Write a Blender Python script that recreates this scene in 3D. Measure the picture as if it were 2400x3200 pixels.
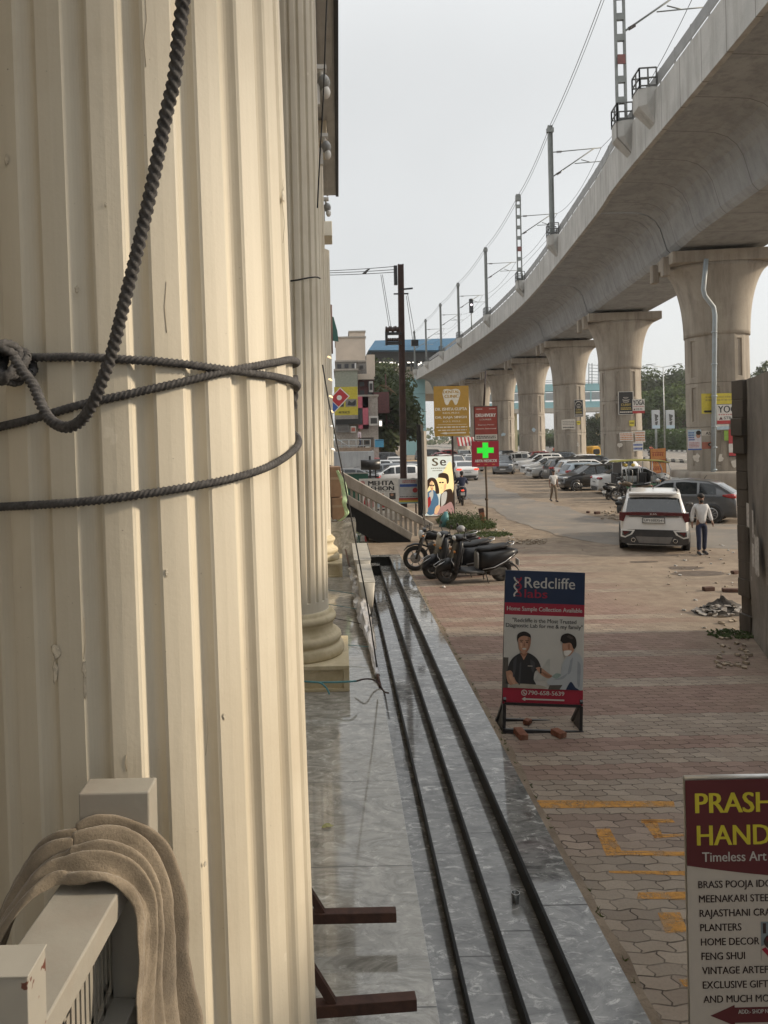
import bpy, bmesh, math, random
from mathutils import Vector, Matrix
R = math.radians
rnd = random.Random(7)
for o in list(bpy.data.objects): bpy.data.objects.remove(o)
SC = bpy.context.scene
COL = SC.collection

# ------------------------------------------------------------------ camera
HCAM, FPX, PX0, PY0, ROLL = 3.2, 2242.0, 1059.0, 1378.0, R(1.25)
cam = bpy.data.cameras.new('camera')
camo = bpy.data.objects.new('camera', cam); COL.objects.link(camo)
cam.sensor_fit = 'VERTICAL'; cam.sensor_height = 36.0; cam.lens = 36.0 * FPX / 3200
cam.shift_x = (1200 - PX0) / 3200; cam.shift_y = -(1600 - PY0) / 3200
cam.clip_start = 0.05; cam.clip_end = 4000
camo.matrix_world = Matrix.Translation((0, 0, HCAM)) @ Matrix.Rotation(R(90), 4, 'X') @ Matrix.Rotation(-ROLL, 4, 'Z')
SC.camera = camo
SC.render.resolution_x, SC.render.resolution_y = 768, 1024

# ------------------------------------------------------------------ sky, sun, exposure
SUN_EL, SUN_AZ = R(24), R(92)            # azimuth: clockwise from the street direction (+Y)
w = bpy.data.worlds.new('World'); SC.world = w; w.use_nodes = True
nt = w.node_tree; nt.nodes.clear()
sky = nt.nodes.new('ShaderNodeTexSky'); sky.sky_type = 'NISHITA'; sky.sun_disc = False
sky.sun_elevation = SUN_EL; sky.sun_rotation = SUN_AZ
sky.air_density = 1.0; sky.dust_density = 3.5; sky.ozone_density = 1.0; sky.altitude = 200
hsv = nt.nodes.new('ShaderNodeHueSaturation'); hsv.inputs['Saturation'].default_value = 0.30; hsv.inputs['Value'].default_value = 0.8
mixw = nt.nodes.new('ShaderNodeMix'); mixw.data_type = 'RGBA'; mixw.inputs[0].default_value = 0.62
mixw.inputs[7].default_value = (5.05, 5.12, 5.06, 1)     # even milky haze over the whole sky
bg = nt.nodes.new('ShaderNodeBackground'); bg.inputs['Strength'].default_value = 0.13
wo = nt.nodes.new('ShaderNodeOutputWorld')
nt.links.new(sky.outputs[0], hsv.inputs['Color']); nt.links.new(hsv.outputs[0], mixw.inputs[6])
tc = nt.nodes.new('ShaderNodeTexCoord'); sx = nt.nodes.new('ShaderNodeSeparateXYZ'); nt.links.new(tc.outputs['Generated'], sx.inputs[0])
mr = nt.nodes.new('ShaderNodeMapRange'); mr.interpolation_type = 'SMOOTHSTEP'; mr.inputs[1].default_value = .42; mr.inputs[2].default_value = 1.0; mr.inputs[3].default_value = 1.0; mr.inputs[4].default_value = 2.4
nt.links.new(sx.outputs[2], mr.inputs[0]); gr_ = nt.nodes.new('ShaderNodeMix'); gr_.data_type = 'RGBA'; gr_.blend_type = 'MULTIPLY'; gr_.inputs[0].default_value = 1.0   # hazy sky, brightest overhead
nt.links.new(mixw.outputs[2], gr_.inputs[6]); hn = nt.nodes.new('ShaderNodeTexNoise'); hn.inputs['Scale'].default_value = 2.2; hn.inputs['Detail'].default_value = 3; nt.links.new(tc.outputs['Generated'], hn.inputs['Vector'])
hm = nt.nodes.new('ShaderNodeMapRange'); hm.inputs[1].default_value = .3; hm.inputs[2].default_value = .7; hm.inputs[3].default_value = .95; hm.inputs[4].default_value = 1.05; nt.links.new(hn.outputs[0], hm.inputs[0])
ml = nt.nodes.new('ShaderNodeMath'); ml.operation = 'MULTIPLY'; nt.links.new(mr.outputs[0], ml.inputs[0]); nt.links.new(hm.outputs[0], ml.inputs[1])
nt.links.new(ml.outputs[0], gr_.inputs[7])
nt.links.new(gr_.outputs[2], bg.inputs['Color']); nt.links.new(bg.outputs[0], wo.inputs['Surface'])
sl = bpy.data.lights.new('sun', 'SUN'); sl.energy = 2.45; sl.angle = R(5); sl.color = (1.0, 0.84, 0.63)
so = bpy.data.objects.new('sun', sl); COL.objects.link(so)
sd = Vector((math.sin(SUN_AZ) * math.cos(SUN_EL), math.cos(SUN_AZ) * math.cos(SUN_EL), math.sin(SUN_EL)))
so.rotation_euler = sd.to_track_quat('Z', 'Y').to_euler(); so.location = sd * 60 + Vector((0, 0, 20))
SC.view_settings.view_transform = 'Standard'; SC.view_settings.look = 'None'
SC.view_settings.exposure = 0.58; SC.view_settings.gamma = 1.0
SC.cycles.max_bounces = 6; SC.cycles.diffuse_bounces = 3; SC.cycles.glossy_bounces = 3
SC.cycles.transmission_bounces = 4; SC.cycles.caustics_reflective = False; SC.cycles.caustics_refractive = False

# ------------------------------------------------------------------ survey: photo pixel -> world
cr, sr = math.cos(ROLL), math.sin(ROLL)
def ray(px, py):
    u, v = px - PX0, PY0 - py
    return ((u * cr + v * sr) / FPX, (-u * sr + v * cr) / FPX)
def at(px, py, D):
    a, b = ray(px, py); return Vector((a * D, D, HCAM + b * D))
def gd(px, py, z=0.0):
    a, b = ray(px, py); D = (z - HCAM) / b
    return Vector((a * D, D, z))

# ------------------------------------------------------------------ materials
MATS = {}
def nodes_of(m):
    m.use_nodes = True; t = m.node_tree; t.nodes.clear()
    out = t.nodes.new('ShaderNodeOutputMaterial'); b = t.nodes.new('ShaderNodeBsdfPrincipled')
    t.links.new(b.outputs[0], out.inputs['Surface'])
    return t, b
class NB:                                     # small node builder
    def __init__(s, t): s.t = t
    def n(s, typ, **kw):
        x = s.t.nodes.new('ShaderNode' + typ)
        for k, v in kw.items(): setattr(x, k, v)
        return x
    def l(s, a, b): s.t.links.new(a, b)
    def put(s, sock, v):
        if isinstance(v, (int, float)): sock.default_value = v
        elif isinstance(v, tuple): sock.default_value = v if len(v) == 4 or sock.type == 'VECTOR' else v + (1,)
        else: s.l(v, sock)
    def m(s, op, a, b=0.0, c=0.0, clamp=False):
        x = s.n('Math', operation=op, use_clamp=clamp)
        s.put(x.inputs[0], a); s.put(x.inputs[1], b); s.put(x.inputs[2], c)
        return x.outputs[0]
    def mix(s, f, a, b, mode='MIX'):
        x = s.n('Mix', data_type='RGBA', blend_type=mode); s.put(x.inputs[0], f); s.put(x.inputs[6], a); s.put(x.inputs[7], b)
        return x.outputs[2]
    def noise(s, vec, scale, detail=4, rough=.55, dist=0.0):
        x = s.n('TexNoise'); s.l(vec, x.inputs['Vector'])
        x.inputs['Scale'].default_value = scale; x.inputs['Detail'].default_value = detail
        x.inputs['Roughness'].default_value = rough; x.inputs['Distortion'].default_value = dist
        return x
    def ramp(s, f, a, b, lo=0.0, hi=1.0):
        x = s.n('MapRange'); x.clamp = True; s.put(x.inputs[0], f)
        x.inputs[1].default_value = a; x.inputs[2].default_value = b; x.inputs[3].default_value = lo; x.inputs[4].default_value = hi
        return x.outputs[0]
    def obj(s): return s.n('TexCoord').outputs['Object']
    def geo(s): return s.n('NewGeometry').outputs['Position']
    def scaled(s, vec, sx, sy, sz):
        x = s.n('Mapping'); s.l(vec, x.inputs['Vector']); x.inputs['Scale'].default_value = (sx, sy, sz)
        return x.outputs[0]
    def xyz(s, vec):
        x = s.n('SeparateXYZ'); s.l(vec, x.inputs[0]); return x.outputs
    def bump(s, h, b, strength=.4, dist=.01):
        x = s.n('Bump'); x.inputs['Strength'].default_value = strength; x.inputs['Distance'].default_value = dist
        s.l(h, x.inputs['Height']); s.l(x.outputs[0], b.inputs['Normal'])

def M(name, col, rough=.6, metal=0., var=.18, scale=6., bump=0., spec=.5, coat=0., dirt=None, emit=0.):
    if name in MATS: return MATS[name]
    m = bpy.data.materials.new(name); t, b = nodes_of(m); k = NB(t)
    v = k.obj(); n1 = k.noise(v, scale, 5); 
    f = k.ramp(n1.outputs[0], .3, .7)
    dk = tuple(c * (1 - var) for c in col); lt = tuple(min(1, c * (1 + var * .6)) for c in col)
    c = k.mix(f, dk, lt)
    if dirt:
        n2 = k.noise(v, scale * .35, 6, .65)
        c = k.mix(k.ramp(n2.outputs[0], .48, .72, 0, dirt[1]), c, dirt[0])
    k.l(c, b.inputs['Base Color'])
    b.inputs['Roughness'].default_value = rough; b.inputs['Metallic'].default_value = metal
    b.inputs['Specular IOR Level'].default_value = spec; b.inputs['Coat Weight'].default_value = coat
    if coat: b.inputs['Coat Roughness'].default_value = .06
    if bump:
        n3 = k.noise(v, scale * 6, 4); k.bump(n3.outputs[0], b, bump, .01)
    if emit:
        k.l(c, b.inputs['Emission Color']); b.inputs['Emission Strength'].default_value = emit
    MATS[name] = m
    return m

# ------------------------------------------------------------------ mesh builder
TXT = {}
def text_geom(s, bold=0.0):
    key = (s, bold)
    if key not in TXT:
        cu = bpy.data.curves.new('lettering_curve', 'FONT'); cu.body = s; cu.size = 1; cu.resolution_u = 3; cu.offset = 0
        cu.fill_mode = 'FRONT'
        ob = bpy.data.objects.new('lettering_curve', cu)
        me = bpy.data.meshes.new_from_object(ob)
        vs = [(v.co.x, v.co.y) for v in me.vertices]; fs = [tuple(p.vertices) for p in me.polygons]
        bpy.data.objects.remove(ob); bpy.data.curves.remove(cu); bpy.data.meshes.remove(me)
        TXT[key] = (vs, fs)
    return TXT[key]
class MB:
    def __init__(s): s.v, s.f, s.sm, s.mt = [], [], [], []
    def add(s, vs, fs, mat=None, smooth=False, T=None):
        o = len(s.v)
        s.v += [tuple(T @ Vector(p)) if T else tuple(p) for p in vs]
        for q in fs: s.f.append(tuple(i + o for i in q)); s.sm.append(smooth); s.mt.append(mat)
        return s
    def box(s, c, d, mat=None, T=None):
        x, y, z = d[0] / 2, d[1] / 2, d[2] / 2; c = Vector(c)
        vs = [c + Vector(p) for p in ((-x,-y,-z),(x,-y,-z),(x,y,-z),(-x,y,-z),(-x,-y,z),(x,-y,z),(x,y,z),(-x,y,z))]
        return s.add(vs, [(3,2,1,0),(4,5,6,7),(0,1,5,4),(1,2,6,5),(2,3,7,6),(3,0,4,7)], mat, False, T)
    def bar(s, p0, p1, a, b=None, mat=None, up=(0, 0, 1)):       # rectangular bar between two points
        p0, p1 = Vector(p0), Vector(p1); b = b or a; t = (p1 - p0).normalized(); up = Vector(up)
        if abs(t.dot(up)) > .98: up = Vector((0, 1, 0))
        sd_ = t.cross(up).normalized(); u = sd_.cross(t)
        vs = [p + sd_ * x + u * y for p in (p0, p1) for x, y in ((-a/2,-b/2),(a/2,-b/2),(a/2,b/2),(-a/2,b/2))]
        return s.add(vs, [(0,1,2,3),(7,6,5,4),(1,0,4,5),(2,1,5,6),(3,2,6,7),(0,3,7,4)], mat)
    def rings(s, rings, mat=None, smooth=True, cap=True, closed=False):
        n = len(rings[0]); o = len(s.v); k = len(rings)
        for r_ in rings: s.v += [tuple(p) for p in r_]
        for i in range(k if closed else k - 1):
            for j in range(n):
                a, b = o + i * n + j, o + i * n + (j + 1) % n
                c, d = o + ((i + 1) % k) * n + (j + 1) % n, o + ((i + 1) % k) * n + j
                s.f.append((a, b, c, d)); s.sm.append(smooth); s.mt.append(mat)
        if cap and not closed:
            s.f.append(tuple(reversed(range(o, o + n)))); s.f.append(tuple(range(o + (k - 1) * n, o + k * n)))
            s.sm += [False, False]; s.mt += [mat, mat]
        return s
    def cyl(s, p0, p1, r0, r1=None, n=12, mat=None, smooth=True, cap=True):
        r1 = r0 if r1 is None else r1; p0, p1 = Vector(p0), Vector(p1); t = (p1 - p0).normalized()
        a = t.orthogonal().normalized(); b = t.cross(a)
        ring = lambda p, r: [p + (a * math.cos(2*math.pi*i/n) + b * math.sin(2*math.pi*i/n)) * r for i in range(n)]
        return s.rings([ring(p0, r0), ring(p1, r1)], mat, smooth, cap)
    def tube(s, pts, r, n=8, mat=None, cap=True, lobes=0, twist=0., closed=False):
        pts = [Vector(p) for p in pts]; k = len(pts); out = []; a = None; ln = 0.
        for i, p in enumerate(pts):
            t = (pts[min(i + 1, k - 1)] - pts[max(i - 1, 0)]) if not closed else (pts[(i + 1) % k] - pts[i - 1])
            t.normalize()
            a = t.orthogonal().normalized() if a is None else (a - t * a.dot(t)).normalized()
            b = t.cross(a); rr = r[i] if isinstance(r, (list, tuple)) else r
            if i: ln += (p - pts[i - 1]).length
            ring = []
            for j in range(n):
                th = 2 * math.pi * j / n
                q = rr * (1 + (.21 * math.cos(lobes * (th + ln * twist)) if lobes else 0))
                ring.append(p + (a * math.cos(th) + b * math.sin(th)) * q)
            out.append(ring)
        return s.rings(out, mat, True, cap, closed)
    def lathe(s, prof, n=32, c=(0, 0, 0), mat=None, smooth=True, cap=True, axis='Z'):
        c = Vector(c); out = []
        for r_, z in prof:
            ring = []
            for i in range(n):
                th = 2 * math.pi * i / n; x, y = r_ * math.cos(th), r_ * math.sin(th)
                ring.append(c + (Vector((x, y, z)) if axis == 'Z' else Vector((x, z, y)) if axis == 'Y' else Vector((z, x, y))))
            out.append(ring if axis != 'Y' else ring[::-1])
        return s.rings(out, mat, smooth, cap)
    def loft(s, secs, n=16, p=2.4, mat=None, axis='X', cap=True):    # (t, c1, c2, h1, h2) superellipse sections
        out = []
        for t, c1, c2, h1, h2 in secs:
            ring = []
            for i in range(n):
                th = 2 * math.pi * i / n; cs, sn = math.cos(th), math.sin(th)
                a = c1 + h1 * math.copysign(abs(cs) ** (2 / p), cs); b = c2 + h2 * math.copysign(abs(sn) ** (2 / p), sn)
                ring.append((t, a, b) if axis == 'X' else (a, b, t) if axis == 'Z' else (b, t, a))
            out.append(ring)
        return s.rings(out, mat, True, cap)
    def ell(s, c, r, n=12, mat=None, T=None):
        c = Vector(c); k = n // 2; vs = [c + Vector((0, 0, -r[2]))]; fs = []
        for i in range(1, k):
            ph = -math.pi / 2 + math.pi * i / k
            for j in range(n):
                th = 2 * math.pi * j / n
                vs.append(c + Vector((r[0]*math.cos(ph)*math.cos(th), r[1]*math.cos(ph)*math.sin(th), r[2]*math.sin(ph))))
        vs.append(c + Vector((0, 0, r[2]))); e = len(vs) - 1
        for j in range(n):
            fs.append((0, 1 + (j + 1) % n, 1 + j)); fs.append((e, e - n + j, e - n + (j + 1) % n))
            for i in range(k - 2):
                a = 1 + i * n; fs.append((a + j, a + (j + 1) % n, a + n + (j + 1) % n, a + n + j))
        return s.add(vs, fs, mat, True, T)
    def prism(s, poly, dvec, mat=None):                               # 3D polygon extruded along a vector
        n = len(poly); d = Vector(dvec); vs = [Vector(p) for p in poly]; vs += [p + d for p in vs]
        fs = [tuple(range(n))[::-1], tuple(range(n, 2 * n))] + [(i, (i + 1) % n, n + (i + 1) % n, n + i) for i in range(n)]
        return s.add(vs, fs, mat)
    def quad(s, a, b, c, d, mat=None): return s.add([a, b, c, d], [(0, 1, 2, 3)], mat)
    def torus(s, c, R_, r, axis='Y', n=24, m=8, mat=None, flat=1.0):
        c = Vector(c); out = []
        for i in range(n):
            th = 2 * math.pi * i / n; ring = []
            for j in range(m):
                ph = 2 * math.pi * j / m; q = R_ + r * math.cos(ph); h = r * flat * math.sin(ph)
                x, y = q * math.cos(th), q * math.sin(th)
                ring.append(c + (Vector((x, h, y)) if axis == 'Y' else Vector((x, y, h)) if axis == 'Z' else Vector((h, x, y))))
            out.append(ring)
        return s.rings(out, mat, True, False, True)
    def text(s, t, o, U, V, wd, ht, mat=None, bold=0.0, mirror=False):  # o = lower-left corner, fitted to wd x ht
        vs, fs = text_geom(t, bold)
        x0 = min(p[0] for p in vs); x1 = max(p[0] for p in vs); y0 = min(p[1] for p in vs); y1 = max(p[1] for p in vs)
        U, V, o = Vector(U), Vector(V), Vector(o); cap = None
        if wd < 0:                                                     # negative width: natural width times that factor, ht = capital height
            y0, y1 = 0.0, max(p[1] for p in text_geom('H', 0)[0]); wd = -wd * ht * (x1 - x0) / (y1 - y0)
        q = [((x - x0) / (x1 - x0), (y - y0) / (y1 - y0)) for x, y in vs]
        if mirror: q = [(1 - a, b) for a, b in q]
        nn = U.cross(V); e = bold * ht
        for i, dx in enumerate((0,) if not bold else (-e, 0, e)):         # heavier strokes: the glyphs laid three times side by side
            s.add([o + U * (a * wd + dx) + V * (b * ht) + nn * (.0003 * i) for a, b in q], fs, mat)
        return s
    def build(s, name, mat=None, parent=None, bevel=0., seg=2, T=None, autosmooth=None, mods=None):
        me = bpy.data.meshes.new(name)
        me.from_pydata([tuple(T @ Vector(p)) for p in s.v] if T else s.v, [], s.f)
        slots = []
        for i, q in enumerate(s.mt):
            q = q or mat
            if q not in slots: slots.append(q)
            me.polygons[i].material_index = slots.index(q)
        for q in slots: me.materials.append(q)
        me.polygons.foreach_set('use_smooth', s.sm)
        bm = bmesh.new(); bm.from_mesh(me)
        if bevel:
            ed = [e for e in bm.edges if len(e.link_faces) == 2 and e.calc_face_angle(0) > .6]
            bmesh.ops.bevel(bm, geom=ed, offset=bevel, segments=seg, profile=.5, affect='EDGES', clamp_overlap=True)
        bmesh.ops.recalc_face_normals(bm, faces=bm.faces) if s.recalc else None
        bm.to_mesh(me); bm.free()
        me.update()
        o = bpy.data.objects.new(name, me); COL.objects.link(o)
        if parent: o.parent = parent
        return o
    recalc = False
def vnoise(x, y=0., z=0.):
    from mathutils import noise as N
    return N.noise(Vector((x, y, z)))

def tag(o, label=None, cat=None, group=None, kind=None):
    for k, v in (('label', label), ('category', cat), ('group', group), ('kind', kind)):
        if v: o[k] = v
    return o
def thing(name, label, cat, loc=(0, 0, 0), rz=0., group=None, rx=0., ry=0.):
    o = bpy.data.objects.new(name, None); COL.objects.link(o); o.empty_display_size = .2
    o.location = loc; o.rotation_euler = (rx, ry, rz)
    return tag(o, label, cat, group)
def spline(pts, n=8):                                                 # Catmull-Rom through points
    pts = [Vector(p) for p in pts]; P = [pts[0] * 2 - pts[1]] + pts + [pts[-1] * 2 - pts[-2]]; out = []
    for i in range(1, len(P) - 2):
        a, b, c, d = P[i-1], P[i], P[i+1], P[i+2]
        for k in range(n):
            t = k / n
            out.append(.5 * ((2*b) + (c - a)*t + (2*a - 5*b + 4*c - d)*t*t + (3*b - a - 3*c + d)*t**3))
    out.append(pts[-1]); return out
class Board:                                                          # flat printed board, local x 0..W, front face at y = 0 looking to -Y
    def __init__(s, W, H, z0=0., x0=0.): s.W, s.H, s.z0, s.x0 = W, H, z0, x0; s.p = {}; s.k = 0
    def q(s, u, v, L): return Vector((s.x0 + u * s.W, -.0015 * L, s.z0 + (1 - v) * s.H))
    def mb(s, part): return s.p.setdefault(part, MB())
    def rect(s, u0, v0, u1, v1, mat, L=1, part='print'): return s.poly([(u0, v1), (u1, v1), (u1, v0), (u0, v0)], mat, L, part)
    def poly(s, pts, mat, L=1, part='print'):
        s.k += 1; e = s.k * .0001
        s.mb(part).add([s.q(u, v, L) - Vector((0, e, 0)) for u, v in pts], [tuple(range(len(pts)))], mat); return s
    def ell(s, u, v, ru, rv, mat, L=2, part='print', n=20, a0=0, a1=360):
        return s.poly([(u + ru * math.cos(R(a0 + (a1-a0)*i/n)), v - rv * math.sin(R(a0 + (a1-a0)*i/n))) for i in range(n + (1 if a1-a0 < 360 else 0))], mat, L, part)
    def blob(s, pts, mat, L=2, part='print', n=5):
        c = spline([(u, v, 0) for u, v in pts + [pts[0]]], n)[:-1]
        return s.poly([(p[0], p[1]) for p in c][::1], mat, L, part)
    def text(s, t, u0, u1, v0, v1, mat, L=3, bold=.0, mirror=False, part='lettering'):
        s.mb(part).text(t, s.q(u0, v1, L), (1, 0, 0), (0, 0, 1), (u1 - u0) * s.W, (v1 - v0) * s.H, mat, bold, mirror); return s
    def done(s, parent, extra=None):
        for k_, mb in s.p.items(): mb.build(k_, None, parent)
# ================================================================== special materials
def mk(name):
    m = bpy.data.materials.new(name); t, b = nodes_of(m); MATS[name] = m
    return m, b, NB(t)
def dirt_color(k, v):
    n1 = k.noise(v, .35, 7, .62, .6).outputs[0]; n2 = k.noise(v, 3.1, 6, .6).outputs[0]; n3 = k.noise(v, 28, 3).outputs[0]
    c = k.mix(k.ramp(n1, .35, .66), (.15, .118, .09, 1), (.285, .225, .168, 1))
    c = k.mix(k.ramp(n2, .42, .72, 0, .6), c, (.355, .29, .22, 1))
    c = k.mix(k.ramp(n2, .30, .42, .5, 0), c, (.16, .115, .085, 1))
    c = k.mix(k.ramp(n3, .55, .8, 0, .4), c, (.12, .09, .07, 1))
    return c, n2, n3
m_dirt, b, k = mk('dirt'); v = k.geo(); c, n2, n3 = dirt_color(k, v); k.l(c, b.inputs['Base Color'])
b.inputs['Roughness'].default_value = .95; b.inputs['Specular IOR Level'].default_value = .15
k.bump(k.m('ADD', n2, k.m('MULTIPLY', n3, .35)), b, .7, .06)

m_pave, b, k = mk('interlocking_pavers'); v = k.geo(); x, y, z = k.xyz(v)[0], k.xyz(v)[1], k.xyz(v)[2]
wv = k.noise(v, .8, 3).outputs[0]
x = k.m('ADD', x, k.m('MULTIPLY', wv, .06)); y = k.m('ADD', y, k.m('MULTIPLY', k.noise(k.scaled(v, 1, 1.3, 1), .9, 3).outputs[0], .10))
tri = lambda s_: k.m('MULTIPLY', k.m('ABSOLUTE', k.m('SUBTRACT', k.m('FRACT', s_), .5)), 2.0)
ROW, LEN = .102, .205
yw = k.m('ADD', y, k.m('MULTIPLY', tri(k.m('DIVIDE', x, LEN)), .020)); rr = k.m('DIVIDE', yw, ROW)
row = k.m('FLOOR', rr); fr = k.m('FRACT', rr)
xj = k.m('ADD', k.m('ADD', x, k.m('MULTIPLY', row, LEN * .5)), k.m('MULTIPLY', tri(k.m('ADD', fr, .25)), .030)); cc = k.m('DIVIDE', xj, LEN)
fx = k.m('FRACT', cc)
dy = k.m('MULTIPLY', k.m('MINIMUM', fr, k.m('SUBTRACT', 1., fr)), ROW); dx = k.m('MULTIPLY', k.m('MINIMUM', fx, k.m('SUBTRACT', 1., fx)), LEN)
jn = k.noise(v, 5, 4).outputs[0]
dmin = k.m('ADD', k.m('MINIMUM', dx, dy), k.m('MULTIPLY', k.m('SUBTRACT', jn, .5), .006))
joint = k.m('MULTIPLY', k.ramp(dmin, .0015, .0068, 1, 0), k.ramp(k.noise(v, 3.3, 4, .6).outputs[0], .36, .60, .28, 1))
cmb = k.n('CombineXYZ'); k.l(k.m('FLOOR', cc), cmb.inputs[0]); k.l(row, cmb.inputs[1])
wn = k.n('TexWhiteNoise', noise_dimensions='2D'); k.l(cmb.outputs[0], wn.inputs['Vector'])
rc = k.n('CombineXYZ'); k.l(k.m('FLOOR', k.m('DIVIDE', row, 3.0)), rc.inputs[1])
wr = k.n('TexWhiteNoise', noise_dimensions='2D'); k.l(rc.outputs[0], wr.inputs['Vector'])
zone = k.noise(v, .45, 3).outputs[0]
gray = k.mix(wn.outputs['Value'], (.25, .212, .175, 1), (.365, .31, .25, 1)); pink = k.mix(wn.outputs['Value'], (.215, .142, .118, 1), (.285, .195, .162, 1))
ys = k.xyz(v)[1]
pinkness = k.m('MULTIPLY', k.ramp(k.m('ADD', wr.outputs['Value'], k.m('MULTIPLY', k.m('SUBTRACT', zone, .5), 1.5)), .40, .62, .12, .95), k.ramp(ys, 5.0, 7.2, .12, 1))
c = k.mix(pinkness, gray, pink)
c = k.mix(k.ramp(k.noise(v, 2.3, 6, .65).outputs[0], .42, .75, 0, .5), c, (.24, .18, .135, 1))
c = k.mix(k.ramp(k.noise(v, 60, 2).outputs[0], .4, .75, 0, .25), c, (.14, .11, .09, 1))
c = k.mix(k.m('MULTIPLY', joint, .92), c, (.045, .036, .03, 1))
dc, n2, n3 = dirt_color(k, v)
xs = k.xyz(v)[0]
far = k.m('MAXIMUM', k.ramp(k.m('ADD', ys, k.m('MULTIPLY', zone, 7.)), 21.0, 25.0), k.ramp(k.m('ADD', xs, k.m('MULTIPLY', k.noise(v, .9, 5).outputs[0], 2.2)), 5.7, 7.6, 0, .95))
dusty = k.m('MULTIPLY', far, k.ramp(n2, .25, .55, .65, 1))
c = k.mix(dusty, c, dc)
k.l(c, b.inputs['Base Color']); b.inputs['Roughness'].default_value = .9; b.inputs['Specular IOR Level'].default_value = .2
k.bump(k.m('ADD', k.m('MULTIPLY', joint, k.m('SUBTRACT', dusty, 1.0)), k.m('MULTIPLY', jn, .3)), b, .55, .012)

def granite(name, a, bcol, lite, scale, swirl, jy, jx=None, rough=.12):
    m, b, k = mk(name); v = k.geo()
    mp = k.n('Mapping'); k.l(v, mp.inputs['Vector']); mp.inputs['Rotation'].default_value = (0, 0, .65); mp.inputs['Scale'].default_value = (.75, 1.35, 1); vr = mp.outputs[0]
    n0 = k.noise(vr, scale, 9, .70, swirl).outputs[0]
    n1 = k.noise(vr, scale * 1.7, 9, .74, swirl * .9).outputs[0]
    c = k.mix(k.ramp(n0, .36, .62), a, bcol); c = k.mix(k.m('MULTIPLY', k.ramp(n1, .54, .64, 0, .9), k.ramp(n0, .36, .58, .25, 1)), c, lite)
    c = k.mix(k.ramp(n1, .30, .42, .55, 0), c, tuple(q * .45 for q in a[:3]) + (1,))
    P = k.xyz(v); f = k.m('FRACT', k.m('DIVIDE', P[1], jy)); d = k.m('MULTIPLY', k.m('MINIMUM', f, k.m('SUBTRACT', 1., f)), jy)
    if jx:
        f2 = k.m('FRACT', k.m('DIVIDE', k.m('ADD', P[0], 20.), jx)); d = k.m('MINIMUM', d, k.m('MULTIPLY', k.m('MINIMUM', f2, k.m('SUBTRACT', 1., f2)), jx))
    j = k.ramp(d, .002, .007, 1, 0)
    c = k.mix(j, c, (.03, .03, .03, 1)); k.l(c, b.inputs['Base Color'])
    dust = k.noise(v, 1.7, 6, .65).outputs[0]
    k.l(k.m('ADD', k.ramp(dust, .35, .75, rough, rough + .07), k.m('MULTIPLY', j, .5)), b.inputs['Roughness'])
    b.inputs['Specular IOR Level'].default_value = .8
    k.bump(k.m('SUBTRACT', k.m('MULTIPLY', n1, .12), j), b, .12, .004)
    return m
m_gran = granite('grey_granite', (.09, .089, .086, 1), (.24, .238, .23, 1), (.64, .635, .61, 1), 4.2, 1.7, 1.22, None, .035)
m_floor = granite('polished_floor_stone', (.22, .208, .182, 1), (.44, .42, .375, 1), (.68, .66, .61, 1), 2.2, 3.2, 1.55, None, .03)
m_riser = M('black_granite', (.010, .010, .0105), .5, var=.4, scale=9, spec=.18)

m_asph, b, k = mk('asphalt'); v = k.geo()
n1 = k.noise(v, .5, 6, .6).outputs[0]; n2 = k.noise(v, 40, 3).outputs[0]
c = k.mix(k.ramp(n1, .35, .7), (.15, .133, .115, 1), (.21, .185, .157, 1)); c = k.mix(k.ramp(n2, .5, .8, 0, .4), c, (.10, .09, .085, 1))
c = k.mix(k.ramp(k.noise(v, .8, 7, .7, .8).outputs[0], .50, .68, 0, .8), c, (.27, .21, .155, 1))
k.l(c, b.inputs['Base Color']); b.inputs['Roughness'].default_value = .9; k.bump(n2, b, .3, .01)

def concrete(name, a, bcol, stain, seam=None, rough=.85):
    m, b, k = mk(name); v = k.geo(); P = k.xyz(v)
    n1 = k.noise(v, .6, 6, .62, .4).outputs[0]; n2 = k.noise(k.scaled(v, 1, 1, .12), 2.4, 5, .65).outputs[0]; n3 = k.noise(v, 22, 3).outputs[0]
    c = k.mix(k.ramp(n1, .35, .66), a, bcol); c = k.mix(k.ramp(n2, .46, .70, 0, .8), c, stain)
    c = k.mix(k.ramp(n3, .5, .8, 0, .18), c, (.08, .07, .06, 1))
    if seam:
        f = k.m('FRACT', k.m('DIVIDE', P[1], seam)); d = k.m('MULTIPLY', k.m('MINIMUM', f, k.m('SUBTRACT', 1., f)), seam)
        c = k.mix(k.ramp(d, .012, .03, .65, 0), c, (.09, .08, .07, 1))
    k.l(c, b.inputs['Base Color']); b.inputs['Roughness'].default_value = rough; b.inputs['Specular IOR Level'].default_value = .3
    k.bump(k.m('ADD', n3, n1), b, .25, .02); return m
m_conc = concrete('deck_concrete', (.315, .325, .333, 1), (.395, .405, .412, 1), (.245, .25, .253, 1), 2.9)
m_parap = concrete('parapet_concrete', (.40, .395, .375, 1), (.50, .49, .465, 1), (.30, .285, .26, 1), 1.9)
m_pier = concrete('pier_concrete', (.33, .29, .24, 1), (.41, .365, .305, 1), (.215, .185, .155, 1))
m_wallr = concrete('old_plaster', (.15, .138, .125, 1), (.30, .275, .248, 1), (.08, .072, .063, 1))

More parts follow.
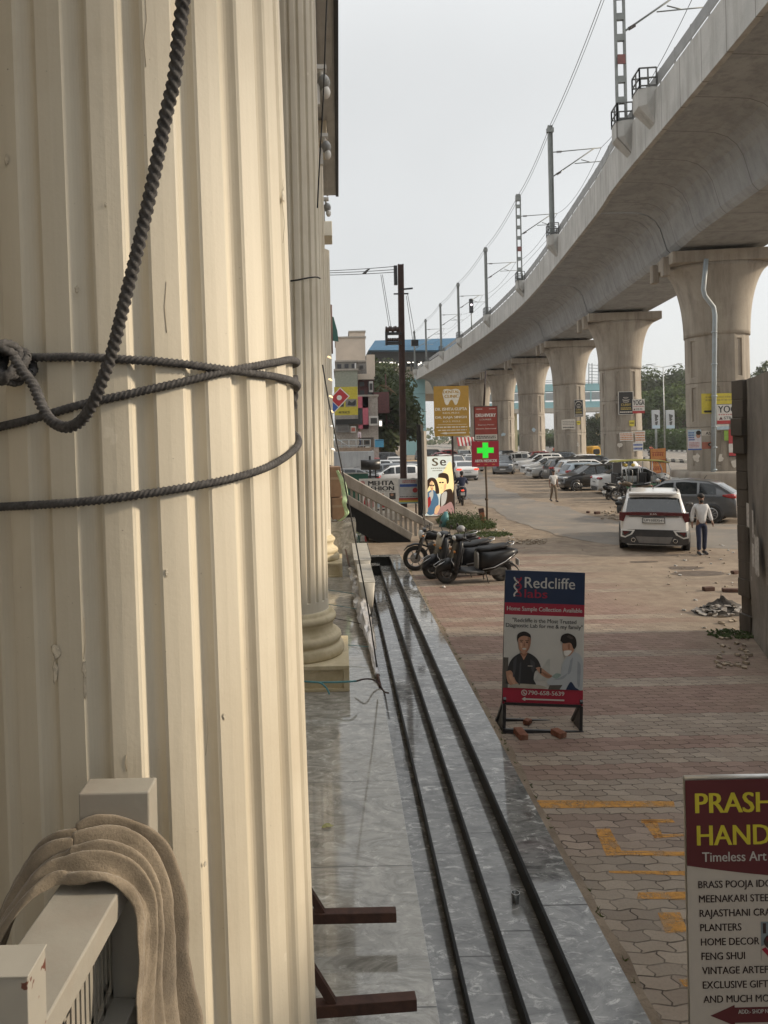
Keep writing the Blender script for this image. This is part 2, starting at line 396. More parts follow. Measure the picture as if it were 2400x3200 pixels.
# cream column paint: fine vertical brush streaks, grime, small chips
m_cream, b, k = mk('cream_paint'); v = k.geo()
n1 = k.noise(k.scaled(v, 1, 1, .08), 9, 5, .6).outputs[0]; n2 = k.noise(v, 1.3, 6, .65).outputs[0]; n3 = k.noise(v, 85, 2).outputs[0]
c = k.mix(k.ramp(n1, .3, .72), (.58, .525, .42, 1), (.665, .605, .49, 1)); c = k.mix(k.ramp(n2, .46, .74, 0, .7), c, (.51, .44, .33, 1))
c = k.mix(k.ramp(k.noise(k.scaled(v, 1, 1, .3), 4.7, 5, .7).outputs[0], .64, .78, 0, .5), c, (.42, .35, .25, 1))
c = k.mix(k.ramp(k.noise(v, 7.3, 3, .5).outputs[0], .735, .75, 0, .75), c, (.70, .64, .53, 1))
c = k.mix(k.ramp(n3, .76, .79, 0, .8), c, (.20, .16, .12, 1))
k.l(c, b.inputs['Base Color']); b.inputs['Roughness'].default_value = .62
k.bump(k.m('ADD', k.m('MULTIPLY', n1, .7), k.m('ADD', n2, k.m('MULTIPLY', n3, .12))), b, .35, .010)
m_base, b, k = mk('weathered_cream'); v = k.geo(); n1 = k.noise(v, 5, 6, .65).outputs[0]; n2 = k.noise(v, 1.7, 5).outputs[0]
c = k.mix(k.ramp(n1, .35, .7), (.50, .42, .27, 1), (.66, .57, .40, 1)); c = k.mix(k.ramp(n2, .46, .7, 0, .6), c, (.40, .32, .16, 1))
k.l(c, b.inputs['Base Color']); b.inputs['Roughness'].default_value = .7; k.bump(n1, b, .3, .01)
m_rail = M('railing_enamel', (.335, .312, .268), .42, var=.10, scale=9, bump=.06, dirt=((.30, .20, .14), .35))
m_railchip, b, k = mk('chipped_enamel'); v = k.geo(); n1 = k.noise(v, 26, 3, .5).outputs[0]; n0 = k.noise(v, 5, 4).outputs[0]
c = k.mix(k.ramp(n0, .3, .7), (.32, .30, .26, 1), (.39, .365, .315, 1)); c = k.mix(k.ramp(n1, .60, .62), c, (.13, .045, .03, 1))
k.l(c, b.inputs['Base Color']); b.inputs['Roughness'].default_value = .45
m_black = M('black_paint', (.018, .018, .02), .35, var=.3)
m_steel = M('galvanised_steel', (.36, .37, .36), .5, .5, var=.2, scale=3)
m_rust = M('rusted_steel', (.075, .035, .025), .75, var=.35, scale=12, bump=.2, dirt=((.13, .055, .03), .6))
m_white = M('white_enamel', (.72, .71, .68), .45, var=.08)
m_glassd = M('dark_window_glass', (.02, .024, .028), .06, var=.2, spec=.6)

# ================================================================== ground and streets
def sheet(name, polys, mat, kind='structure'):
    mb = MB()
    for p in polys: mb.add(p, [tuple(range(len(p)))], mat)
    return tag(mb.build(name, mat), kind=kind)
FLZ, S3 = -.48, 19.6                                           # sunken shop floor level, far end of the steps
sheet('ground', [[(1.60,-300,-.006),(2500,-300,-.006),(2500,2500,-.006),(1.60,2500,-.006)],
                 [(.80,S3,-.006),(1.60,S3,-.006),(1.60,2500,-.006),(.80,2500,-.006)],
                 [(-2500,44,-.006),(.80,44,-.006),(.80,2500,-.006),(-2500,2500,-.006)],
                 [(-2500,-300,-.006),(-8,-300,-.006),(-8,44,-.006),(-2500,44,-.006)]], m_dirt)
sheet('paving', [[(1.61,-12,0),(34,-12,0),(34,21.5,0),(1.61,21.5,0)]], m_pave)
def rough_edge(px, amp, seed):
    pts = []
    for i in range(len(px)):
        a = gd(*px[i]); c_ = gd(*px[(i + 1) % len(px)])
        for j in range(7):
            q = a.lerp(c_, j / 7); n = vnoise(q.x * .8, q.y * .8, seed) * amp * min(3, 1 + q.y / 40)
            pts.append((q.x + n, q.y + n, .005))
    return pts
sheet('street', [rough_edge([(1430,1436),(1436,1480),(1425,1530),(1481,1575),(1540,1592),(1590,1622),(1670,1652),(1729,1674),(1936,1700),(2330,1716),
                             (2330,1638),(2120,1640),(1936,1630),(1826,1608),(1763,1583),(1636,1554),(1552,1520),(1516,1490),(1494,1455),(1482,1436)], .22, 3)], m_asph)
for nm, x0, x1, zz in (('service_road', 27.5, 37.5, .004), ('highway', 39.6, 60.5, .004)):
    sheet(nm, [[(x0,-80,zz),(x1,-80,zz),(x1,700,zz),(x0,700,zz)]], m_asph)
m_kerb, b, k = mk('striped_kerb_paint'); P = k.xyz(k.geo())
c = k.mix(k.m('GREATER_THAN', k.m('FRACT', k.m('DIVIDE', P[1], 2.0)), .5), (.03, .03, .03, 1), (.62, .60, .54, 1)); k.l(c, b.inputs['Base Color'])
for x in (37.6, 39.4, 60.6):
    tag(MB().box((x, 310, .09), (.3, 780, .30), m_kerb).build('kerb', m_kerb), kind='structure')
sheet('median', [[(37.75,-80,.10),(39.25,-80,.10),(39.25,700,.10),(37.75,700,.10)]], m_dirt)
m_lane = M('lane_paint', (.55, .53, .48), .8, var=.3)
sheet('lane_marking', [[(50,-60+i*9,.009),(50.18,-60+i*9,.009),(50.18,-56+i*9,.009),(50,-56+i*9,.009)] for i in range(60)], m_lane)
# yellow paint left on the pavers
m_yel, b, k = mk('worn_yellow_paint'); v = k.geo(); n1 = k.noise(v, 9, 5, .7).outputs[0]
t_ = b.id_data; tr = k.n('BsdfTransparent'); ms = k.n('MixShader'); outn = [n for n in t_.nodes if n.type == 'OUTPUT_MATERIAL'][0]
k.put(b.inputs['Base Color'], (.62, .30, .055)); b.inputs['Roughness'].default_value = .8
P = k.xyz(v); f = k.m('FRACT', k.m('DIVIDE', P[1], .112)); jj = k.ramp(k.m('MINIMUM', f, k.m('SUBTRACT', 1., f)), .02, .08, .75, 0)
k.l(k.m('MAXIMUM', k.ramp(n1, .38, .72, .22, .88), jj), ms.inputs[0]); k.l(b.outputs[0], ms.inputs[1]); k.l(tr.outputs[0], ms.inputs[2]); k.l(ms.outputs[0], outn.inputs['Surface'])
def pq(*pts): return [tuple(gd(px, py, .004)) for px, py in pts]
sheet('paint_marking', [pq((1660,2526),(2110,2522),(2105,2504),(1650,2500)), pq((1894,2674),(1950,2672),(1905,2588),(1860,2590)), pq((1950,2672),(2150,2675),(2150,2660),(1942,2658)),
                        pq((2045,2620),(2150,2612),(2150,2605),(2040,2608)), pq((2045,2618),(2072,2616),(2052,2562),(2005,2562)), pq((2005,2572),(2110,2570),(2100,2560),(2003,2561)),
                        pq((1905,2728),(2150,2736),(2150,2722),(1900,2720)), pq((1990,2808),(2150,2812),(2150,2786),(1995,2788)), pq((2080,2915),(2150,2912),(2125,2850),(2055,2852)),
                        pq((2140,3085),(2200,3085),(2190,3060),(2120,3060))], m_yel)
# sunken floor, border and three steps up to the street
sheet('shop_floor', [[(-8,-20,FLZ),(.555,-20,FLZ),(.555,44,FLZ),(-8,44,FLZ)]], m_floor)
st = MB()
st.quad((.555,-20,FLZ+.004),(.735,-20,FLZ+.004),(.735,S3-.9,FLZ+.004),(.555,S3-.9,FLZ+.004), m_gran)
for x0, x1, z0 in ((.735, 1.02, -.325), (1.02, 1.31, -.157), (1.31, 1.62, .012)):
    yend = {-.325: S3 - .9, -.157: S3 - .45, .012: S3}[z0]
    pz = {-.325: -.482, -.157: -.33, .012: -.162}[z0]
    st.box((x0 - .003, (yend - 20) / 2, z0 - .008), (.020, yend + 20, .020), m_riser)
    st.quad((x0-.012,-20,z0),(x1,-20,z0),(x1,yend,z0),(x0-.012,yend,z0), m_gran)
    st.quad((x0-.012,-20,z0-.028),(x0-.012,-20,z0),(x0-.012,yend,z0),(x0-.012,yend,z0-.028), m_riser)
    st.quad((x0,-20,pz),(x0,-20,z0-.028),(x0,yend,z0-.028),(x0,yend,pz), m_riser)
    if z0 < 0: st.quad((x0,yend,z0),(x1,yend,z0),(x1,yend,z0+.17),(x0,yend,z0+.17), m_riser)
st.quad((.555,S3-.9,FLZ),(.735,S3-.9,FLZ),(.735,S3-.9,-.33),(.555,S3-.9,-.33), m_riser)
st.quad((.555,S3-.9,-.325),(1.02,S3-.9,-.325),(1.02,S3-.45,-.325),(.555,S3-.45,-.325), m_gran)
st.quad((.555,S3-.45,-.325),(1.02,S3-.45,-.325),(1.02,S3-.45,-.15),(.555,S3-.45,-.15), m_riser)
st.quad((.555,S3-.45,-.157),(1.31,S3-.45,-.157),(1.31,S3,-.157),(.555,S3,-.157), m_gran)
st.quad((.555,S3,-.16),(1.31,S3,-.16),(1.31,S3,.012),(.555,S3,.012), m_riser)
st.quad((.555,S3,.012),(1.62,S3,.012),(1.62,S3+.35,.012),(.555,S3+.35,.012), m_gran)
st.quad((1.62,-20,-.02),(1.62,S3+.35,-.02),(1.62,S3+.35,.012),(1.62,-20,.012), m_gran)
st.quad((.555,S3+.35,FLZ),(.555,44,FLZ),(.555,44,.01),(.555,S3+.35,.01), m_gran)
st.quad((.555,S3+.35,.0),(.82,S3+.35,.0),(.82,44,.0),(.555,44,.0), m_gran)
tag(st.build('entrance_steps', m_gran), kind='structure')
# dirt washed up along the foot of the steps
gr = MB(); rg = random.Random(3); a = []
for i in range(140):
    y = -1 + i * .15; wd = .05 + .07 * abs(vnoise(y * 1.7, 2)) + .05 * abs(vnoise(y * 6, 9))
    a.append(((1.621, y, .010), (1.621 + wd, y, .0035)))
for p, q in zip(a, a[1:]): gr.quad(p[0], p[1], q[1], q[0])
tag(gr.build('dirt_strip', m_dirt), kind='structure')

# ================================================================== shop building: wall behind the columns, high cornice
bt = thing('shop_building', 'cream shop building behind the fluted columns with a dark overhanging cornice', 'building', (-3.4, 18, FLZ))
off = Matrix.Translation((3.4, -18, -FLZ))
m_bwall = M('shop_wall_plaster', (.42, .37, .29), .8, var=.12, scale=2)
MB().box((-3.9, 12, 5.6), (1.0, 52, 12.2)).build('wall', m_bwall, bt, T=off)
sh = M('shopfront_glass', (.05, .055, .06), .08, var=.3)
for i in range(5):
    f = MB().box((-3.38, -6 + i * 9.0, 1.1), (.06, 6.6, 3.0)).build('window', sh, bt, T=off)
m_sof = M('grey_soffit', (.52, .52, .51), .8, var=.12, scale=3)
CZ = 12.0
mb = MB(); 
mb.box((-1.75, 2.0, CZ + .2), (3.7, 47.4, .4), m_sof).box((.13, 2.0, CZ + .26), (.10, 47.4, .62), M('dark_fascia', (.03, .03, .032), .6))
mb.box((-.22, 2.0, CZ - .035), (.05, 47.2, .07), m_sof)
mb.build('cornice', m_sof, bt, T=off)
for (px, py, D) in ((1010, 262, 12.6), (1019, 462, 16.2), (1024, 650, 21.5)):
    p = at(px - 6, py, D)
    t = thing('floodlight', 'small white %s floodlight bracketed high on the cream column front' % {262: 'topmost', 462: 'middle', 650: 'lowest'}[py], 'floodlight', p, group='floodlights high on the columns'); t.scale = (.72, .72, .8)
    mb = MB().box((0, 0, .33), (.26, .22, .10)).cyl((0, 0, .30), (.02, 0, .05), .05); mb.build('bracket', m_white, t, bevel=.01)
    MB().ell((.06, 0, .02), (.16, .2, .17), 12).build('lamp_housing', M('lamp_grey', (.27, .275, .27), .4), t)
    MB().ell((.11, -.02, -.2), (.11, .12, .14), 12).box((-.1, 0, -.25), (.12, .16, .45)).build('lamp_head', m_white, t)

def column(x, y, label, N=22, Rr=.52, ztop=12.0, phase=-.5303, base=True):
    t = thing('fluted_column', label, 'column', (x, y, FLZ), group='giant fluted columns in a row')
    pitch = 2 * math.pi / N; fil = .575; zs = 1.21                # local z (0 = floor)
    def ring(z, dep, r=Rr):
        out = []
        for k_ in range(N):
            p0 = phase + k_ * pitch
            for f in (0, .04, fil * .5, fil - .04, fil):
                rr_ = r - (.004 * dep / .03 if f in (0, fil) else 0); ph = p0 + f * pitch; out.append((rr_ * math.sin(ph), -rr_ * math.cos(ph), z))
            for j in range(9):
                f = fil + (1 - fil) * (j + .3) / 8.6; q = max(0, 1 - (2 * (j + .3) / 8.6 - 1) ** 2)
                ph = p0 + f * pitch; rr_ = r - dep * (.04 + .96 * q); out.append((rr_ * math.sin(ph), -rr_ * math.cos(ph), z))
        return out
    rings = [ring(zs - .19, 0, Rr + .02), ring(zs - .14, 0), ring(zs, 0), ring(zs + .012, .029)]
    n = 26
    for i in range(1, n + 1): rings.append(ring(zs + .012 + (ztop - .6 - zs) * i / n, .029))
    mb = MB().rings(rings, m_cream, False, True); mb.build('shaft', m_cream, t, bevel=0)
    prof = [(0,.38),(Rr+.215,.38),(Rr+.23,.41),(Rr+.232,.46),(Rr+.22,.515),(Rr+.20,.545),(Rr+.165,.55),(Rr+.165,.575),(Rr+.18,.59),(Rr+.195,.63),(Rr+.188,.675),(Rr+.16,.705),(Rr+.115,.71),(Rr+.115,.73),(Rr+.085,.745),(Rr+.065,.79),(Rr+.065,.83),
            (Rr+.08,.865),(Rr+.08,.88),(Rr+.10,.89),(Rr+.118,.925),(Rr+.112,.965),(Rr+.085,.995),(Rr+.05,1.0),(Rr+.05,1.02),(Rr+.035,1.045),(Rr+.02,1.06),(0,1.06)]
    MB().lathe(prof, 64, mat=m_base).build('base_moulding', m_base, t)
    h = Rr + .30; mb = MB().box((0, 0, .35), (2*h, 2*h, .06)).box((0, 0, .155), (2*h-.11, 2*h-.11, .31)).box((0, 0, .022), (2*h, 2*h, .044))
    for sx in (-1, 1):
        for sy in (-1, 1): mb.box((sx*(h-.045), sy*(h-.045), .182), (.09, .09, .276))
    mb.build('plinth', m_base, t, bevel=.006)
    MB().box((0, 0, ztop + .15), (1.3, 1.3, .6)).build('capital', m_cream, t, bevel=.03)
    return t
NCX, NCY, NCR, PI_, TILT = -.671, 2.47, .52, math.pi, R(.85)
nc = column(NCX, NCY, 'nearest giant fluted cream column wrapped with three turns of rope'); nc.rotation_euler = (0, -TILT, 0); nc.location.x = NCX + (HCAM - FLZ) * math.tan(TILT)
column(-.74, 11.35, 'second fluted cream column on a panelled plinth with a blue rope around it', phase=-.62)
column(-.80, 20.2, 'third fluted cream column, on a plinth beside the silver wrapped pole', phase=-.5)
column(-.74, 29.2, 'farthest fluted cream column standing behind the cardboard boxes', phase=-.4)
# ------------------------------------------------------------------ ropes on the near column
m_rope, b, k = mk('dirty_rope'); v = k.geo(); n1 = k.noise(v, 60, 4, .6).outputs[0]
c = k.mix(k.ramp(n1, .3, .7), (.042, .040, .041, 1), (.115, .110, .108, 1)); k.l(c, b.inputs['Base Color']); b.inputs['Roughness'].default_value = .9
k.bump(k.noise(v, 300, 3).outputs[0], b, .5, .002)
def oncol(px, py, r=.012):
    a_, b_ = ray(px, py); A = 1 + a_ * a_; B = -2 * (a_ * NCX + NCY); C_ = NCX**2 + NCY**2 - (NCR + r)**2
    disc = B * B - 4 * A * C_
    D = (-B - math.sqrt(max(disc, 0))) / (2 * A); cx = NCX - b_ * D * math.tan(TILT)                # the shaft leans slightly
    B = -2 * (a_ * cx + NCY); C_ = cx * cx + NCY**2 - (NCR + r)**2; D = (-B - math.sqrt(max(B * B - 4 * A * C_, 0))) / (2 * A); return Vector((a_ * D, D, HCAM + b_ * D))
def rope(pts, r, twist, n=14, dens=44): 
    return MB().tube(spline(pts, dens), r, n, m_rope, True, 3, twist)
def wrap_on(px): return [oncol(*p) for p in px]
def beyond(p, k_, dz, n=6):                                            # go on round the back of the shaft
    ph = math.atan2(p.x - NCX, -(p.y - NCY)); out = []
    for i in range(1, n + 1):
        q = ph + k_ * i / n; out.append(Vector((NCX + (NCR + .012) * math.sin(q), NCY - (NCR + .012) * math.cos(q), p.z + dz * i / n)))
    return out
r1 = wrap_on([(40,1118),(130,1117),(250,1116),(400,1124),(520,1132),(640,1146),(740,1160),(830,1172),(892,1184)]); r1 = r1 + beyond(r1[-1], .9, -.02)
r2 = wrap_on([(-60,1352),(0,1334),(100,1310),(250,1266),(400,1232),(560,1196),(700,1162),(800,1143),(870,1131),(905,1124)]); r2 = r2 + beyond(r2[-1], .9, .02)
r3 = wrap_on([(-60,1586),(0,1584),(150,1576),(300,1564),(450,1544),(600,1520),(720,1496),(820,1466),(880,1436),(912,1412)]); r3 = r3 + beyond(r3[-1], .9, .10)
tr_ = thing('tied_rope', 'dark twisted rope wound three times around the near fluted column and knotted', 'rope', oncol(60, 1130))
To = Matrix.Translation(-oncol(60, 1130))
for nm, p in (('upper_turn', r1), ('crossing_turn', r2), ('lower_turn', r3)): rope(p, .0108, 150).build('rope_turn', m_rope, tr_, T=To)
kc = oncol(45, 1140, .03); kn = MB()
for j, (rx_, rz_, tl, oy) in enumerate(((.055,.030,.5,-.01),(.048,.036,-.3,-.028),(.040,.030,.9,-.045),(.05,.022,1.4,-.02),(.03,.05,.2,-.055))):
    pts = []
    for i in range(25):
        th = 2 * math.pi * i / 24; q = Vector((rx_ * math.cos(th), .02 * math.sin(2 * th) + oy, rz_ * math.sin(th)))
        q.rotate(Matrix.Rotation(tl, 3, 'Y')); pts.append(kc + q)
    kn.tube(spline(pts, 3), .0115, 12, m_rope, True, 3, 150)
kn.build('knot', m_rope, tr_, T=To)
sk = at(918, 1215, 2.62); tl = [sk + Vector(q) for q in ((0, 0, .045), (.006, -.01, .01), (.0, -.012, -.03), (-.006, -.005, -.075))]
rope(tl, [.016]*0 or .0145, 60).build('knot', m_rope, tr_, T=To)
lp = [at(x, y, D) for x, y, D in ((45,1120,1.86),(70,1160,1.83),(105,1205,1.80),(128,1262,1.76),(155,1310,1.72),(203,1335,1.66),(250,1318,1.62),(290,1262,1.58),(325,1175,1.55),(355,1085,1.53),
      (385,960,1.5),(425,800,1.47),(462,640,1.44),(497,470,1.41),(522,345,1.39),(545,245,1.37),(556,140,1.35),(570,20,1.33),(580,-80,1.31),(600,-400,1.26))]
o = MB().tube(spline(lp, 34), .0120, 14, m_rope, True, 3, 120).build('hanging_rope', m_rope)
tag(o, 'loose end of thick dark rope hanging in a loop before the near column', 'rope')
# chips where the paint has come away, hairline cracks
ncol = [o for o in COL.objects if o.name == 'fluted_column'][0]; Tn = ncol.matrix_basis.inverted(); mb = MB(); rg = random.Random(11)
for px, py, w_, h_ in ((175,2035,17,32),(172,2100,10,40),(262,2090,9,30),(264,2150,7,46),(20,500,9,20),(240,905,10,12),(520,1790,6,14),(700,2240,5,12),(885,610,6,30),(640,2700,5,10),(330,640,4,9)):
    n = 14; mb.add([oncol(px + w_ * math.cos(2*PI_*j/n) * rg.uniform(.5,1.1), py + h_ * math.sin(2*PI_*j/n) * rg.uniform(.6,1.1), .0015) for j in range(n)], [tuple(range(n))[::-1]])
mb.build('chipped_patch', M('bare_plaster_edge', (.50,.435,.33), .9, var=.35, scale=60, bump=.4), ncol, T=Tn); mb = MB(); rg = random.Random(11)
for px, py, w_, h_ in ((175,2035,17,32),(172,2100,10,40),(262,2090,9,30),(264,2150,7,46),(20,500,9,20),(240,905,10,12),(520,1790,6,14),(700,2240,5,12),(885,610,6,30),(640,2700,5,10),(330,640,4,9)):
    n = 14; mb.add([oncol(px + 1.5 + .82 * w_ * math.cos(2*PI_*j/n) * rg.uniform(.5,1.1), py - 2 + .86 * h_ * math.sin(2*PI_*j/n) * rg.uniform(.6,1.1), .0032) for j in range(n)], [tuple(range(n))[::-1]])
mb.build('bare_patch', M('bare_plaster', (.68,.62,.51), .9, var=.25, scale=60, bump=.4), ncol, T=Tn); mb = MB()
for path_ in ([(455,0),(458,60),(450,130),(456,210)],[(885,560),(880,620),(890,700),(884,760)],[(395,2360),(392,2385),(396,2410)],[(645,2200),(650,2290),(643,2360)],[(262,1930),(266,2010),(261,2060)],[(520,880),(514,960),(521,1040)]):
    mb.tube([oncol(x, y, .0008) for x, y in path_], .0008, 4)
mb.build('hairline_crack', M('crack_dark', (.36,.30,.22), .9), ncol, T=Tn)
# ------------------------------------------------------------------ railing and burlap in the lower left
rt = thing('metal_railing', 'cream painted steel railing with a pierced key pattern panel and square posts', 'railing', (-.56, 1.4, 1.3))
T0 = Matrix.Translation((.56, -1.4, -1.3))
MB().box((-.5375, 1.6925, 1.85), (.163, .075, 1.10)).build('post', m_rail, rt, bevel=.004, T=T0)
MB().box((-.572, 1.1175, 1.85), (.168, .066, 1.10)).box((-.572, 1.1175, 2.4015), (.172, .070, .003)).build('post', m_railchip, rt, bevel=.006, T=T0)
MB().bar((-.567, 1.655, 2.2), (-.592, 1.15, 2.2), .142, .058).build('top_rail', m_rail, rt, bevel=.004, T=T0)
MB().bar((-.548, 1.655, 1.90), (-.575, 1.15, 1.90), .115, .058).build('lower_rail', m_rail, rt, bevel=.004, T=T0)
mb = MB(); PX = -.552
def lb(y0, z0, y1, z1): mb.box((PX, (y0+y1)/2, (z0+z1)/2), (.010, abs(y1-y0)+.016, abs(z1-z0)+.016))
for i in range(5):
    y = 1.645 - i * .104
    for a_ in ((y, 1.93, y, 2.17), (y-.026, 1.985, y-.026, 2.17), (y-.052, 1.93, y-.052, 2.11), (y-.078, 1.985, y-.078, 2.11), (y-.026, 1.985, y-.052, 1.985), (y-.052, 2.11, y-.078, 2.11), (y, 1.945, y-.104, 1.945)): lb(*a_)
mb.build('lattice_panel', m_rail, rt, T=T0)
tag(MB().box((-1.5, .45, 1.22), (2.1, 2.3, .16)).box((-1.5, .45, .33), (1.8, 2.0, 1.62)).build('stair_landing', m_gran), kind='structure')
# burlap: a long cloth gathered in folds and thrown over the top rail
m_burl, b, k = mk('burlap'); v = k.geo(); n1 = k.noise(v, 14, 5, .65).outputs[0]; n2 = k.noise(v, 210, 3, .6).outputs[0]
wv1 = k.n('TexWave', wave_type='BANDS', bands_direction='Z'); k.l(v, wv1.inputs['Vector']); wv1.inputs['Scale'].default_value = 260; wv1.inputs['Distortion'].default_value = 3
c = k.mix(k.ramp(n1, .3, .72), (.175, .138, .096, 1), (.335, .272, .195, 1)); c = k.mix(k.ramp(n2, .45, .72, 0, .35), c, (.12, .09, .058, 1)); c = k.mix(k.ramp(k.noise(v, 4.5, 5, .65).outputs[0], .46, .66, 0, .45), c, (.15, .118, .082, 1))
k.l(c, b.inputs['Base Color']); b.inputs['Roughness'].default_value = .95; b.inputs['Sheen Weight'].default_value = .3
k.bump(k.m('ADD', n2, k.m('MULTIPLY', wv1.outputs[0], .12)), b, .7, .003)
NU, NV = 90, 150
path = spline([(-.89, 0, 1.74), (-.82, 0, 1.93), (-.745, 0, 2.12), (-.665, 0, 2.222), (-.61, 0, 2.234), (-.53, 0, 2.234), (-.482, 0, 2.19), (-.462, 0, 2.08), (-.455, 0, 1.95), (-.435, 0, 1.80), (-.41, 0, 1.62)], 14)
def cloth_pt(u, s_):                                                   # u across the folds 0..1, s_ along the cloth 0..1
    f = s_ * (len(path) - 1); i = min(int(f), len(path) - 2); p = path[i].lerp(path[i + 1], f - i); tg = (path[i + 1] - path[i]).normalized(); nrm = Vector((-tg.z, 0, tg.x))
    spread = .050 + .15 * max(0, abs(s_ - .46) * 2 - .22) ** 1.2
    yy = 1.606 - .05 * max(0, abs(s_ - .46) * 2 - .22) + (u - .5) * 2 * spread * .92 + .015 * vnoise(s_ * 5, u * 3, 5)
    fold = sum(A_ * math.exp(-((u - c_ - .11 * vnoise(s_ * 1.6, c_ * 9, 3)) / w_) ** 2) * (1 + .5 * vnoise(s_ * 2.3, c_ * 7, 8)) for c_, w_, A_ in ((.06,.07,.016),(.27,.085,.026),(.46,.05,.020),(.66,.10,.036),(.95,.06,.050))) - .012
    layer = .075 * u ** .7 * math.exp(-((s_ - .47) / .20) ** 2)
    wr = .010 * vnoise(s_ * 7, u * 5, 2) + .006 * vnoise(s_ * 17, u * 12, 6) + .0015 * vnoise(s_ * 70, u * 50, 8)
    q = p + nrm * (.018 + layer + fold * (.35 + .65 * min(1, u * 4)) + wr) + Vector((0, yy, 0))
    if s_ > .6: q.x += (u - .3) * .16 * (s_ - .6)
    q.y = min(q.y, 1.652) if 2.05 < q.z else q.y
    return q
vs = [cloth_pt(u / NU, s_ / NV) for s_ in range(NV + 1) for u in range(NU + 1)]
mb = MB().add(vs, [(s_*(NU+1)+u, s_*(NU+1)+u+1, (s_+1)*(NU+1)+u+1, (s_+1)*(NU+1)+u) for s_ in range(NV) for u in range(NU)], m_burl, True)
ct = thing('burlap_cloth', 'frayed brown burlap sack thrown over the end of the cream railing', 'cloth', (-.56, 1.56, 2.2)); Tc = Matrix.Translation((.56, -1.56, -2.2))
o = mb.build('cloth_fabric', m_burl, ct, T=Tc); md = o.modifiers.new('thick', 'SOLIDIFY'); md.thickness = .003
fr_ = MB(); rg = random.Random(5)
for i in range(190):
    u = 1.0 ; s_ = rg.random(); p = cloth_pt(u, s_); d = Vector((rg.uniform(-.3,.6), (1 if u else -1) * .8, rg.uniform(-.9,.3))).normalized() * rg.uniform(.008, .036)
    fr_.tube([p, p + d * .6 + Vector((0, 0, -.002)), p + d + Vector((0, 0, -.006))], .0006, 3, m_burl)
for i in range(60):
    p = cloth_pt(rg.random(), 1.0); d = Vector((rg.uniform(-.3,.3), rg.uniform(-.3,.3), -1)) * rg.uniform(.01, .03); fr_.tube([p, p + d], .0006, 3, m_burl)
fr_.build('frayed_threads', m_burl, ct, T=Tc)

# ------------------------------------------------------------------ old wall on the right
wt = thing('boundary_wall', 'dark weathered plaster wall with torn paper at the right edge', 'wall', (6.3, 11.0, 0))
wp = [(6.45, 11.35), (5.72, 9.45), (5.60, 8.6), (5.60, -14)]; Tw = Matrix.Translation((-6.3, -11.0, 0)); th_ = .28
def strip(pts, z0, z1, off_, nz=1, amp=0.0, seed=0):
    mb = MB(); q = []
    for i in range(len(pts) - 1):
        L = (Vector(pts[i+1]) - Vector(pts[i])).length; n = max(1, int(L / .25))
        q += [Vector(pts[i]).lerp(Vector(pts[i+1]), j / n) for j in range(n)]
    q.append(Vector(pts[-1])); o = len(q); nz_ = nz + 1; vs = []
    for side in (0, 1):
        for i, p in enumerate(q):
            d = (q[min(i+1, o-1)] - q[max(i-1, 0)]).normalized(); nn = Vector((-d.y, d.x))
            for j in range(nz_):
                z = z0 + (z1 - z0) * j / nz + (.03 * vnoise(p.y * 2, 3) if j == nz else 0)
                a_ = amp * vnoise(p.y * 1.7, z * 1.5, seed); e = p + nn * (off_ * side + (a_ if not side else 0)); vs.append((e.x, e.y, z))
    ix = lambda s_, i, j: s_ * o * nz_ + i * nz_ + j
    fs = []
    for i in range(o - 1):
        for j in range(nz): fs.append((ix(0,i,j), ix(0,i,j+1), ix(0,i+1,j+1), ix(0,i+1,j))); fs.append((ix(1,i,j), ix(1,i+1,j), ix(1,i+1,j+1), ix(1,i,j+1)))
        fs.append((ix(0,i,nz), ix(1,i,nz), ix(1,i+1,nz), ix(0,i+1,nz)))
    for i in (0, o - 1):
        for j in range(nz): fs.append((ix(0,i,j), ix(1,i,j), ix(1,i,j+1), ix(0,i,j+1)))
    return mb.add(vs, fs)
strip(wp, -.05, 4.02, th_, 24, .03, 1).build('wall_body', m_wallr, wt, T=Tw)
pil = MB(); pr = random.Random(2)
pil = MB()
for i in range(14):
    z0_, z1_ = 4.0 * i / 14 - (.1 if not i else 0), 4.0 * (i + 1) / 14 + (0 if i < 13 else .03); e = .02 * vnoise(i * 1.7, 3) + (.05 if i >= 10 else 0) + (.03 if i == 11 else 0) - (.04 if i == 1 else 0); pil.box((6.56 - e * .4, 11.45 + .01 * vnoise(i, 8), (z0_ + z1_) / 2), (.30 + e, .32 + .02 * vnoise(i * 2.2, 5), z1_ - z0_))
secs = []
for i in range(22):
    z = 4.0 * i / 21; e = .012 * vnoise(z * 3, 1) + (.09 if z > 2.85 else 0) + (.035 if 3.0 < z < 3.45 else 0) - (.05 if .15 < z < .5 else 0)
    secs.append((z, 6.56 + e * -.5, 11.45, .15 + e * .5, .16 + .01 * vnoise(z * 2, 7)))
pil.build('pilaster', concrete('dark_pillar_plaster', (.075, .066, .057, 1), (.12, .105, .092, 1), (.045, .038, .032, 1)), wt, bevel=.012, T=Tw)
pp = MB(); wd_ = (Vector((5.72, 9.45)) - Vector((6.42, 11.35))).normalized()
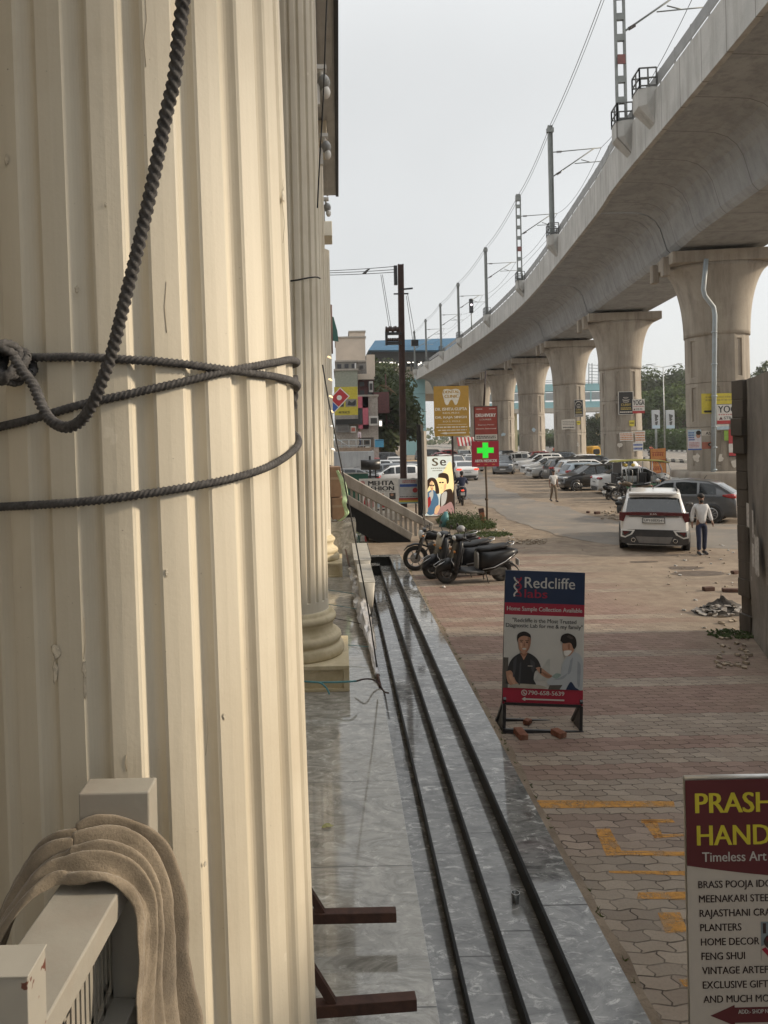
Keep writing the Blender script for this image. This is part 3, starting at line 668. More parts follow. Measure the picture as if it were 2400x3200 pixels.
for s_, z0, z1, wdt in ((.42, 1.72, 2.12, .20), (.80, 1.62, 2.05, .10), (.78, 1.18, 1.55, .16), (1.05, 1.1, 1.7, .3), (.62, .96, 1.03, .03)):
    c2 = Vector((6.42, 11.35)) + wd_ * s_; nn = Vector((wd_.y, -wd_.x)); c2 = c2 - Vector((-wd_.y, wd_.x)) * .05
    n = 11; pts = []
    for j in range(n): pts.append((j / (n-1) - .5, 1 - .10 * abs(vnoise(j * 1.3, s_ * 9))))
    for j in range(n): pts.append((.5 - j / (n-1), .0 + .35 * abs(vnoise(j * .9, s_ * 5, 3))))
    pp.add([(c2.x + wd_.x * a_ * wdt, c2.y + wd_.y * a_ * wdt, z0 + (z1 - z0) * b_) for a_, b_ in pts], [tuple(range(len(pts)))])
pp.build('torn_paper', M('torn_paper', (.50, .485, .465), .9, var=.35, scale=20), wt, T=Tw)
# ================================================================== elevated railway
XL = spline([(7.6,-34,0),(9.0,-14,0),(10.55,2,0),(12.5,20.6,0),(13.75,34.3,0),(14.6,40.4,0),(16.7,59.8,0),(17.5,73,0),(17.75,90,0),(17.3,115,0),(15.9,148.6,0),(14.6,170,0)], 24)
def deck(d):                                                          # left edge, unit normal to the right, at forward distance d
    for i in range(len(XL) - 1):
        if XL[i].y <= d <= XL[i+1].y:
            f = (d - XL[i].y) / (XL[i+1].y - XL[i].y); p = XL[i].lerp(XL[i+1], f)
            t = (XL[min(i+2, len(XL)-1)] - XL[max(i-1, 0)]).normalized(); return p, Vector((t.y, -t.x, 0))
HW, ZF = 6.1, 15.45
PIERS = [(12.0, ''), (39.6, ''), (58.0, ''), (73.5, ''), (88.5, ''), (103, ''), (118, ''), (133, '')]
vt = thing('railway_viaduct', 'curving elevated concrete railway viaduct on flared piers', 'viaduct', (20, 40, 12))
Tv = Matrix.Translation((-20, -40, -12))
half = [(-HW, ZF), (-4.6, ZF - .06), (-3.9, ZF - .12), (-3.4, ZF - .30), (-3.02, ZF - .62), (-2.78, ZF - 1.05), (-2.62, ZF - 1.6), (-2.45, ZF - 2.2), (-2.32, 13.08), (-2.18, 12.95)]
prof = half + [(-a, z) for a, z in reversed(half)] + [(HW, ZF + .25), (-HW, ZF + .25)]
def sweep(d0, d1, prof, n, mb, mat, smooth=False):
    rings = []
    for i in range(n + 1):
        p, nr = deck(d0 + (d1 - d0) * i / n); c = p + nr * HW
        rings.append([(c + nr * a + Vector((0, 0, z))) for a, z in prof])
    return mb.rings(rings, mat, smooth)
ends = [-34] + [p[0] for p in PIERS] + [148]
for a_, b_ in zip(ends, ends[1:]):
    n = max(6, int((b_ - a_) / 1.8))
    sweep(a_ + .08, b_ - .08, prof, n, MB(), m_conc).build('girder_span', m_conc, vt, T=Tv)
    for s_, nm in ((-1, 1), (1, 1)):
        mb = MB(); sweep(a_ + .03, b_ - .03, [(s_*HW - .12, ZF - .16), (s_*HW + .10, ZF - .16), (s_*HW + .10, ZF + 1.7), (s_*HW - .12, ZF + 1.7)], n, mb, m_parap)
        mb.build('parapet', m_parap, vt, T=Tv)
    mb = MB(); k_ = int((b_ - a_) / 1.5)
    for i in range(k_ + 1):
        p, nr = deck(a_ + .1 + (b_ - a_ - .2) * i / k_); mb.box((p.x, p.y, ZF + 2.05), (.05, .05, .80))
    rings = []
    for i in range(n + 1):
        p, nr = deck(a_ + (b_ - a_) * i / n); rings.append([p + nr * q + Vector((0, 0, z)) for q, z in ((-.02, ZF + 1.94), (.02, ZF + 1.94), (.02, ZF + 2.42), (-.02, ZF + 2.42))])
    mb.rings(rings, None, False); mb.build('guard_rail', M('rail_panel', (.27, .27, .265), .6, .2, scale=2), vt, T=Tv)
def mount(d):                                                         # projecting corbel with a small cage
    p, nr = deck(d); tg = Vector((-nr.y, nr.x, 0)); o = p - nr * .55; mb = MB()
    v = []
    for s_, q in ((-.50,.45), (-.36,.75), (.36,.75), (.50,.45)): v.append([p + nr * .02 + tg * s_ * .6 + Vector((0, 0, ZF + .25)), p - nr * q + tg * s_ + Vector((0, 0, ZF + 1.15)), p - nr * q + tg * s_ + Vector((0, 0, ZF + 1.85)), p + nr * .02 + tg * s_ + Vector((0, 0, ZF + 1.85))])
    mb.rings(v, m_parap, False); mb.build('corbel', m_parap, vt, T=Tv)
    mb = MB(); z0, z1 = ZF + 1.85, ZF + 2.65; cs = [p - nr * .05 - tg * .46, p - nr * .72 - tg * .46, p - nr * .72 + tg * .46, p - nr * .05 + tg * .46]
    for a, b2 in zip(cs, cs[1:]):
        for z in (z0 + .08, (z0 + z1) / 2, z1): mb.bar(a + Vector((0,0,z)), b2 + Vector((0,0,z)), .05)
        for f in (0, .5, 1): q = a.lerp(b2, f); mb.bar(q + Vector((0,0,z0)), q + Vector((0,0,z1)), .05)
    mb.build('cage', M('cage_steel', (.12, .12, .115), .6, .3), vt, T=Tv)
    return p - nr * .4, nr
m_mast = M('mast_steel', (.20, .21, .20), .55, .4, var=.25, scale=2)
MAST = [(32.6, 1), (50.5, 0), (65, 1), (82.5, 0), (101, 0), (116, 0), (131, 0), (145, 0)]
mount(29.6); tops = []; arms = []
for i, (d, lat) in enumerate(MAST):
    p, nr = mount(d); tg = Vector((-nr.y, nr.x, 0)); zb = ZF + 1.85; H = 7.8
    nth = ['nearest', 'second nearest', 'third nearest', 'fourth', 'fifth', 'sixth', 'seventh', 'farthest'][i]
    t = thing('catenary_mast', '%s %s steel mast on the viaduct edge, counted from the camera' % (nth, 'open ladder-like' if lat else 'plain'), 'mast', p + Vector((0, 0, zb)), group='catenary masts along the viaduct')
    Tm = Matrix.Translation(-(p + Vector((0, 0, zb)))); mb = MB()
    if lat:
        for s_ in (-.19, .19): mb.bar(p + nr * s_ + Vector((0,0,zb)), p + nr * s_ + Vector((0,0,zb+H)), .085, .16)
        z = .15
        while z < H: mb.bar(p - nr * .19 + Vector((0,0,zb+z)), p + nr * .19 + Vector((0,0,zb+z)), .16, .30); z += .95
    else:
        for s_ in (-.13, .13): mb.bar(p + nr * s_ + Vector((0,0,zb)), p + nr * s_ + Vector((0,0,zb+H)), .05, .22)
        mb.bar(p + Vector((0,0,zb)), p + Vector((0,0,zb+H)), .24, .05)
    mb.box(p + Vector((0,0,zb+H-.35)), (.46, .3, .3)); mb.build('mast_post', m_mast, t, T=Tm)
    mb = MB(); a0 = p + nr * .15 + Vector((0,0,zb+5.9)); a1 = a0 + nr * 3.3 + Vector((0,0,.1)); mb.cyl(a0, a1, .035, n=6)
    b0 = p + nr * .15 + Vector((0,0,zb+4.2)); mb.cyl(b0, a1 - nr * .45, .045, n=6)
    c0 = b0.lerp(a1, .45); mb.cyl(c0, c0 + nr * 2.2 + Vector((0,0,.05)), .03, n=6); mb.cyl(c0.lerp(b0, -.3), c0 + nr * 1.1 + Vector((0,0,.02)), .03, n=6)
    mb.build('cantilever', m_mast, t, T=Tm)
    mb = MB()
    for q, dr in ((a0, nr), (b0, (a1 - b0).normalized())):
        for j in range(5): mb.cyl(q + dr * (.28 + j * .07), q + dr * (.31 + j * .07), .085, n=8)
    mb.build('insulator', M('insulator_brown', (.05, .03, .025), .3), t, T=Tm)
    if lat: MB().box(p - tg * .16 + Vector((0,0,zb+2.9)), (.34, .06, .42)).build('number_plate', M('plate_maroon', (.17, .06, .055), .6), t, T=Tm)
    tops.append(p + Vector((0,0,zb+H))); arms.append((a1, c0 + nr * 2.1))
def wire(pts, r, label, sag=.0, grp='wires over the viaduct'):
    mb = MB(); 
    for a, b2 in zip(pts, pts[1:]):
        q = [a.lerp(b2, j / 8) - Vector((0, 0, sag * 4 * (j / 8) * (1 - j / 8))) for j in range(9)]; mb.tube(q, r, 4)
    return tag(mb.build('overhead_wire', M('wire_dark', (.07, .07, .07), .6)), label, 'wire', grp)
pre = Vector((9.8, 12, 25.9)); 
wire([pre] + tops, .020, 'upper of the two thin wires strung from mast top to mast top', .35)
wire([pre - Vector((0,0,.35))] + [p - Vector((0,0,.35)) for p in tops], .016, 'lower of the two thin wires strung from mast top to mast top', .35)
wire([arms[0][0] + Vector((-2.6,-20,0))] + [a[0] for a in arms], .016, 'sagging wire joining the cantilever arm ends', .8)
wire([arms[0][1] + Vector((-2.6,-20,0))] + [a[1] for a in arms], .016, 'nearly level contact wire below the cantilever arms', .05)
sp, snr = deck(92); t = thing('railway_signal', 'short dark railway signal with a lit lamp beside the viaduct parapet', 'signal', sp + Vector((-.4, 0, ZF + 1.7)))
MB().cyl((0,0,0), (0,0,2.2), .07).build('signal_post', m_mast, t); MB().box((0, 0, 2.9), (.5, .35, 1.6)).cyl((0,0,3.7),(0,0,3.9),.3,.25).build('signal_head', m_black, t, bevel=.03)
MB().cyl((0,-.18,3.1),(0,-.21,3.1),.14).build('lamp', M('signal_lamp', (.9, .8, .85), .3, emit=1.2), t)

# ------------------------------------------------------------------ piers
PL = ['near', 'second', 'third', 'fourth', 'fifth', 'sixth', 'seventh']
desc = ['nearest flared concrete pier, with a pale drain pipe and posters', 'second flared pier from the camera, carrying a black poster and torn bills', 'third flared pier, with a black arched poster and white banner',
        'fourth flared concrete pier standing behind the parked white cars', 'fifth flared concrete pier right of the red courier board', 'sixth flared concrete pier behind the two tall red boards', 'farthest flared concrete pier behind the yellow clinic board']
PC = []
for (d, _), ds in zip(PIERS[1:], desc):
    p, nr = deck(d); c = p + nr * HW; ang = math.atan2(nr.y, nr.x); PC.append((c, ang))
    t = thing('viaduct_pier', ds, 'pier', (c.x, c.y, 0), ang, group='flared piers under the viaduct')
    MB().loft([(-.3,0,0,2.3,2.2),(1.05,0,0,2.3,2.2),(1.18,0,0,2.22,2.12)], 32, 3.0, axis='Z').build('pedestal', m_pier, t)
    mb = MB(); NF = 16; rad = 1.56                                    # shaft: sixteen flat panels with raised margins, in lifts
    zs = [1.15, 3.5, 5.85, 8.35]
    for z0, z1 in zip(zs, zs[1:]):
        for i in range(NF):
            a0 = 2 * math.pi * (i - .5) / NF; a1 = 2 * math.pi * (i + .5) / NF
            P = lambda a, z, r=rad: (r * math.cos(a), r * math.sin(a), z)
            m0, m1, e0, e1 = a0 + .10, a1 - .10, z0 + .30, z1 - .22; inn = rad - .07
            o = [P(a0, z0+.03), P(a1, z0+.03), P(a1, z1), P(a0, z1)]; q = [P(m0, e0), P(m1, e0), P(m1, e1), P(m0, e1)]; qi = [P(m0+.012, e0+.03, inn), P(m1-.012, e0+.03, inn), P(m1-.012, e1-.03, inn), P(m0+.012, e1-.03, inn)]
            if i % 2: 
                for j in range(4): mb.quad(o[j], o[(j+1)%4], q[(j+1)%4], q[j]); mb.quad(q[j], q[(j+1)%4], qi[(j+1)%4], qi[j])
                mb.quad(*qi)
            else: mb.quad(*o)
            mb.quad(P(a0, z0, rad-.05), P(a1, z0, rad-.05), P(a1, z0+.03), P(a0, z0+.03))
    mb.build('shaft', m_pier, t)
    secs = []
    for i in range(17):
        f = i / 16; q = 1 - math.sqrt(max(0, 1 - (f * .985) ** 2)); secs.append((8.35 + 3.75 * f, 0, 0, 1.57 + 1.10 * q * 1.2, 1.55 + .25 * q))
    MB().loft(secs, 40, 2.3, m_pier, 'Z').build('capital', m_pier, t)
    MB().box((0,0,12.42), (5.5, 3.5, .62)).box((-2.85,-.9,12.1), (.35,.5,1.0)).box((-2.85,.9,12.1), (.35,.5,1.0)).build('cap_slab', m_pier, t, bevel=.04)
    MB().box((-1.3,0,12.84),(.9,1.2,.22)).box((1.3,0,12.84),(.9,1.2,.22)).box((0,.3,12.84),(4.4,.5,.2)).build('bearing', m_black, t)
    if d < 40:
        d = c.y; T_ = Matrix.Translation((c.x, c.y, 0)) @ Matrix.Rotation(ang, 4, 'Z'); Ti = T_.inverted(); D_ = d - 1.95
        pts = [at(2207, 810, d-1.95), at(2198, 905, d-1.95), at(2203, 925, d-1.9), at(2230, 960, d-1.75), at(2234, 985, d-1.72), at(2229, 1488, d-1.72)]
        mb = MB().tube(pts, .115, 10); 
        for y in (1040, 1140, 1240, 1335, 1400, 1470): q = at(2232, y, d-1.72); mb.cyl(q, q + Vector((0,0,.07)), .14, n=10)
        mb.build('drain_pipe', M('pipe_blue_grey', (.40, .47, .52), .5, var=.12, scale=3, dirt=((.3,.28,.25),.5)), t, T=Ti)
# ------------------------------------------------------------------ bills and boards on the piers
m_pw, m_pbk, m_pyl, m_pr, m_po, m_pb = M('print_white', (.66,.64,.60), .7), M('print_black', (.022,.022,.024), .6), M('print_yellow', (.62,.52,.06), .65, var=.12), M('print_red', (.42,.035,.04), .6), M('print_orange', (.55,.21,.07), .7), M('print_blue', (.04,.10,.34), .6)
m_pg, m_gold, m_sky2, m_skin, m_hair = M('print_green', (.26,.42,.07), .7), M('print_gold', (.50,.38,.10), .6), M('print_pale_blue', (.42,.53,.60), .7), M('print_skin', (.42,.23,.15), .7, var=.1), M('print_hair', (.02,.015,.013), .8)
m_pw2 = M('print_cream', (.56, .52, .46), .7); m_maroon = M('print_maroon', (.085, .010, .014), .55, var=.08)
def bill(pi, x0, y0, x1, y1, label, gap=0.0, name='poster', cat='poster'):
    D = PC[pi][0].y - 1.575 - gap; a, b2 = at(x0, y1, D), at(x1, y0, D); W, H = b2.x - a.x, b2.z - a.z
    t = thing(name, label, cat, (a.x, D, a.z)); return t, Board(W, H)
def lines(B, u0, u1, v0, v1, n, mat, seed, L=2, part='print'):
    r_ = random.Random(seed); h = (v1 - v0) / n
    for i in range(n):
        u = u0
        while u < u1 - .02:
            w_ = r_.uniform(.05, .16) * (u1 - u0); B.rect(u, v0 + h*i + h*.22, min(u + w_, u1), v0 + h*i + h*.78, mat, L, part); u += w_ + .025 * (u1 - u0)
t, B = bill(0, 2192, 1228, 2298, 1264, 'faded yellow board strapped across the nearest pier behind the drain pipe', .02, 'board', 'board')
B.rect(0,0,1,1,m_pyl).rect(0,1,.36,1.86,m_pyl); lines(B,.12,.9,.2,.75,2,M('print_faded', (.45,.36,.08), .7),3); B.poly([(.06,1.66),(.1,1.52),(.1,1.56),(.36,1.56),(.36,1.76),(.1,1.76),(.1,1.80)],m_pbk,2); B.text('Tower',.12,.34,1.6,1.72,m_pw); B.done(t)
def yoga(pi, x0, y0, x1, y1, label):
    t, B = bill(pi, x0, y0, x1, y1, label, .035); B.rect(0,0,1,1,m_pw).rect(0,.82,1,1,m_pr,2)
    B.text('YOGA',.05,.97,.06,.42,m_pbk,3,.03); lines(B,.06,.95,.46,.58,1,M('print_pink',(.5,.25,.24),.7),4); B.text('STB AA',.26,.82,.62,.76,m_pbk,3,.02); B.poly([(.07,.78),(.15,.62),(.22,.78)],m_maroon,2); B.done(t)
yoga(0, 2241, 1263, 2322, 1325, 'white YOGA poster with red foot on the nearest pier')
yoga(1, 1977, 1247, 2014, 1292, 'small white YOGA poster on the second pier beside the black poster')
t, B = bill(0, 2150, 1342, 2191, 1407, 'pale blue printed notice with dark blue foot on the nearest pier', .03); B.rect(0,0,1,1,m_sky2).rect(0,.34,1,.93,M('print_lilac',(.58,.56,.60),.7),1).rect(0,.93,1,1,m_pb,2)
B.ell(.78,.28,.17,.14,m_skin).ell(.80,.16,.19,.11,m_hair); lines(B,.05,.5,.1,.55,4,m_pb,8); lines(B,.1,.85,.6,.88,4,M('print_pink'  , (.5,.25,.24),.7),9); B.done(t)
t, B = bill(0, 2194, 1346, 2226, 1403, 'torn bill reading AS beside the drain pipe on the nearest pier', .02); B.rect(0,0,1,.26,m_pw2).rect(0,.62,1,1,M('print_brick',(.36,.13,.09),.8)); B.text('AS',.35,.85,.06,.22,m_pbk,3,.03); B.ell(.72,.76,.16,.10,m_pbk,2).ell(.8,.77,.09,.06,m_pw2,3); B.done(t)
t, B = bill(0, 2240, 1325, 2278, 1343, 'white and pale blue strip under the YOGA poster on the nearest pier', .02); B.rect(0,0,1,1,m_pw).rect(0,.4,1,1,m_sky2,2); B.done(t)
t, B = bill(0, 2263, 1345, 2277, 1377, 'small lime green sticker on the nearest pier', .02, 'sticker', 'sticker'); B.rect(0,0,1,1,m_pg); B.done(t)
t, B = bill(0, 2278, 1341, 2318, 1428, 'red and white portrait poster low on the nearest pier beside the old wall', .03)
B.rect(0,0,1,1,m_pw).rect(0,0,.62,.52,m_pr,2).rect(.6,0,1,.3,m_pb,2).ell(.55,.42,.24,.12,m_skin).ell(.55,.34,.26,.08,m_hair,3).blob([(.2,.8),(.25,.6),(.5,.52),(.85,.58),(.95,.8)],m_pw,4).rect(0,.84,1,1,m_pr,4).rect(0,.96,1,1,m_pbk,5); B.done(t)
for pi, x0, y0, x1, y1, sd, nm in ((0,2162,1412,2192,1450,1,'peeled white paper remains below the pale blue notice on the nearest pier'),(0,2243,1412,2262,1452,2,'strip of peeled paper right of the drain pipe on the nearest pier'),(0,2282,1430,2318,1466,3,'torn white bill under the red portrait poster on the nearest pier'),(2,1800,1380,1812,1398,4,'little white scrap of paper low on the third pier'),(1,1925,1382,1948,1402,5,'peeled paper scrap low at left on the second pier'),(3,1660,1335,1676,1352,6,'torn coloured bill on the fourth pier'),(4,1560,1350,1585,1366,7,'faded coloured bill on the fifth pier')):
    t, B = bill(pi, x0, y0, x1, y1, nm, .02, 'handbill', 'handbill'); rr_ = random.Random(sd); B.poly([(.5+.5*math.cos(a_)*rr_.uniform(.35,1), .5-.5*math.sin(a_)*rr_.uniform(.45,1)) for a_ in [2*math.pi*i/13 for i in range(13)]], m_pw2 if sd < 6 else m_sky2); B.done(t)
def curry(pi, x0, y0, x1, y1, label, arch):
    t, B = bill(pi, x0, y0, x1, y1, label, .02); B.rect(0,0,1,1,m_pw).rect(.04,.02,.96,.98,m_pbk,2)
    if arch: B.ell(.5,.25,.38,.17,m_pw2,3).ell(.5,.27,.34,.15,m_pbk,4)
    for v, ru in ((.26,.17),(.36,.24),(.44,.20)): B.ell(.5,v,ru,.035,m_pw2,5).ell(.5,v-.012,ru*.85,.02,m_pbk,6)
    B.text('CURRY',.18,.82,.52,.63,m_gold,6,.02); lines(B,.15,.85,.68,.80,2,m_gold,5,5); lines(B,.1,.9,.84,.94,1,m_pw2,6,5); B.done(t)
curry(1, 1933, 1223, 1979, 1296, 'black food poster with gold lettering on the second pier', False)
curry(2, 1795, 1249, 1822, 1303, 'narrow black arched food poster on the third pier', True)
t, B = bill(2, 1755, 1309, 1798, 1343, 'crumpled white cloth banner with faint text on the third pier', .02, 'banner', 'banner'); B.poly([(0,.06),(.5,0),(1,.02),(.98,1),(.45,.95),(.02,1)],m_pw2); lines(B,.08,.92,.15,.6,3,M('print_grey',(.3,.28,.25),.8),2); lines(B,.1,.9,.7,.88,1,m_pbk,4); B.done(t)
for pi, x0, y0, x1, y1, nm in ((1,1966,1313,1983,1333,'second'),(2,1802,1315,1814,1328,'third')):
    t, B = bill(pi, x0, y0, x1, y1, 'little yellow sticker on the %s pier' % nm, .02, 'sticker', 'sticker'); B.poly([(0,.05),(1,0),(.95,.9),(.5,1),(.05,.85)],m_pyl); lines(B,.15,.85,.3,.6,1,m_pbk,2); B.done(t)
for x0, y0, x1, y1, nm, mt in ((1936,1350,1979,1379,'wider of two bills with orange text on the second pier',m_po),(1984,1345,2016,1383,'narrower of two bills with orange text on the second pier',m_po),(1978,1381,2010,1411,'white bill with blue writing low on the second pier',m_pb)):
    t, B = bill(1, x0, y0, x1, y1, nm, .02, 'handbill', 'handbill'); B.poly([(0,.05),(.6,0),(1,.04),(.97,.6),(1,1),(.3,.94),(.03,1)],m_pw); lines(B,.06,.94,.1,.9,4 if mt is m_po else 2,mt,7); B.done(t)

# ================================================================== station, footbridge, far buildings
m_blue = M('blue_roof_sheet', (.035, .115, .20), .5, var=.12, scale=.4); m_teal = M('teal_cladding', (.27, .47, .50), .55, var=.08, scale=.3); m_dks = M('station_dark', (.055, .052, .05), .7, var=.25, scale=.5)
st_ = thing('railway_station', 'station with a big blue sheet roof at the far end of the viaduct', 'station', (16, 155, 0)); Ts = Matrix.Translation((-16, -155, 0)); Dk = 152
def P(px, py, D=Dk): return at(px, py, D)
a, b2, c, d = P(1172, 1064), P(1440, 1056), P(1450, 1098), P(1150, 1098)
MB().prism([a, b2, c + Vector((0,-2,0)), d + Vector((0,-2,0))], (0, 40, 0)).prism([a, d + Vector((0,-2,0)), P(1140, 1118)], (0, 40, 0)).build('roof', m_blue, st_, T=Ts)
MB().prism([P(1162,1099,153), P(1450,1099,153), P(1450,1128,153), P(1150,1128,153)], (0, 30, 0)).build('upper_wall', m_dks, st_, T=Ts)
MB().prism([P(1195,1146,156), P(1450,1146,156), P(1450,1230,156), P(1195,1230,156)], (0, 30, 0)).build('platform_wall', M('station_plaster',(.38,.34,.28),.8), st_, T=Ts)
mb = MB()
for i in range(14): q = P(1195 + i * 18, 1128, 154); mb.bar(q, q - Vector((0,0,2.2)), .35)
mb.build('column_row', m_dks, st_, T=Ts)
mb = MB(); rg = random.Random(4)
for i in range(16):
    q = P(1192 + i * 14 + rg.uniform(-4,4), 1132 + rg.uniform(-3, 9), 155); mb.box(q, (rg.uniform(.4,1.1), .2, rg.uniform(.3,.8)))
mb.build('lamp', M('station_lamps', (.9,.85,.75), .5, emit=1.6), st_, T=Ts)
q0, q1 = P(1268, 1184, 146), P(1328, 1184, 146)
tp = thing('clad_pier', 'tall pale teal clad wall under the far end of the viaduct', 'pier', (q0.x, 146, 0)); Tp = Matrix.Translation((-q0.x, -146, 0))
MB().box(((q0.x+q1.x)/2, 147.5, q0.z/2), (q1.x-q0.x, 3, q0.z)).build('cladding', m_teal, tp, T=Tp); mb = MB()
for i in range(1, 5): mb.box(((q0.x+q1.x)/2, 145.98, q0.z*i/5), (q1.x-q0.x, .02, .06))
mb.build('joint', m_dks, tp, T=Tp)
q = P(1305, 1461-160, 145); tag(MB().box((q.x, 145.6, q.z), (.7, .6, .35)).build('wall_lamp', M('station_lamps',(.9,.85,.75),.5)), 'small lit lamp on the teal clad wall', 'lamp')
fb = thing('footbridge', 'pale teal pedestrian bridge crossing behind the viaduct piers', 'bridge', (40, 150, 0)); Tf = Matrix.Translation((-40, -150, 0)); FD = 150
def beam(y0, y1, mat, nm, x0=1500, x1=1895, dep=3):
    a, b2 = at(x0, y1, FD), at(x1, y0 + 0, FD); z0 = at(1700, y1, FD).z; z1 = at(1700, y0, FD).z
    MB().box(((a.x+b2.x)/2, FD + dep/2, (z0+z1)/2), (b2.x-a.x, dep, z1-z0)).build(nm, mat, fb, T=Tf)
beam(1201, 1223, m_teal, 'upper_girder'); beam(1257, 1276, m_teal, 'lower_girder'); beam(1276, 1290, M('bridge_concrete',(.42,.39,.34),.8), 'deck_slab', dep=4)
mb = MB()
for i in range(9): q = at(1510 + i*48, 1223, FD); q2 = at(1510 + i*48, 1257, FD); mb.bar(q, q2, .25); 
mb.build('upright', m_teal, fb, T=Tf)
beam(1228, 1252, M('bridge_interior',(.30,.33,.34),.7), 'side_panel', dep=.2)
mb = MB()
for y in (1140, 1150, 1160, 1170, 1180): mb.bar(at(1840, y, FD), at(1895, y + 3, FD), .10)
for x in (1840, 1850, 1870, 1893): mb.bar(at(x, 1135, FD), at(x, 1201, FD), .14)
for y in (1188, 1194): mb.bar(at(1500, y + 4, FD), at(1895, y, FD), .10)
mb.build('roof_frame', M('bridge_steel',(.25,.27,.28),.6), fb, T=Tf)
for x in (1608, 1888, 1440):
    q = at(x, 1290, FD); MB().box((q.x, FD + 2, q.z / 2), (1.6, 1.6, q.z)).build('support', M('bridge_pillar',(.55,.48,.28),.8), fb, T=Tf)

m_win = M('far_window', (.035,.035,.04), .3, var=.3)
def block(label, x0, y0, x1, y1, D, mat, cols=0, rows=0, wmat=None, dep=9, extra=None):
    a, b2 = at(x0, y0, D), at(x1, y0, D); xm = (x0 + x1) / 2; z1 = at(xm, y0, D).z; W = b2.x - a.x
    t = thing('building', label, 'building', (a.x, D, 0), group='buildings at the end of the street')
    MB().box((W/2, dep/2, z1/2), (W, dep, z1)).build('wall', mat, t)
    MB().box((W/2, dep/2, z1 + .09), (W + .2, dep + .2, .18)).build('roof', M('roof_slab',(.33,.30,.26),.9), t)
    zb = at(xm, y1, D).z
    for i in range(cols):
        for j in range(rows):
            w_, h_ = W / cols, (z1 - zb) / max(rows, 1)
            f = MB().box((w_*(i+.5), -.02, zb + h_*(j+.5)), (w_*.56, .08, h_*.5)).build('window', wmat or m_win, t)
    return t, W, z1
m_crm, m_gry = M('far_cream', (.52,.44,.36), .85, var=.08, scale=1, dirt=((.36,.31,.26),.5)), M('far_grey', (.21,.20,.18), .85, var=.2, scale=1.5)
block('cream windowless block above the grey shops', 1048, 1056, 1141, 1132, 88, m_crm)
block('taller cream parapet block at the top of the street', 1091, 1038, 1140, 1056, 91, m_crm)
block('grey concrete building with dark window band behind the yellow hoarding', 1049, 1131, 1116, 1158, 80, m_gry, 3, 1)
block('narrow grey rendered block beside the dark trees', 1114, 1131, 1149, 1180, 82, M('far_grey_lower',(.23,.215,.20),.85))
block('sage green fronted shop carrying the yellow hoarding', 1046, 1158, 1117, 1208, 74, M('far_sage',(.24,.25,.20),.8))
t, W, z1 = block('maroon brick building with stepped balconies by the trees', 1118, 1187, 1168, 1240, 78, M('far_maroon',(.11,.045,.045),.85,var=.25), 2, 2)
MB().box((W+.7,-1.0,z1-2.6),(1.6,1.8,2.2)).build('balcony', M('far_maroon',(.11,.045,.045),.85), t); MB().box((W/2,-.4,z1+.3),(W,.3,.6)).box((W*.85,1,z1+1.6),(.9,.9,2.4)).build('parapet', m_crm, t)
t, W, z1 = block('low white walled building with pink framed dark shopfront', 1044, 1240, 1180, 1365, 70, M('far_white',(.33,.30,.265),.85,var=.25,dirt=((.20,.17,.15),.6)))
pk = M('pink_frame', (.42,.10,.14), .6); a, b2 = at(1118,1240,69.8), at(1152,1340,69.8); lx = a.x - t.location.x; w_ = b2.x - a.x
MB().box((lx+w_/2,-.25,a.z-.55),(w_,.3,1.1)).box((lx+w_-.28,-.25,(a.z+b2.z)/2),(.55,.3,a.z-b2.z)).box((lx+w_/2,-.25,b2.z+.2),(w_,.3,.4)).build('shopfront_frame', pk, t)
MB().box((lx+w_/2-.3,-.1,(a.z+b2.z)/2),(w_-.6,.15,a.z-b2.z-1)).build('window', m_glassd, t)
MB().box((W*.3,-.3,at(1100,1318,70).z),(W*.55,.6,.5)).build('awning', m_black, t)
# clutter on the far fronts: small signs, boxes, pipes and shutters as things of their own
def small(name, label, cat, x0, y0, x1, y1, D, mat, mat2, dep=.35):
    a, b2 = at(x0, y1, D), at(x1, y0, D); t = thing(name, label, cat, (a.x, D - dep, a.z)); W, H = b2.x-a.x, b2.z-a.z
    MB().box((W/2, dep/2, H/2), (W, dep, H)).build('case', mat, t, bevel=.015); MB().box((W/2, -.012, H*.5), (W*.7, .03, H*.6)).build('face', mat2, t)
a_o = M('tank_orange', (.50,.24,.06), .6); a_w = M('cooler_white', (.48,.46,.43), .6); a_g = M('shutter_grey', (.17,.165,.16), .6, .2)
small('water_tank', 'small orange tank with pale cap on the roof beside the maroon building', 'tank', 1150, 1158, 1166, 1182, 79, a_o, a_w)
small('cooler', 'white air cooler on the maroon building wall, upper one', 'air cooler', 1153, 1192, 1165, 1226, 77.5, a_w, m_dks)
small('shutter', 'grey rolling shutter under the yellow hoarding', 'shutter', 1050, 1322, 1092, 1352, 69.6, a_g, M('shutter_rib', (.11,.105,.10), .6), .12)
small('wall_sign', 'small pale sign with dark figure beside the pink framed shopfront', 'sign', 1154, 1300, 1182, 1330, 69.5, a_w, m_dks, .10)
small('lamp_sign', 'round lit sign bracket right of the pink framed shopfront', 'sign', 1184, 1312, 1194, 1334, 69.0, a_w, M('station_lamps', (.9,.85,.75), .5), .10)
small('cooler', 'grey box unit on the narrow grey block', 'air cooler', 1122, 1140, 1136, 1156, 81.4, a_g, m_dks)
small('notice', 'faded bill on the low white walled building', 'notice', 1096, 1332, 1112, 1352, 69.4, a_w, M('notice_red', (.34,.10,.07), .8), .05)
for px, D, lb_ in ((1110, 79.3, 'pale drain pipe at the right edge of the grey building'), (1149, 81.0, 'dark drain pipe between the narrow grey block and the trees')):
    p = at(px, 1135, D); t = tag(MB().tube([(p.x, D, 0), (p.x, D, p.z)], .07, 6).build('wall_pipe', a_w if px == 1110 else a_g), lb_, 'pipe')
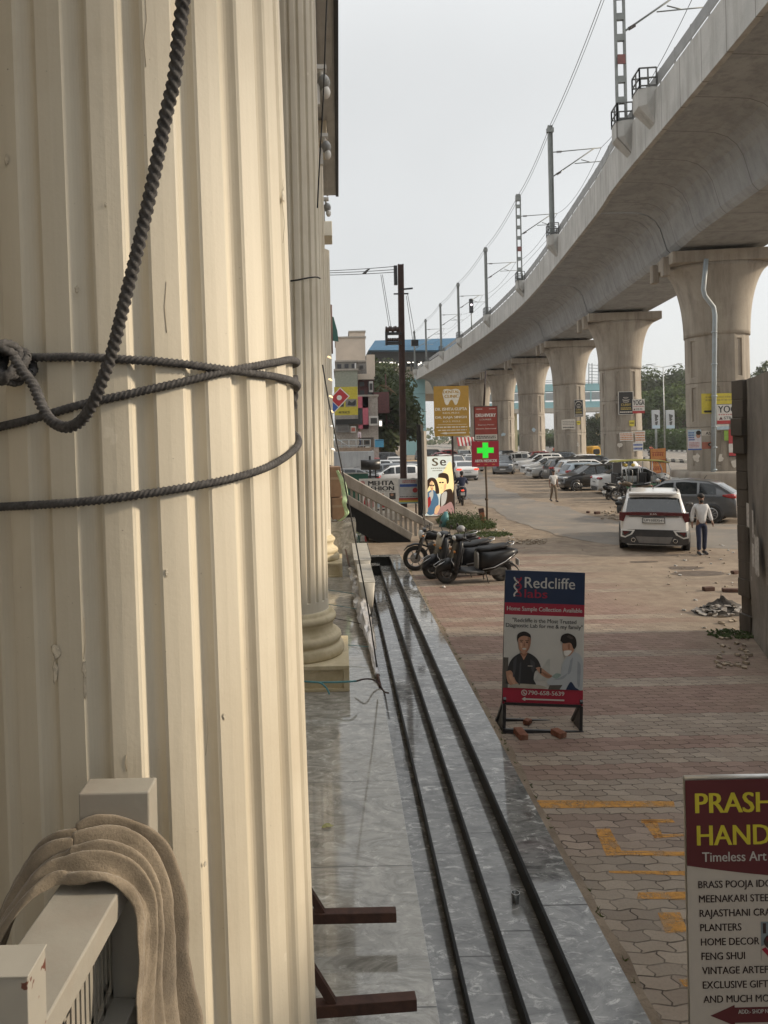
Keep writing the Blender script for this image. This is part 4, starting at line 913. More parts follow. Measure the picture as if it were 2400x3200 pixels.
p = at(1205, 1185, 84); t = thing('wire_coil', 'loops of orange brown cable hung on a pole before the dark trees', 'cable', (p.x, 84, 0)); MB().cyl((0,0,0),(0,0,p.z+.6),.11,.08,8).build('pole', m_bark if 'm_bark' in globals() else m_rust, t)
mb = MB()
for i in range(4): mb.torus((.15*i-.3,-.15,p.z-1.6-.3*i),.9+.12*i,.035,'Y',22,5)
mb.build('cable_loop', M('cable_ochre', (.22,.13,.07), .8), t)
# yellow hoarding
a, b2 = at(1046, 1298, 66), at(1117, 1208, 66); t = thing('hoarding', 'mustard yellow shop hoarding with a small picture panel beside the column edge', 'hoarding', (a.x, 66, a.z)); B = Board(b2.x-a.x, b2.z-a.z)
MB().box((B.W/2,.12,B.H/2),(B.W,.2,B.H)).build('board', M('hoarding_yellow',(.46,.38,.035),.6), t); B.text('A',.13,.30,.06,.18,m_pbk,3,.05); B.rect(.48,.44,.95,.70,m_gry,2).blob([(.55,.65),(.62,.5),(.75,.56),(.9,.47),(.88,.66)],m_pbk,3).rect(.05,.44,.40,.70,m_dks,2); B.text('ARTIFACTS',.17,.66,.86,.94,m_pbk,3,.03); B.done(t)
# diamond logo sign
c_ = at(1052, 1252, 44); t = thing('diamond_sign', 'red and blue diamond shop sign with white dots, hung beside the column edge', 'sign', c_); t.rotation_euler = (0, R(44), 0); q = .74
MB().box((0,.06,0),(q*1.08,.12,q*2.02)).build('sign_box', m_pw, t); S = Board(q, q*1.92, -q*.96, -q/2)
S.rect(.03,.02,.97,.63,m_pr,2).rect(.03,.66,.97,.98,m_pb,2).ell(.5,.33,.21,.11,m_pw,4).ell(.3,.83,.17,.085,m_pw,4); S.done(t)
# awning with red stripes, far stalls
a, b2 = at(1432, 1394, 112), at(1465, 1370, 112); t = thing('striped_awning', 'red and white striped stall awning behind the yellow clinic board', 'awning', (a.x, 112, 0)); mb = MB(); W = 3.4
for i in range(12): mb.quad((i*W/12,0,a.z),((i+1)*W/12,0,a.z),((i+1)*W/12,1.5,b2.z+.2),(i*W/12,1.5,b2.z+.2), (m_pr, m_pw)[i%2])
mb.build('canopy', m_pr, t); mb = MB()
for x in (0, W): mb.bar((x,0,0),(x,0,a.z),.08)
mb.build('post', m_steel, t); MB().box((W+.7,.5,1.7),(1.2,1.2,3.4)).build('kiosk', m_crm, t)

# ================================================================== trees, hedge
def leafmat(name, a, b2):
    m, b, k = mk(name); v = k.obj(); n1 = k.noise(v, .45, 3).outputs[0]; oi = k.n('ObjectInfo')
    ri = k.n('TexWhiteNoise', noise_dimensions='3D'); k.l(k.geo(), ri.inputs['Vector'])
    c = k.mix(k.ramp(n1, .35, .65), a, b2); c = k.mix(.25, c, k.mix(oi.outputs['Random'], (.03,.05,.015,1), (.16,.17,.05,1))); k.l(c, b.inputs['Base Color']); b.inputs['Roughness'].default_value = .6
    b.inputs['Specular IOR Level'].default_value = .25
    tl = k.n('BsdfTranslucent'); k.l(c, tl.inputs[0]); ms = k.n('MixShader'); ms.inputs[0].default_value = .35
    out = [n for n in b.id_data.nodes if n.type == 'OUTPUT_MATERIAL'][0]; k.l(b.outputs[0], ms.inputs[1]); k.l(tl.outputs[0], ms.inputs[2]); k.l(ms.outputs[0], out.inputs['Surface']); return m
m_leaf, m_leaf2, m_leaf3 = leafmat('foliage', (.040,.070,.018,1), (.105,.155,.036,1)), leafmat('dark_foliage', (.020,.034,.014,1), (.05,.07,.024,1)), leafmat('hedge_foliage', (.028,.055,.014,1), (.075,.125,.03,1))
m_bark = M('bark', (.10,.075,.055), .95, var=.35, scale=4, bump=.4)
def crown(clumps, n, size, seed):
    r_ = random.Random(seed); mb = MB(); tot = sum(c[3]**2 for c in clumps)
    for cx, cy, cz, cr_ in clumps:
        for i in range(int(n * cr_**2 / tot)):
            d = Vector((r_.gauss(0,1), r_.gauss(0,1), r_.gauss(0,1))).normalized(); q = Vector((cx,cy,cz)) + d * cr_ * (r_.random() ** .35) * (1 + .25 * vnoise(d.x*3+cx, d.y*3, d.z*3)) * Vector((1,1,.8)).x
            a = (d + Vector((r_.uniform(-1,1), r_.uniform(-1,1), r_.uniform(-.2,1)))).normalized(); u = a.orthogonal().normalized(); u.rotate(Matrix.Rotation(r_.random()*6.28, 3, a)); w_ = a.cross(u); s_ = size * r_.uniform(.5, 1.25)
            mb.add([q - u*s_*.5, q + w_*s_*.32, q + u*s_*.6, q - w_*s_*.32], [(0,1,2,3)])
    return mb
def tree_mesh(kind, seed):
    r_ = random.Random(seed); cl = []
    if kind == 'round':
        for i in range(15): a = r_.random()*6.28; q = r_.uniform(.5, 3.6); cl.append((q*math.cos(a), q*math.sin(a), r_.uniform(4.2, 10.2) - q*.35, r_.uniform(1.3, 2.3)))
    elif kind == 'tall':
        for i in range(13): z = 3.2 + i*1.0; q = 2.4*(1 - i/14) + .3; a = r_.random()*6.28; cl.append((q*.55*math.cos(a), q*.55*math.sin(a), z, q*.62 + .35))
    else:
        for i in range(10): a = r_.random()*6.28; q = r_.uniform(.2, 2.4); cl.append((q*math.cos(a), q*math.sin(a), r_.uniform(2.2, 6.5), r_.uniform(1.0, 1.8)))
    top = 7 if kind != 'tall' else 12
    tr = MB().tube([(0,0,-.2),(.1,.05,2),(.05,-.1,top*.6),(.2,0,top)], [.34,.26,.17,.05], 8)
    for c in cl[:7]: tr.tube([(.06,0,min(c[2]-1.5, top*.55)), ((c[0])*.5, c[1]*.5, c[2]-.9), (c[0], c[1], c[2])], [.13,.08,.03], 6)
    return tr, crown(cl, 4200, .52, seed)
PROTO = {}
for kd in ('round', 'tall', 'small'):
    for s_ in (1, 2): PROTO[(kd, s_)] = [m.build(nm, mt).data for m, nm, mt in zip(tree_mesh(kd, s_ * 11 + len(kd)), ('trunk', 'crown'), (m_bark, m_leaf if kd != 'tall' else m_leaf2))]
for o in list(COL.objects):
    if o.name.split('.')[0] in ('trunk', 'crown'): bpy.data.objects.remove(o)
def tree(kind, s_, x, y, sc, label, grp, rz=0., dark=False, sx=1.):
    t = thing('tree', label, 'tree', (x, y, 0), rz, grp); t.scale = (sc*sx, sc*sx, sc)
    for nm, me in zip(('trunk', 'crown'), PROTO[(kind, s_)]):
        o = bpy.data.objects.new(nm, me); COL.objects.link(o); o.parent = t
        if dark and nm == 'crown': o.material_slots[0].link = 'OBJECT'; o.material_slots[0].material = m_leaf2
    return t
G1 = 'trees beyond the highway hedge'
def treeat(px, ytop, D, kind, s_, label, grp, dark=False, sx=1., rz=0.):
    p = at(px, ytop, D); H = {'round': 11.6, 'tall': 16.5, 'small': 8.0}[kind]; return tree(kind, s_, p.x, D, p.z / H, label, grp, rz, dark, sx)
T1 = [(2030,1148,182,'round',1,'dark tree rising immediately right of the second pier',1),(2075,1175,196,'round',2,'dark tree behind the street lamp between the two nearest piers',1),(2135,1142,178,'round',2,'tall dark tree against the left side of the nearest pier',1),
      (2060,1208,160,'round',1,'bright green rounded tree behind the street lamp',0),(2115,1198,158,'round',2,'bright green tree right of the street lamp, before the dark ones',0),(2005,1225,165,'small',1,'low green tree at the right edge of the second pier',0),
      (2385,1116,160,'tall',1,'dark conifer-like tree above the old wall at the right edge',1),(2345,1168,172,'round',1,'dark spreading tree between the nearest pier and the old wall',1),(2420,1175,158,'round',2,'dark tree behind the old wall, cut by the right edge',1),
      (1880,1300,150,'small',2,'dark tree under the footbridge left of the second pier',1),(1865,1288,176,'round',2,'dark tree behind the auto rickshaw between second and third piers',1),(1830,1330,190,'small',1,'low dark tree right of the third pier',1),
      (1590,1375,190,'small',1,'far low tree between the fourth and fifth piers',1),(1718,1366,200,'small',2,'far low tree between the third and fourth piers',1)]
for i, (px, yt, D, kd, s_, lb_, dk) in enumerate(T1): treeat(px, yt, D, kd, s_, lb_, G1, dk, 1.15, i * 1.3)
G2 = 'trees at the end of the street'
for i, (px, yt, D, kd, s_, lb_, sx) in enumerate([(1183,1120,98,'round',1,'dark tree left of the tall rust brown pole',.8),(1218,1126,110,'round',2,'dark tree directly behind the tall rust brown pole',.72),(1170,1165,92,'small',1,'dark small tree against the maroon building',1.0),(1215,1195,86,'small',2,'lower dark tree behind the pale parked cars',1.1)]):
    treeat(px, yt, D, kd, s_, lb_, G2, True, sx, i * 2.1)
def hedge(x0, x1, y0, y1, h, n, label, seed):
    r_ = random.Random(seed); mb = MB()
    for i in range(n):
        y = y0 + (y1 - y0) * r_.random() ** 1.0; f = r_.random(); top = h * (1 + .10 * vnoise(y * .35, 3))
        q = Vector((x0 + (x1 - x0) * r_.random(), y, top * r_.random())) if f < .35 else Vector((x0 + r_.uniform(-.15,.15), y, top * r_.random())) if f < .75 else Vector((x0 + (x1 - x0) * r_.random(), y, top + r_.uniform(-.2,.12)))
        a = Vector((r_.uniform(-1,.3), r_.uniform(-1,1), r_.uniform(-.2,1))).normalized(); u = a.orthogonal().normalized(); w_ = a.cross(u); s_ = r_.uniform(.25, .55)
        mb.add([q - u*s_*.5, q + w_*s_*.4, q + u*s_*.5, q - w_*s_*.4], [(0,1,2,3)])
    mb.box(((x0+x1)/2+.3, (y0+y1)/2, h*.42), (x1-x0-.5, y1-y0, h*.82)); t = thing('hedge', label, 'hedge', (x0, y0, 0)); mb.build('foliage', m_leaf3, t, T=Matrix.Translation((-x0, -y0, 0)))
hedge(63, 66, 70, 330, 3.9, 15000, 'long clipped green hedge along the far side of the highway', 5)
# street lamps
for i, (px, yt, D, lb_) in enumerate([(2072, 1146, 118, 'tall twin arm street lamp between the two nearest piers'), (2012, 1143, 190, 'farther twin arm street lamp at the right edge of the second pier'), (1731, 1292, 200, 'distant lamp post between the third and fourth piers')]):
    p = at(px, yt, D); t = thing('street_lamp', lb_, 'street lamp', (p.x, D, 0), group='street lamps along the highway'); MB().tube([(0,0,0),(0,0,p.z)], [.13,.07], 8).build('post', m_steel, t)
    for s_ in (-1, 1): MB().tube([(0,0,p.z-.1),(s_*1.4,0,p.z+.15),(s_*2.3,-.3,p.z+.35)], .05, 6).box((s_*2.5,-.35,p.z+.36),(.9,.25,.12)).build('lamp_arm', m_steel, t)
for i, (x0, x1, lb_) in enumerate(((2039,2062,'left of two grey sculpted panels above the hedge'),(2083,2108,'right of two grey sculpted panels above the hedge'))):
    a, b2 = at(x0, 1340, 140), at(x1, 1281, 140); t = thing('sculpted_panel', lb_, 'sculpture', (a.x, 140, 0), group='grey panels above the hedge'); W = b2.x - a.x; H = b2.z - a.z
    B = Board(W, H, a.z); MB().box((W/2,.2,a.z+H/2),(W,.3,H)).build('panel', M('panel_grey',(.42,.43,.44),.7), t, bevel=.05); MB().box((W/2,.2,a.z/2),(.3,.3,a.z)).build('post', m_steel, t)
    B.blob([(.3,.2),(.8,.3),(.6,.45),(.75,.5),(.4,.6),(.35,.4)],m_dks,2).blob([(.35,.65),(.7,.6),(.6,.8),(.4,.78)],m_dks,2).rect(.02,.82,.98,.98,m_sky2,2); B.done(t)
far = MB(); r_ = random.Random(8)
for i in range(7000):
    a = r_.uniform(-1.1, 1.2); D = r_.uniform(380, 470); q = Vector((D*a, D, r_.random()**1.4 * (9 + 5*vnoise(a*9, 2)))); n = Vector((r_.uniform(-1,1),-1,r_.uniform(-.3,1))).normalized(); u = n.orthogonal().normalized(); w_ = n.cross(u); s_ = r_.uniform(1.5,3.5)
    far.add([q-u*s_*.5, q+w_*s_*.4, q+u*s_*.5, q-w_*s_*.4], [(0,1,2,3)])
tag(far.build('distant_woodland', m_leaf2), kind='stuff')
# ================================================================== boards and signs along the street
def legs_of(t, W, z0, rear=.32, m=m_black):
    for s_ in (.02, W - .02):
        MB().bar((s_, .0, 0), (s_, .0, z0), .035).bar((s_, rear, .015), (s_, -.02, z0 + .06), .03).bar((s_, -.05, .015), (s_, rear, .015), .035, .03).prism([(s_-.012,-.02,.02),(s_-.012,rear*.7,.02),(s_-.012,-.01,z0)], (.02,0,0)).build('leg', m, t)
# lab board
p = gd(1568, 2287); m_navy = M('print_navy', (.008, .022, .062), .55, var=.08); m_crim = M('print_crimson', (.30, .012, .035), .55, var=.06); m_wht2 = M('print_offwhite', (.50, .49, .455), .6, var=.05)
t = thing('lab_signboard', 'tall navy, white and crimson lab board standing on the pavers by the steps', 'signboard', (p.x, p.y, 0), 0, ry=R(3.3), rx=R(-3))
W, H, Z0 = .875, 1.44, .305
MB().box((W/2, .018, Z0 + H/2), (W, .030, H)).build('panel', M('board_edge', (.05,.05,.055), .6), t)
B = Board(W, H, Z0); B.rect(0,0,1,.243,m_navy).rect(0,.243,1,.333,m_crim).rect(0,.333,1,.882,m_wht2).rect(0,.882,1,1,m_crim)
B.text('Redcliffe',.245,.875,.045,.128,m_wht2,3,.012).text('labs',.245,.53,.138,.202,m_crim,3,.012)
for i in range(17):                                                    # double helix emblem
    f = i / 16; v = .055 + .135 * f; a_ = math.cos(f * 6.6) * .042
    B.ell(.155 + a_, v, .011, .0065, m_wht2 if (f > .25 and f < .75) else m_crim, 3); B.ell(.155 - a_, v, .011, .0065, m_crim if (f > .25 and f < .75) else m_wht2, 3)
    if i % 3 == 1: B.rect(.155 - abs(a_), v - .002, .155 + abs(a_), v + .002, m_crim, 2)
B.text('Home Sample Collection Available',.03,.97,.270,.312,m_wht2,3,.02)
B.text('"Redcliffe is the Most Trusted',.10,.90,.356,.388,m_pbk,3,.015).text('Diagnostic Lab for me & my family"',.02,.98,.396,.436,m_pbk,3,.015)
m_cloth2, m_chair = M('print_pale_coat', (.40,.43,.45), .7, var=.06), M('print_chair', (.09,.08,.07), .7); m_beige = M('print_beige', (.36,.33,.27), .7); m_deskb = M('print_shade', (.43,.43,.40), .7)
B.poly([(.55,.66),(.58,.655),(.58,.82),(.38,.82)],m_deskb,2).rect(0,.655,.06,.882,m_chair,2)
B.blob([(.03,.85),(.07,.70),(.17,.63),(.30,.615),(.42,.66),(.47,.735),(.40,.75),(.38,.81),(.40,.855),(.2,.862),(.10,.855)],m_pbk,3)           # seated man in black
B.blob([(.03,.76),(.10,.755),(.16,.83),(.24,.872),(.14,.876),(.06,.84)],m_skin,4).blob([(.40,.725),(.46,.72),(.57,.765),(.62,.785),(.56,.80),(.47,.775)],m_skin,4).rect(.455,.725,.475,.765,m_pbk,5)
B.poly([(.20,.615),(.30,.612),(.25,.67)],m_skin,4).blob([(.17,.50),(.24,.472),(.325,.49),(.33,.55),(.30,.598),(.245,.615),(.19,.59)],m_skin,5).blob([(.165,.54),(.165,.48),(.245,.455),(.325,.478),(.33,.525),(.315,.50),(.245,.488),(.185,.505)],m_hair,6)
for u in (.215, .285): B.ell(u,.535,.014,.005,m_hair,7); B.rect(u-.022,.520,u+.022,.5245,m_hair,7)
B.ell(.252,.585,.026,.006,m_pw2,7).ell(.252,.560,.010,.008,M('print_skin_dark',(.30,.15,.10),.7),7).blob([(.06,.876),(.16,.848),(.45,.852),(.52,.877)],m_beige,5)
B.blob([(.70,.88),(.73,.70),(.80,.63),(.90,.60),(.985,.66),(.985,.86),(.93,.88)],m_cloth2,3).blob([(.54,.825),(.60,.79),(.73,.765),(.80,.72),(.86,.78),(.72,.84),(.58,.852)],m_cloth2,4).blob([(.60,.785),(.66,.76),(.72,.77),(.66,.80)],M('print_glove',(.25,.33,.30),.7),5)
B.blob([(.73,.585),(.735,.53),(.80,.50),(.875,.53),(.87,.59),(.80,.63)],m_skin,4).blob([(.70,.515),(.72,.475),(.80,.458),(.885,.485),(.905,.545),(.87,.575),(.83,.53),(.745,.535)],m_hair,5).blob([(.745,.59),(.80,.585),(.845,.59),(.80,.625),(.76,.625)],m_pw,6)
B.blob([(.78,.88),(.84,.82),(.90,.86),(.94,.88)],m_navy,4).poly([(.56,.882),(.58,.85),(.74,.845),(.70,.882)],m_chair,4)
B.ell(.265,.913,.037,.0225,m_wht2,2).ell(.265,.913,.026,.016,m_crim,3).blob([(.25,.905),(.262,.903),(.268,.914),(.282,.917),(.280,.925),(.258,.920)],m_wht2,4,n=3)
m_sks, m_skl, m_cs, m_ks = M('print_skin_shade',(.27,.135,.085),.7), M('print_skin_light',(.52,.31,.21),.7), M('print_coat_shade',(.29,.32,.345),.7), M('print_cloth_light',(.055,.056,.062),.7)
B.blob([(.29,.50),(.325,.50),(.325,.555),(.295,.60),(.265,.612),(.295,.57)],m_sks,6).blob([(.20,.545),(.215,.535),(.225,.565),(.21,.58)],m_skl,6).poly([(.246,.535),(.254,.535),(.262,.563),(.240,.563)],m_sks,6).blob([(.205,.615),(.25,.622),(.30,.612),(.25,.645)],m_sks,5)
B.blob([(.12,.68),(.16,.65),(.15,.75),(.12,.80)],m_ks,4).blob([(.33,.66),(.39,.69),(.37,.76),(.34,.72)],m_ks,4).blob([(.20,.70),(.22,.69),(.21,.84),(.19,.84)],m_ks,4).rect(.30,.71,.36,.714,m_pw2,5).blob([(.06,.79),(.10,.78),(.15,.84),(.12,.85)],m_skl,5).blob([(.46,.745),(.55,.77),(.60,.785),(.53,.785)],m_sks,5)
B.blob([(.83,.66),(.86,.64),(.84,.74),(.80,.76)],m_cs,5).blob([(.92,.66),(.96,.70),(.95,.85),(.92,.82)],m_cs,5).blob([(.62,.81),(.72,.785),(.80,.755),(.74,.80)],m_cs,5).blob([(.79,.545),(.815,.535),(.82,.575),(.80,.575)],m_sks,6).blob([(.80,.47),(.86,.49),(.84,.50),(.78,.485)],M('print_hair_light',(.06,.045,.04),.7),6)
B.text('790-658-5639',.315,.765,.897,.928,m_wht2,3,.03).rect(.27,.954,.765,.965,m_wht2,2).poly([(.235,.9595),(.28,.944),(.28,.975)],m_wht2,2); B.done(t)
legs_of(t, W, Z0)
MB().bar((0,-.04,.03),(W,-.04,.03),.04).bar((0,.30,.03),(W,.30,.03),.04).bar((.02,.0,Z0),(W-.02,.0,Z0),.03).build('base_frame', m_black, t)
m_brick = M('brick', (.22,.085,.05), .9, var=.4, scale=14, bump=.5, dirt=((.30,.22,.16),.5))
for px, py, rz, sc, lb_ in ((1627,2302,.15,(.095,.19,.065),'pinkish brick weighing down the left end of the lab board frame'),(1745,2300,.5,(.10,.14,.06),'broken orange brick on the front bar of the lab board frame'),(1648,2262,.9,(.10,.07,.05),'small brick chip behind the lab board front bar')):
    q = gd(px, py); mb = MB().box((0,0,sc[2]/2),sc); 
    o = mb.build('brick', m_brick, None, bevel=.008); o.location = (q.x, q.y, .0 if sc[2] < .06 else .0); o.rotation_euler = (.06, .05, rz); tag(o, lb_, 'brick')
# handicraft standee
SD = 3.3; a = at(2140, 2438, SD); W, H = .86, a.z
t = thing('roll_up_banner', 'maroon and cream handicraft roll-up banner with yellow heading, cut by the lower right corner', 'banner', (a.x, SD, 0), 0)
MB().box((W/2,.012,H/2),(W,.012,H)).build('panel', M('banner_back',(.40,.38,.34),.6), t); MB().cyl((0,.01,H+.006),(W,.01,H+.006),.011).box((W/2,.02,.04),(W+.04,.16,.08)).build('rail', M('banner_rail',(.55,.54,.52),.35,.5), t)
m_bcream = M('banner_cream', (.50,.455,.40), .6, var=.05); m_bmar = M('banner_maroon', (.105,.018,.022), .55, var=.08); m_byel = M('banner_yellow', (.60,.52,.04), .55, var=.06); m_bink = M('banner_ink', (.045,.03,.028), .6)
B = Board(W, H); PM = FPX / SD; vv = lambda y: (y - 2438) / PM / H; uu = lambda x: (x - 2142) / PM / W
B.rect(0,0,1,1,m_bcream,1); arc = [(0,0)] + [(f, vv(2704 + 46 * math.sin(min(1, f * 1.35) * 1.5))) for f in [i/14 for i in range(15)]] + [(1,0)]; B.poly(arc[::-1], m_bmar, 2)
B.text('PRASHANT',uu(2173),uu(2590),vv(2478),vv(2541),m_byel,3,.035).text('HANDICRAFTS',uu(2176),uu(2706),vv(2579),vv(2642),m_byel,3,.028).text('Timeless Art',uu(2190),uu(2390),vv(2663),vv(2693),m_wht2,3,.015)
for i, s_ in enumerate(('BRASS POOJA IDOLS','MEENAKARI STEEL','RAJASTHANI CRAFTS','PLANTERS','HOME DECOR','FENG SHUI','VINTAGE ARTEFACTS','EXCLUSIVE GIFT SHOP','AND MUCH MORE')):
    y = 2752.5 + 44.8 * i; x0 = 2176 + i * 1.0; B.mb('lettering').text(s_, B.q(uu(x0),vv(y+22),3), (1,0,0), (0,0,1), -.88, vv(22+2438)*H, m_bink, .018)
B.poly([(uu(2205),vv(3174)),(uu(2281),vv(3142)),(uu(2281),vv(3150)),(1,vv(3150)),(1,vv(3198)),(uu(2281),vv(3198)),(uu(2281),vv(3207))],m_bmar,2).text('ADD:- SHOP NO.',uu(2292),uu(2400),vv(3156),vv(3169),m_wht2,3,.03)
B.rect(uu(2368),vv(2884),.95,vv(3004),M('print_shelf',(.22,.26,.28),.6),2); B.poly([(uu(2368),vv(2960)),(uu(2440),vv(2930)),(.95,vv(2960)),(.95,vv(3004)),(uu(2368),vv(3004))],m_bcream,3)
for i in range(5): B.rect(uu(2374+i*22),vv(2888),uu(2384+i*22),vv(2920),m_bink,3)
B.ell(uu(2410),vv(2945),.06,.024,m_bink,4).ell(uu(2410),vv(2936),.05,.014,m_bmar,5).poly([(uu(2368),vv(2968)),(uu(2380),vv(2962)),(uu(2420),vv(3004)),(uu(2400),vv(3004))],m_crim,4); B.done(t)

def post_sign(label, x0, y0, x1, y1, D, xp, ybase=None, post=True, name='signboard'):
    a, b2 = at(x0, y1, D), at(x1, y0, D); W, H = b2.x - a.x, b2.z - a.z; t = thing(name, label, 'signboard', (a.x, D, 0))
    if post: q = at(xp, y1, D).x - a.x; MB().bar((q,.06,0),(q,.06,b2.z),.075).build('post', M('post_dark',(.035,.022,.02),.6), t)
    return t, Board(W, H, a.z), W, H, a.z
m_clin = M('clinic_yellow', (.46,.27,.045), .6, var=.10, dirt=((.38,.22,.06),.4)); m_och = M('clinic_lettering', (.78,.74,.64), .6)
t, B, W, H, z = post_sign('ochre dental board with a white tooth emblem, on a dark post', 1358, 1205, 1464, 1364, 30.4, 1414)
MB().box((W/2,.02,z+H/2),(W,.03,H)).build('panel', m_clin, t); B.rect(0,0,1,1,m_clin)
B.blob([(.25,.15),(.28,.075),(.40,.06),(.50,.075),(.62,.058),(.73,.08),(.76,.15),(.72,.25),(.66,.36),(.60,.375),(.55,.30),(.50,.275),(.45,.31),(.40,.375),(.33,.36),(.28,.24)],m_och,2)
B.text('DENTAL',.27,.74,.09,.145,m_clin,3,.07).text('CLINIC',.31,.71,.175,.235,m_clin,3,.07).text('DR. ISHITA GUPTA',.04,.94,.43,.49,m_och,3,.06).text('B.D.S, M.D.S',.25,.72,.52,.557,m_och,3,.05).text('DR. RAJA SINGH',.04,.92,.60,.66,m_och,3,.06).text('B.D.S, M.D.S',.25,.74,.69,.725,m_och,3,.02)
B.rect(.1,.765,.92,.772,m_och,2); lines(B,.06,.94,.80,.84,1,m_och,3,2,'lettering'); lines(B,.1,.92,.865,.895,1,m_och,5,2,'lettering'); B.poly([(.15,.94),(.35,.915),(.35,.93),(.9,.925),(.9,.95),(.35,.95),(.35,.965)],m_och,2); B.done(t)
m_del = M('courier_red', (.27,.045,.03), .6, var=.12); m_ary = M('pharmacy_red', (.36,.012,.03), .5, var=.08)
t, B, W, H, z = post_sign('brick red courier board with dark frame, mounted above the pharmacy board', 1485, 1271, 1552, 1376, 26.3, 1518, post=False)
MB().box((W/2,.02,z+H/2),(W+.06,.03,H+.06)).build('frame', M('frame_dark',(.06,.012,.014),.6), t); B.rect(0,0,1,.83,m_del).rect(0,.83,1,1,m_pw2); lines(B,.08,.35,.045,.075,1,m_pw,1,2); lines(B,.65,.93,.045,.07,1,m_pw,1,2)
B.text('DELHIVERY',.05,.95,.20,.30,m_pw,3,.07).text('COURIER',.22,.75,.355,.40,m_pw2,3,.02).text('Express Parcel',.15,.86,.52,.565,m_pw,3,.02).text('Domestic, International',.05,.95,.635,.675,m_pw,3,.02); lines(B,.06,.94,.86,.96,2,m_dks,3); B.done(t)
q = at(1512, 1268, 26.34); q2 = at(1518, 1160, 26.34); MB().cyl((q.x - t.location.x,.03,q.z),(q2.x - t.location.x,.03,q2.z),.035).build('rod', M('post_dark',(.03,.02,.02),.6), t)
t, B, W, H, z = post_sign('crimson pharmacy board with a bright green cross, on a thin rusty pole', 1477, 1379, 1557, 1458, 26.28, 1518, post=False)
MB().box((W/2,.04,z+H/2),(W+.03,.05,H+.03)).build('panel', m_ary, t); B.rect(0,0,1,1,m_ary); gl = M('cross_green', (.02,.62,.03), .4, var=.03, emit=.55); gb = M('cross_edge', (.25,.55,.12), .5)
for e, mt, L in ((.018, gb, 2), (0, gl, 3)): B.rect(.40-e,.05-e,.60+e,.66+e,mt,L,'cross').rect(.19-e,.255-e,.81+e,.455+e,mt,L,'cross')
B.text('ARYA MEDICOS',.09,.93,.72,.835,m_pw,4,.07); [B.ell(u,.925,.06,.02,m_po,4) for u in (.22,.51,.80)]; B.done(t)
mb = MB(); q = at(1518, 1458, 26.3); q2 = gd(1520, 1645); dx_ = q.x - t.location.x; mb.tube([(dx_,.04,z+H),(dx_,.04,z),(dx_+.02,.05,z*.5),(dx_+.01,.04,0)], .038, 8).cyl((dx_+.01,.05,z*.42),(dx_+.01,.05,z*.46),.06); mb.build('pole', M('pole_brown',(.12,.085,.055),.8,var=.3), t)
# optician board: emission stands in for sun shining through the translucent print
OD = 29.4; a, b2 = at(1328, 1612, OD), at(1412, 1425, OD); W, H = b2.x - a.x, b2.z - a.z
t = thing('sunlit_poster', 'glowing sun-backlit poster of a couple in sunglasses standing in the weeds', 'poster', (a.x, OD, 0)); E_ = lambda n, c, e: M(n, c, .6, var=.05, emit=e)
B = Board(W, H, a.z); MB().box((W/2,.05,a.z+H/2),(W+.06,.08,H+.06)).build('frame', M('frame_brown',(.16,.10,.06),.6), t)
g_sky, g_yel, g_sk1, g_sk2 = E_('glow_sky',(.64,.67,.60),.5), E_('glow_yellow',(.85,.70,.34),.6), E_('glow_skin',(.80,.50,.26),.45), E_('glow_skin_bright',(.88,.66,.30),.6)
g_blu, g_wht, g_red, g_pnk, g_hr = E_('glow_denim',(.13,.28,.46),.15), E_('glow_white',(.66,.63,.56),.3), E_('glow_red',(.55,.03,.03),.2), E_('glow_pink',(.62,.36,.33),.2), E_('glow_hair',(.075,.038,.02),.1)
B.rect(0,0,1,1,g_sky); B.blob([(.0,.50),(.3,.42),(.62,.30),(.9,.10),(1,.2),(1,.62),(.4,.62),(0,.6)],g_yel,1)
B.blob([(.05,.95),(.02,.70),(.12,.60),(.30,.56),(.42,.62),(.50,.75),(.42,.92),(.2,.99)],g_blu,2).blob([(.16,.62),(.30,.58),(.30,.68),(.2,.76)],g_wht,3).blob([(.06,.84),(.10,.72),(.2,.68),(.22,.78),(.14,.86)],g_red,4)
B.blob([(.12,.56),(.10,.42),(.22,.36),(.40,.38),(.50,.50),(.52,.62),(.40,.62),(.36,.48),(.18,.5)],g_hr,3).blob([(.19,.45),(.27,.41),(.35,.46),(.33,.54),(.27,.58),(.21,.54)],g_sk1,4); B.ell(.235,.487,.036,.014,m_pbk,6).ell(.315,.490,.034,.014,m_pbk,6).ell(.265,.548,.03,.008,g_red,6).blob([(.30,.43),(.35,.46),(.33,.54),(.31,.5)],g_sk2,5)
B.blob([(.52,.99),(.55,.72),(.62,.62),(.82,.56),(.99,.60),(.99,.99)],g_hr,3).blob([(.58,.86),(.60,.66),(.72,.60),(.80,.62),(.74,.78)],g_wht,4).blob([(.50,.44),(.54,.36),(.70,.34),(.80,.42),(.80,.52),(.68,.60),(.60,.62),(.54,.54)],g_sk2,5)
B.blob([(.50,.36),(.52,.30),(.68,.28),(.84,.31),(.88,.40),(.85,.46),(.80,.46),(.77,.385),(.62,.365)],g_hr,6).ell(.56,.443,.042,.013,m_pbk,7).ell(.655,.443,.040,.013,m_pbk,7).ell(.60,.535,.035,.008,g_sk1,7).blob([(.70,.48),(.78,.46),(.76,.55),(.68,.59)],g_sk1,6); B.blob([(.30,.985),(.42,.88),(.70,.83),(.95,.78),(.99,.99)],g_pnk,6).blob([(.33,.95),(.38,.86),(.50,.82),(.54,.86),(.42,.97)],g_sk1,7)
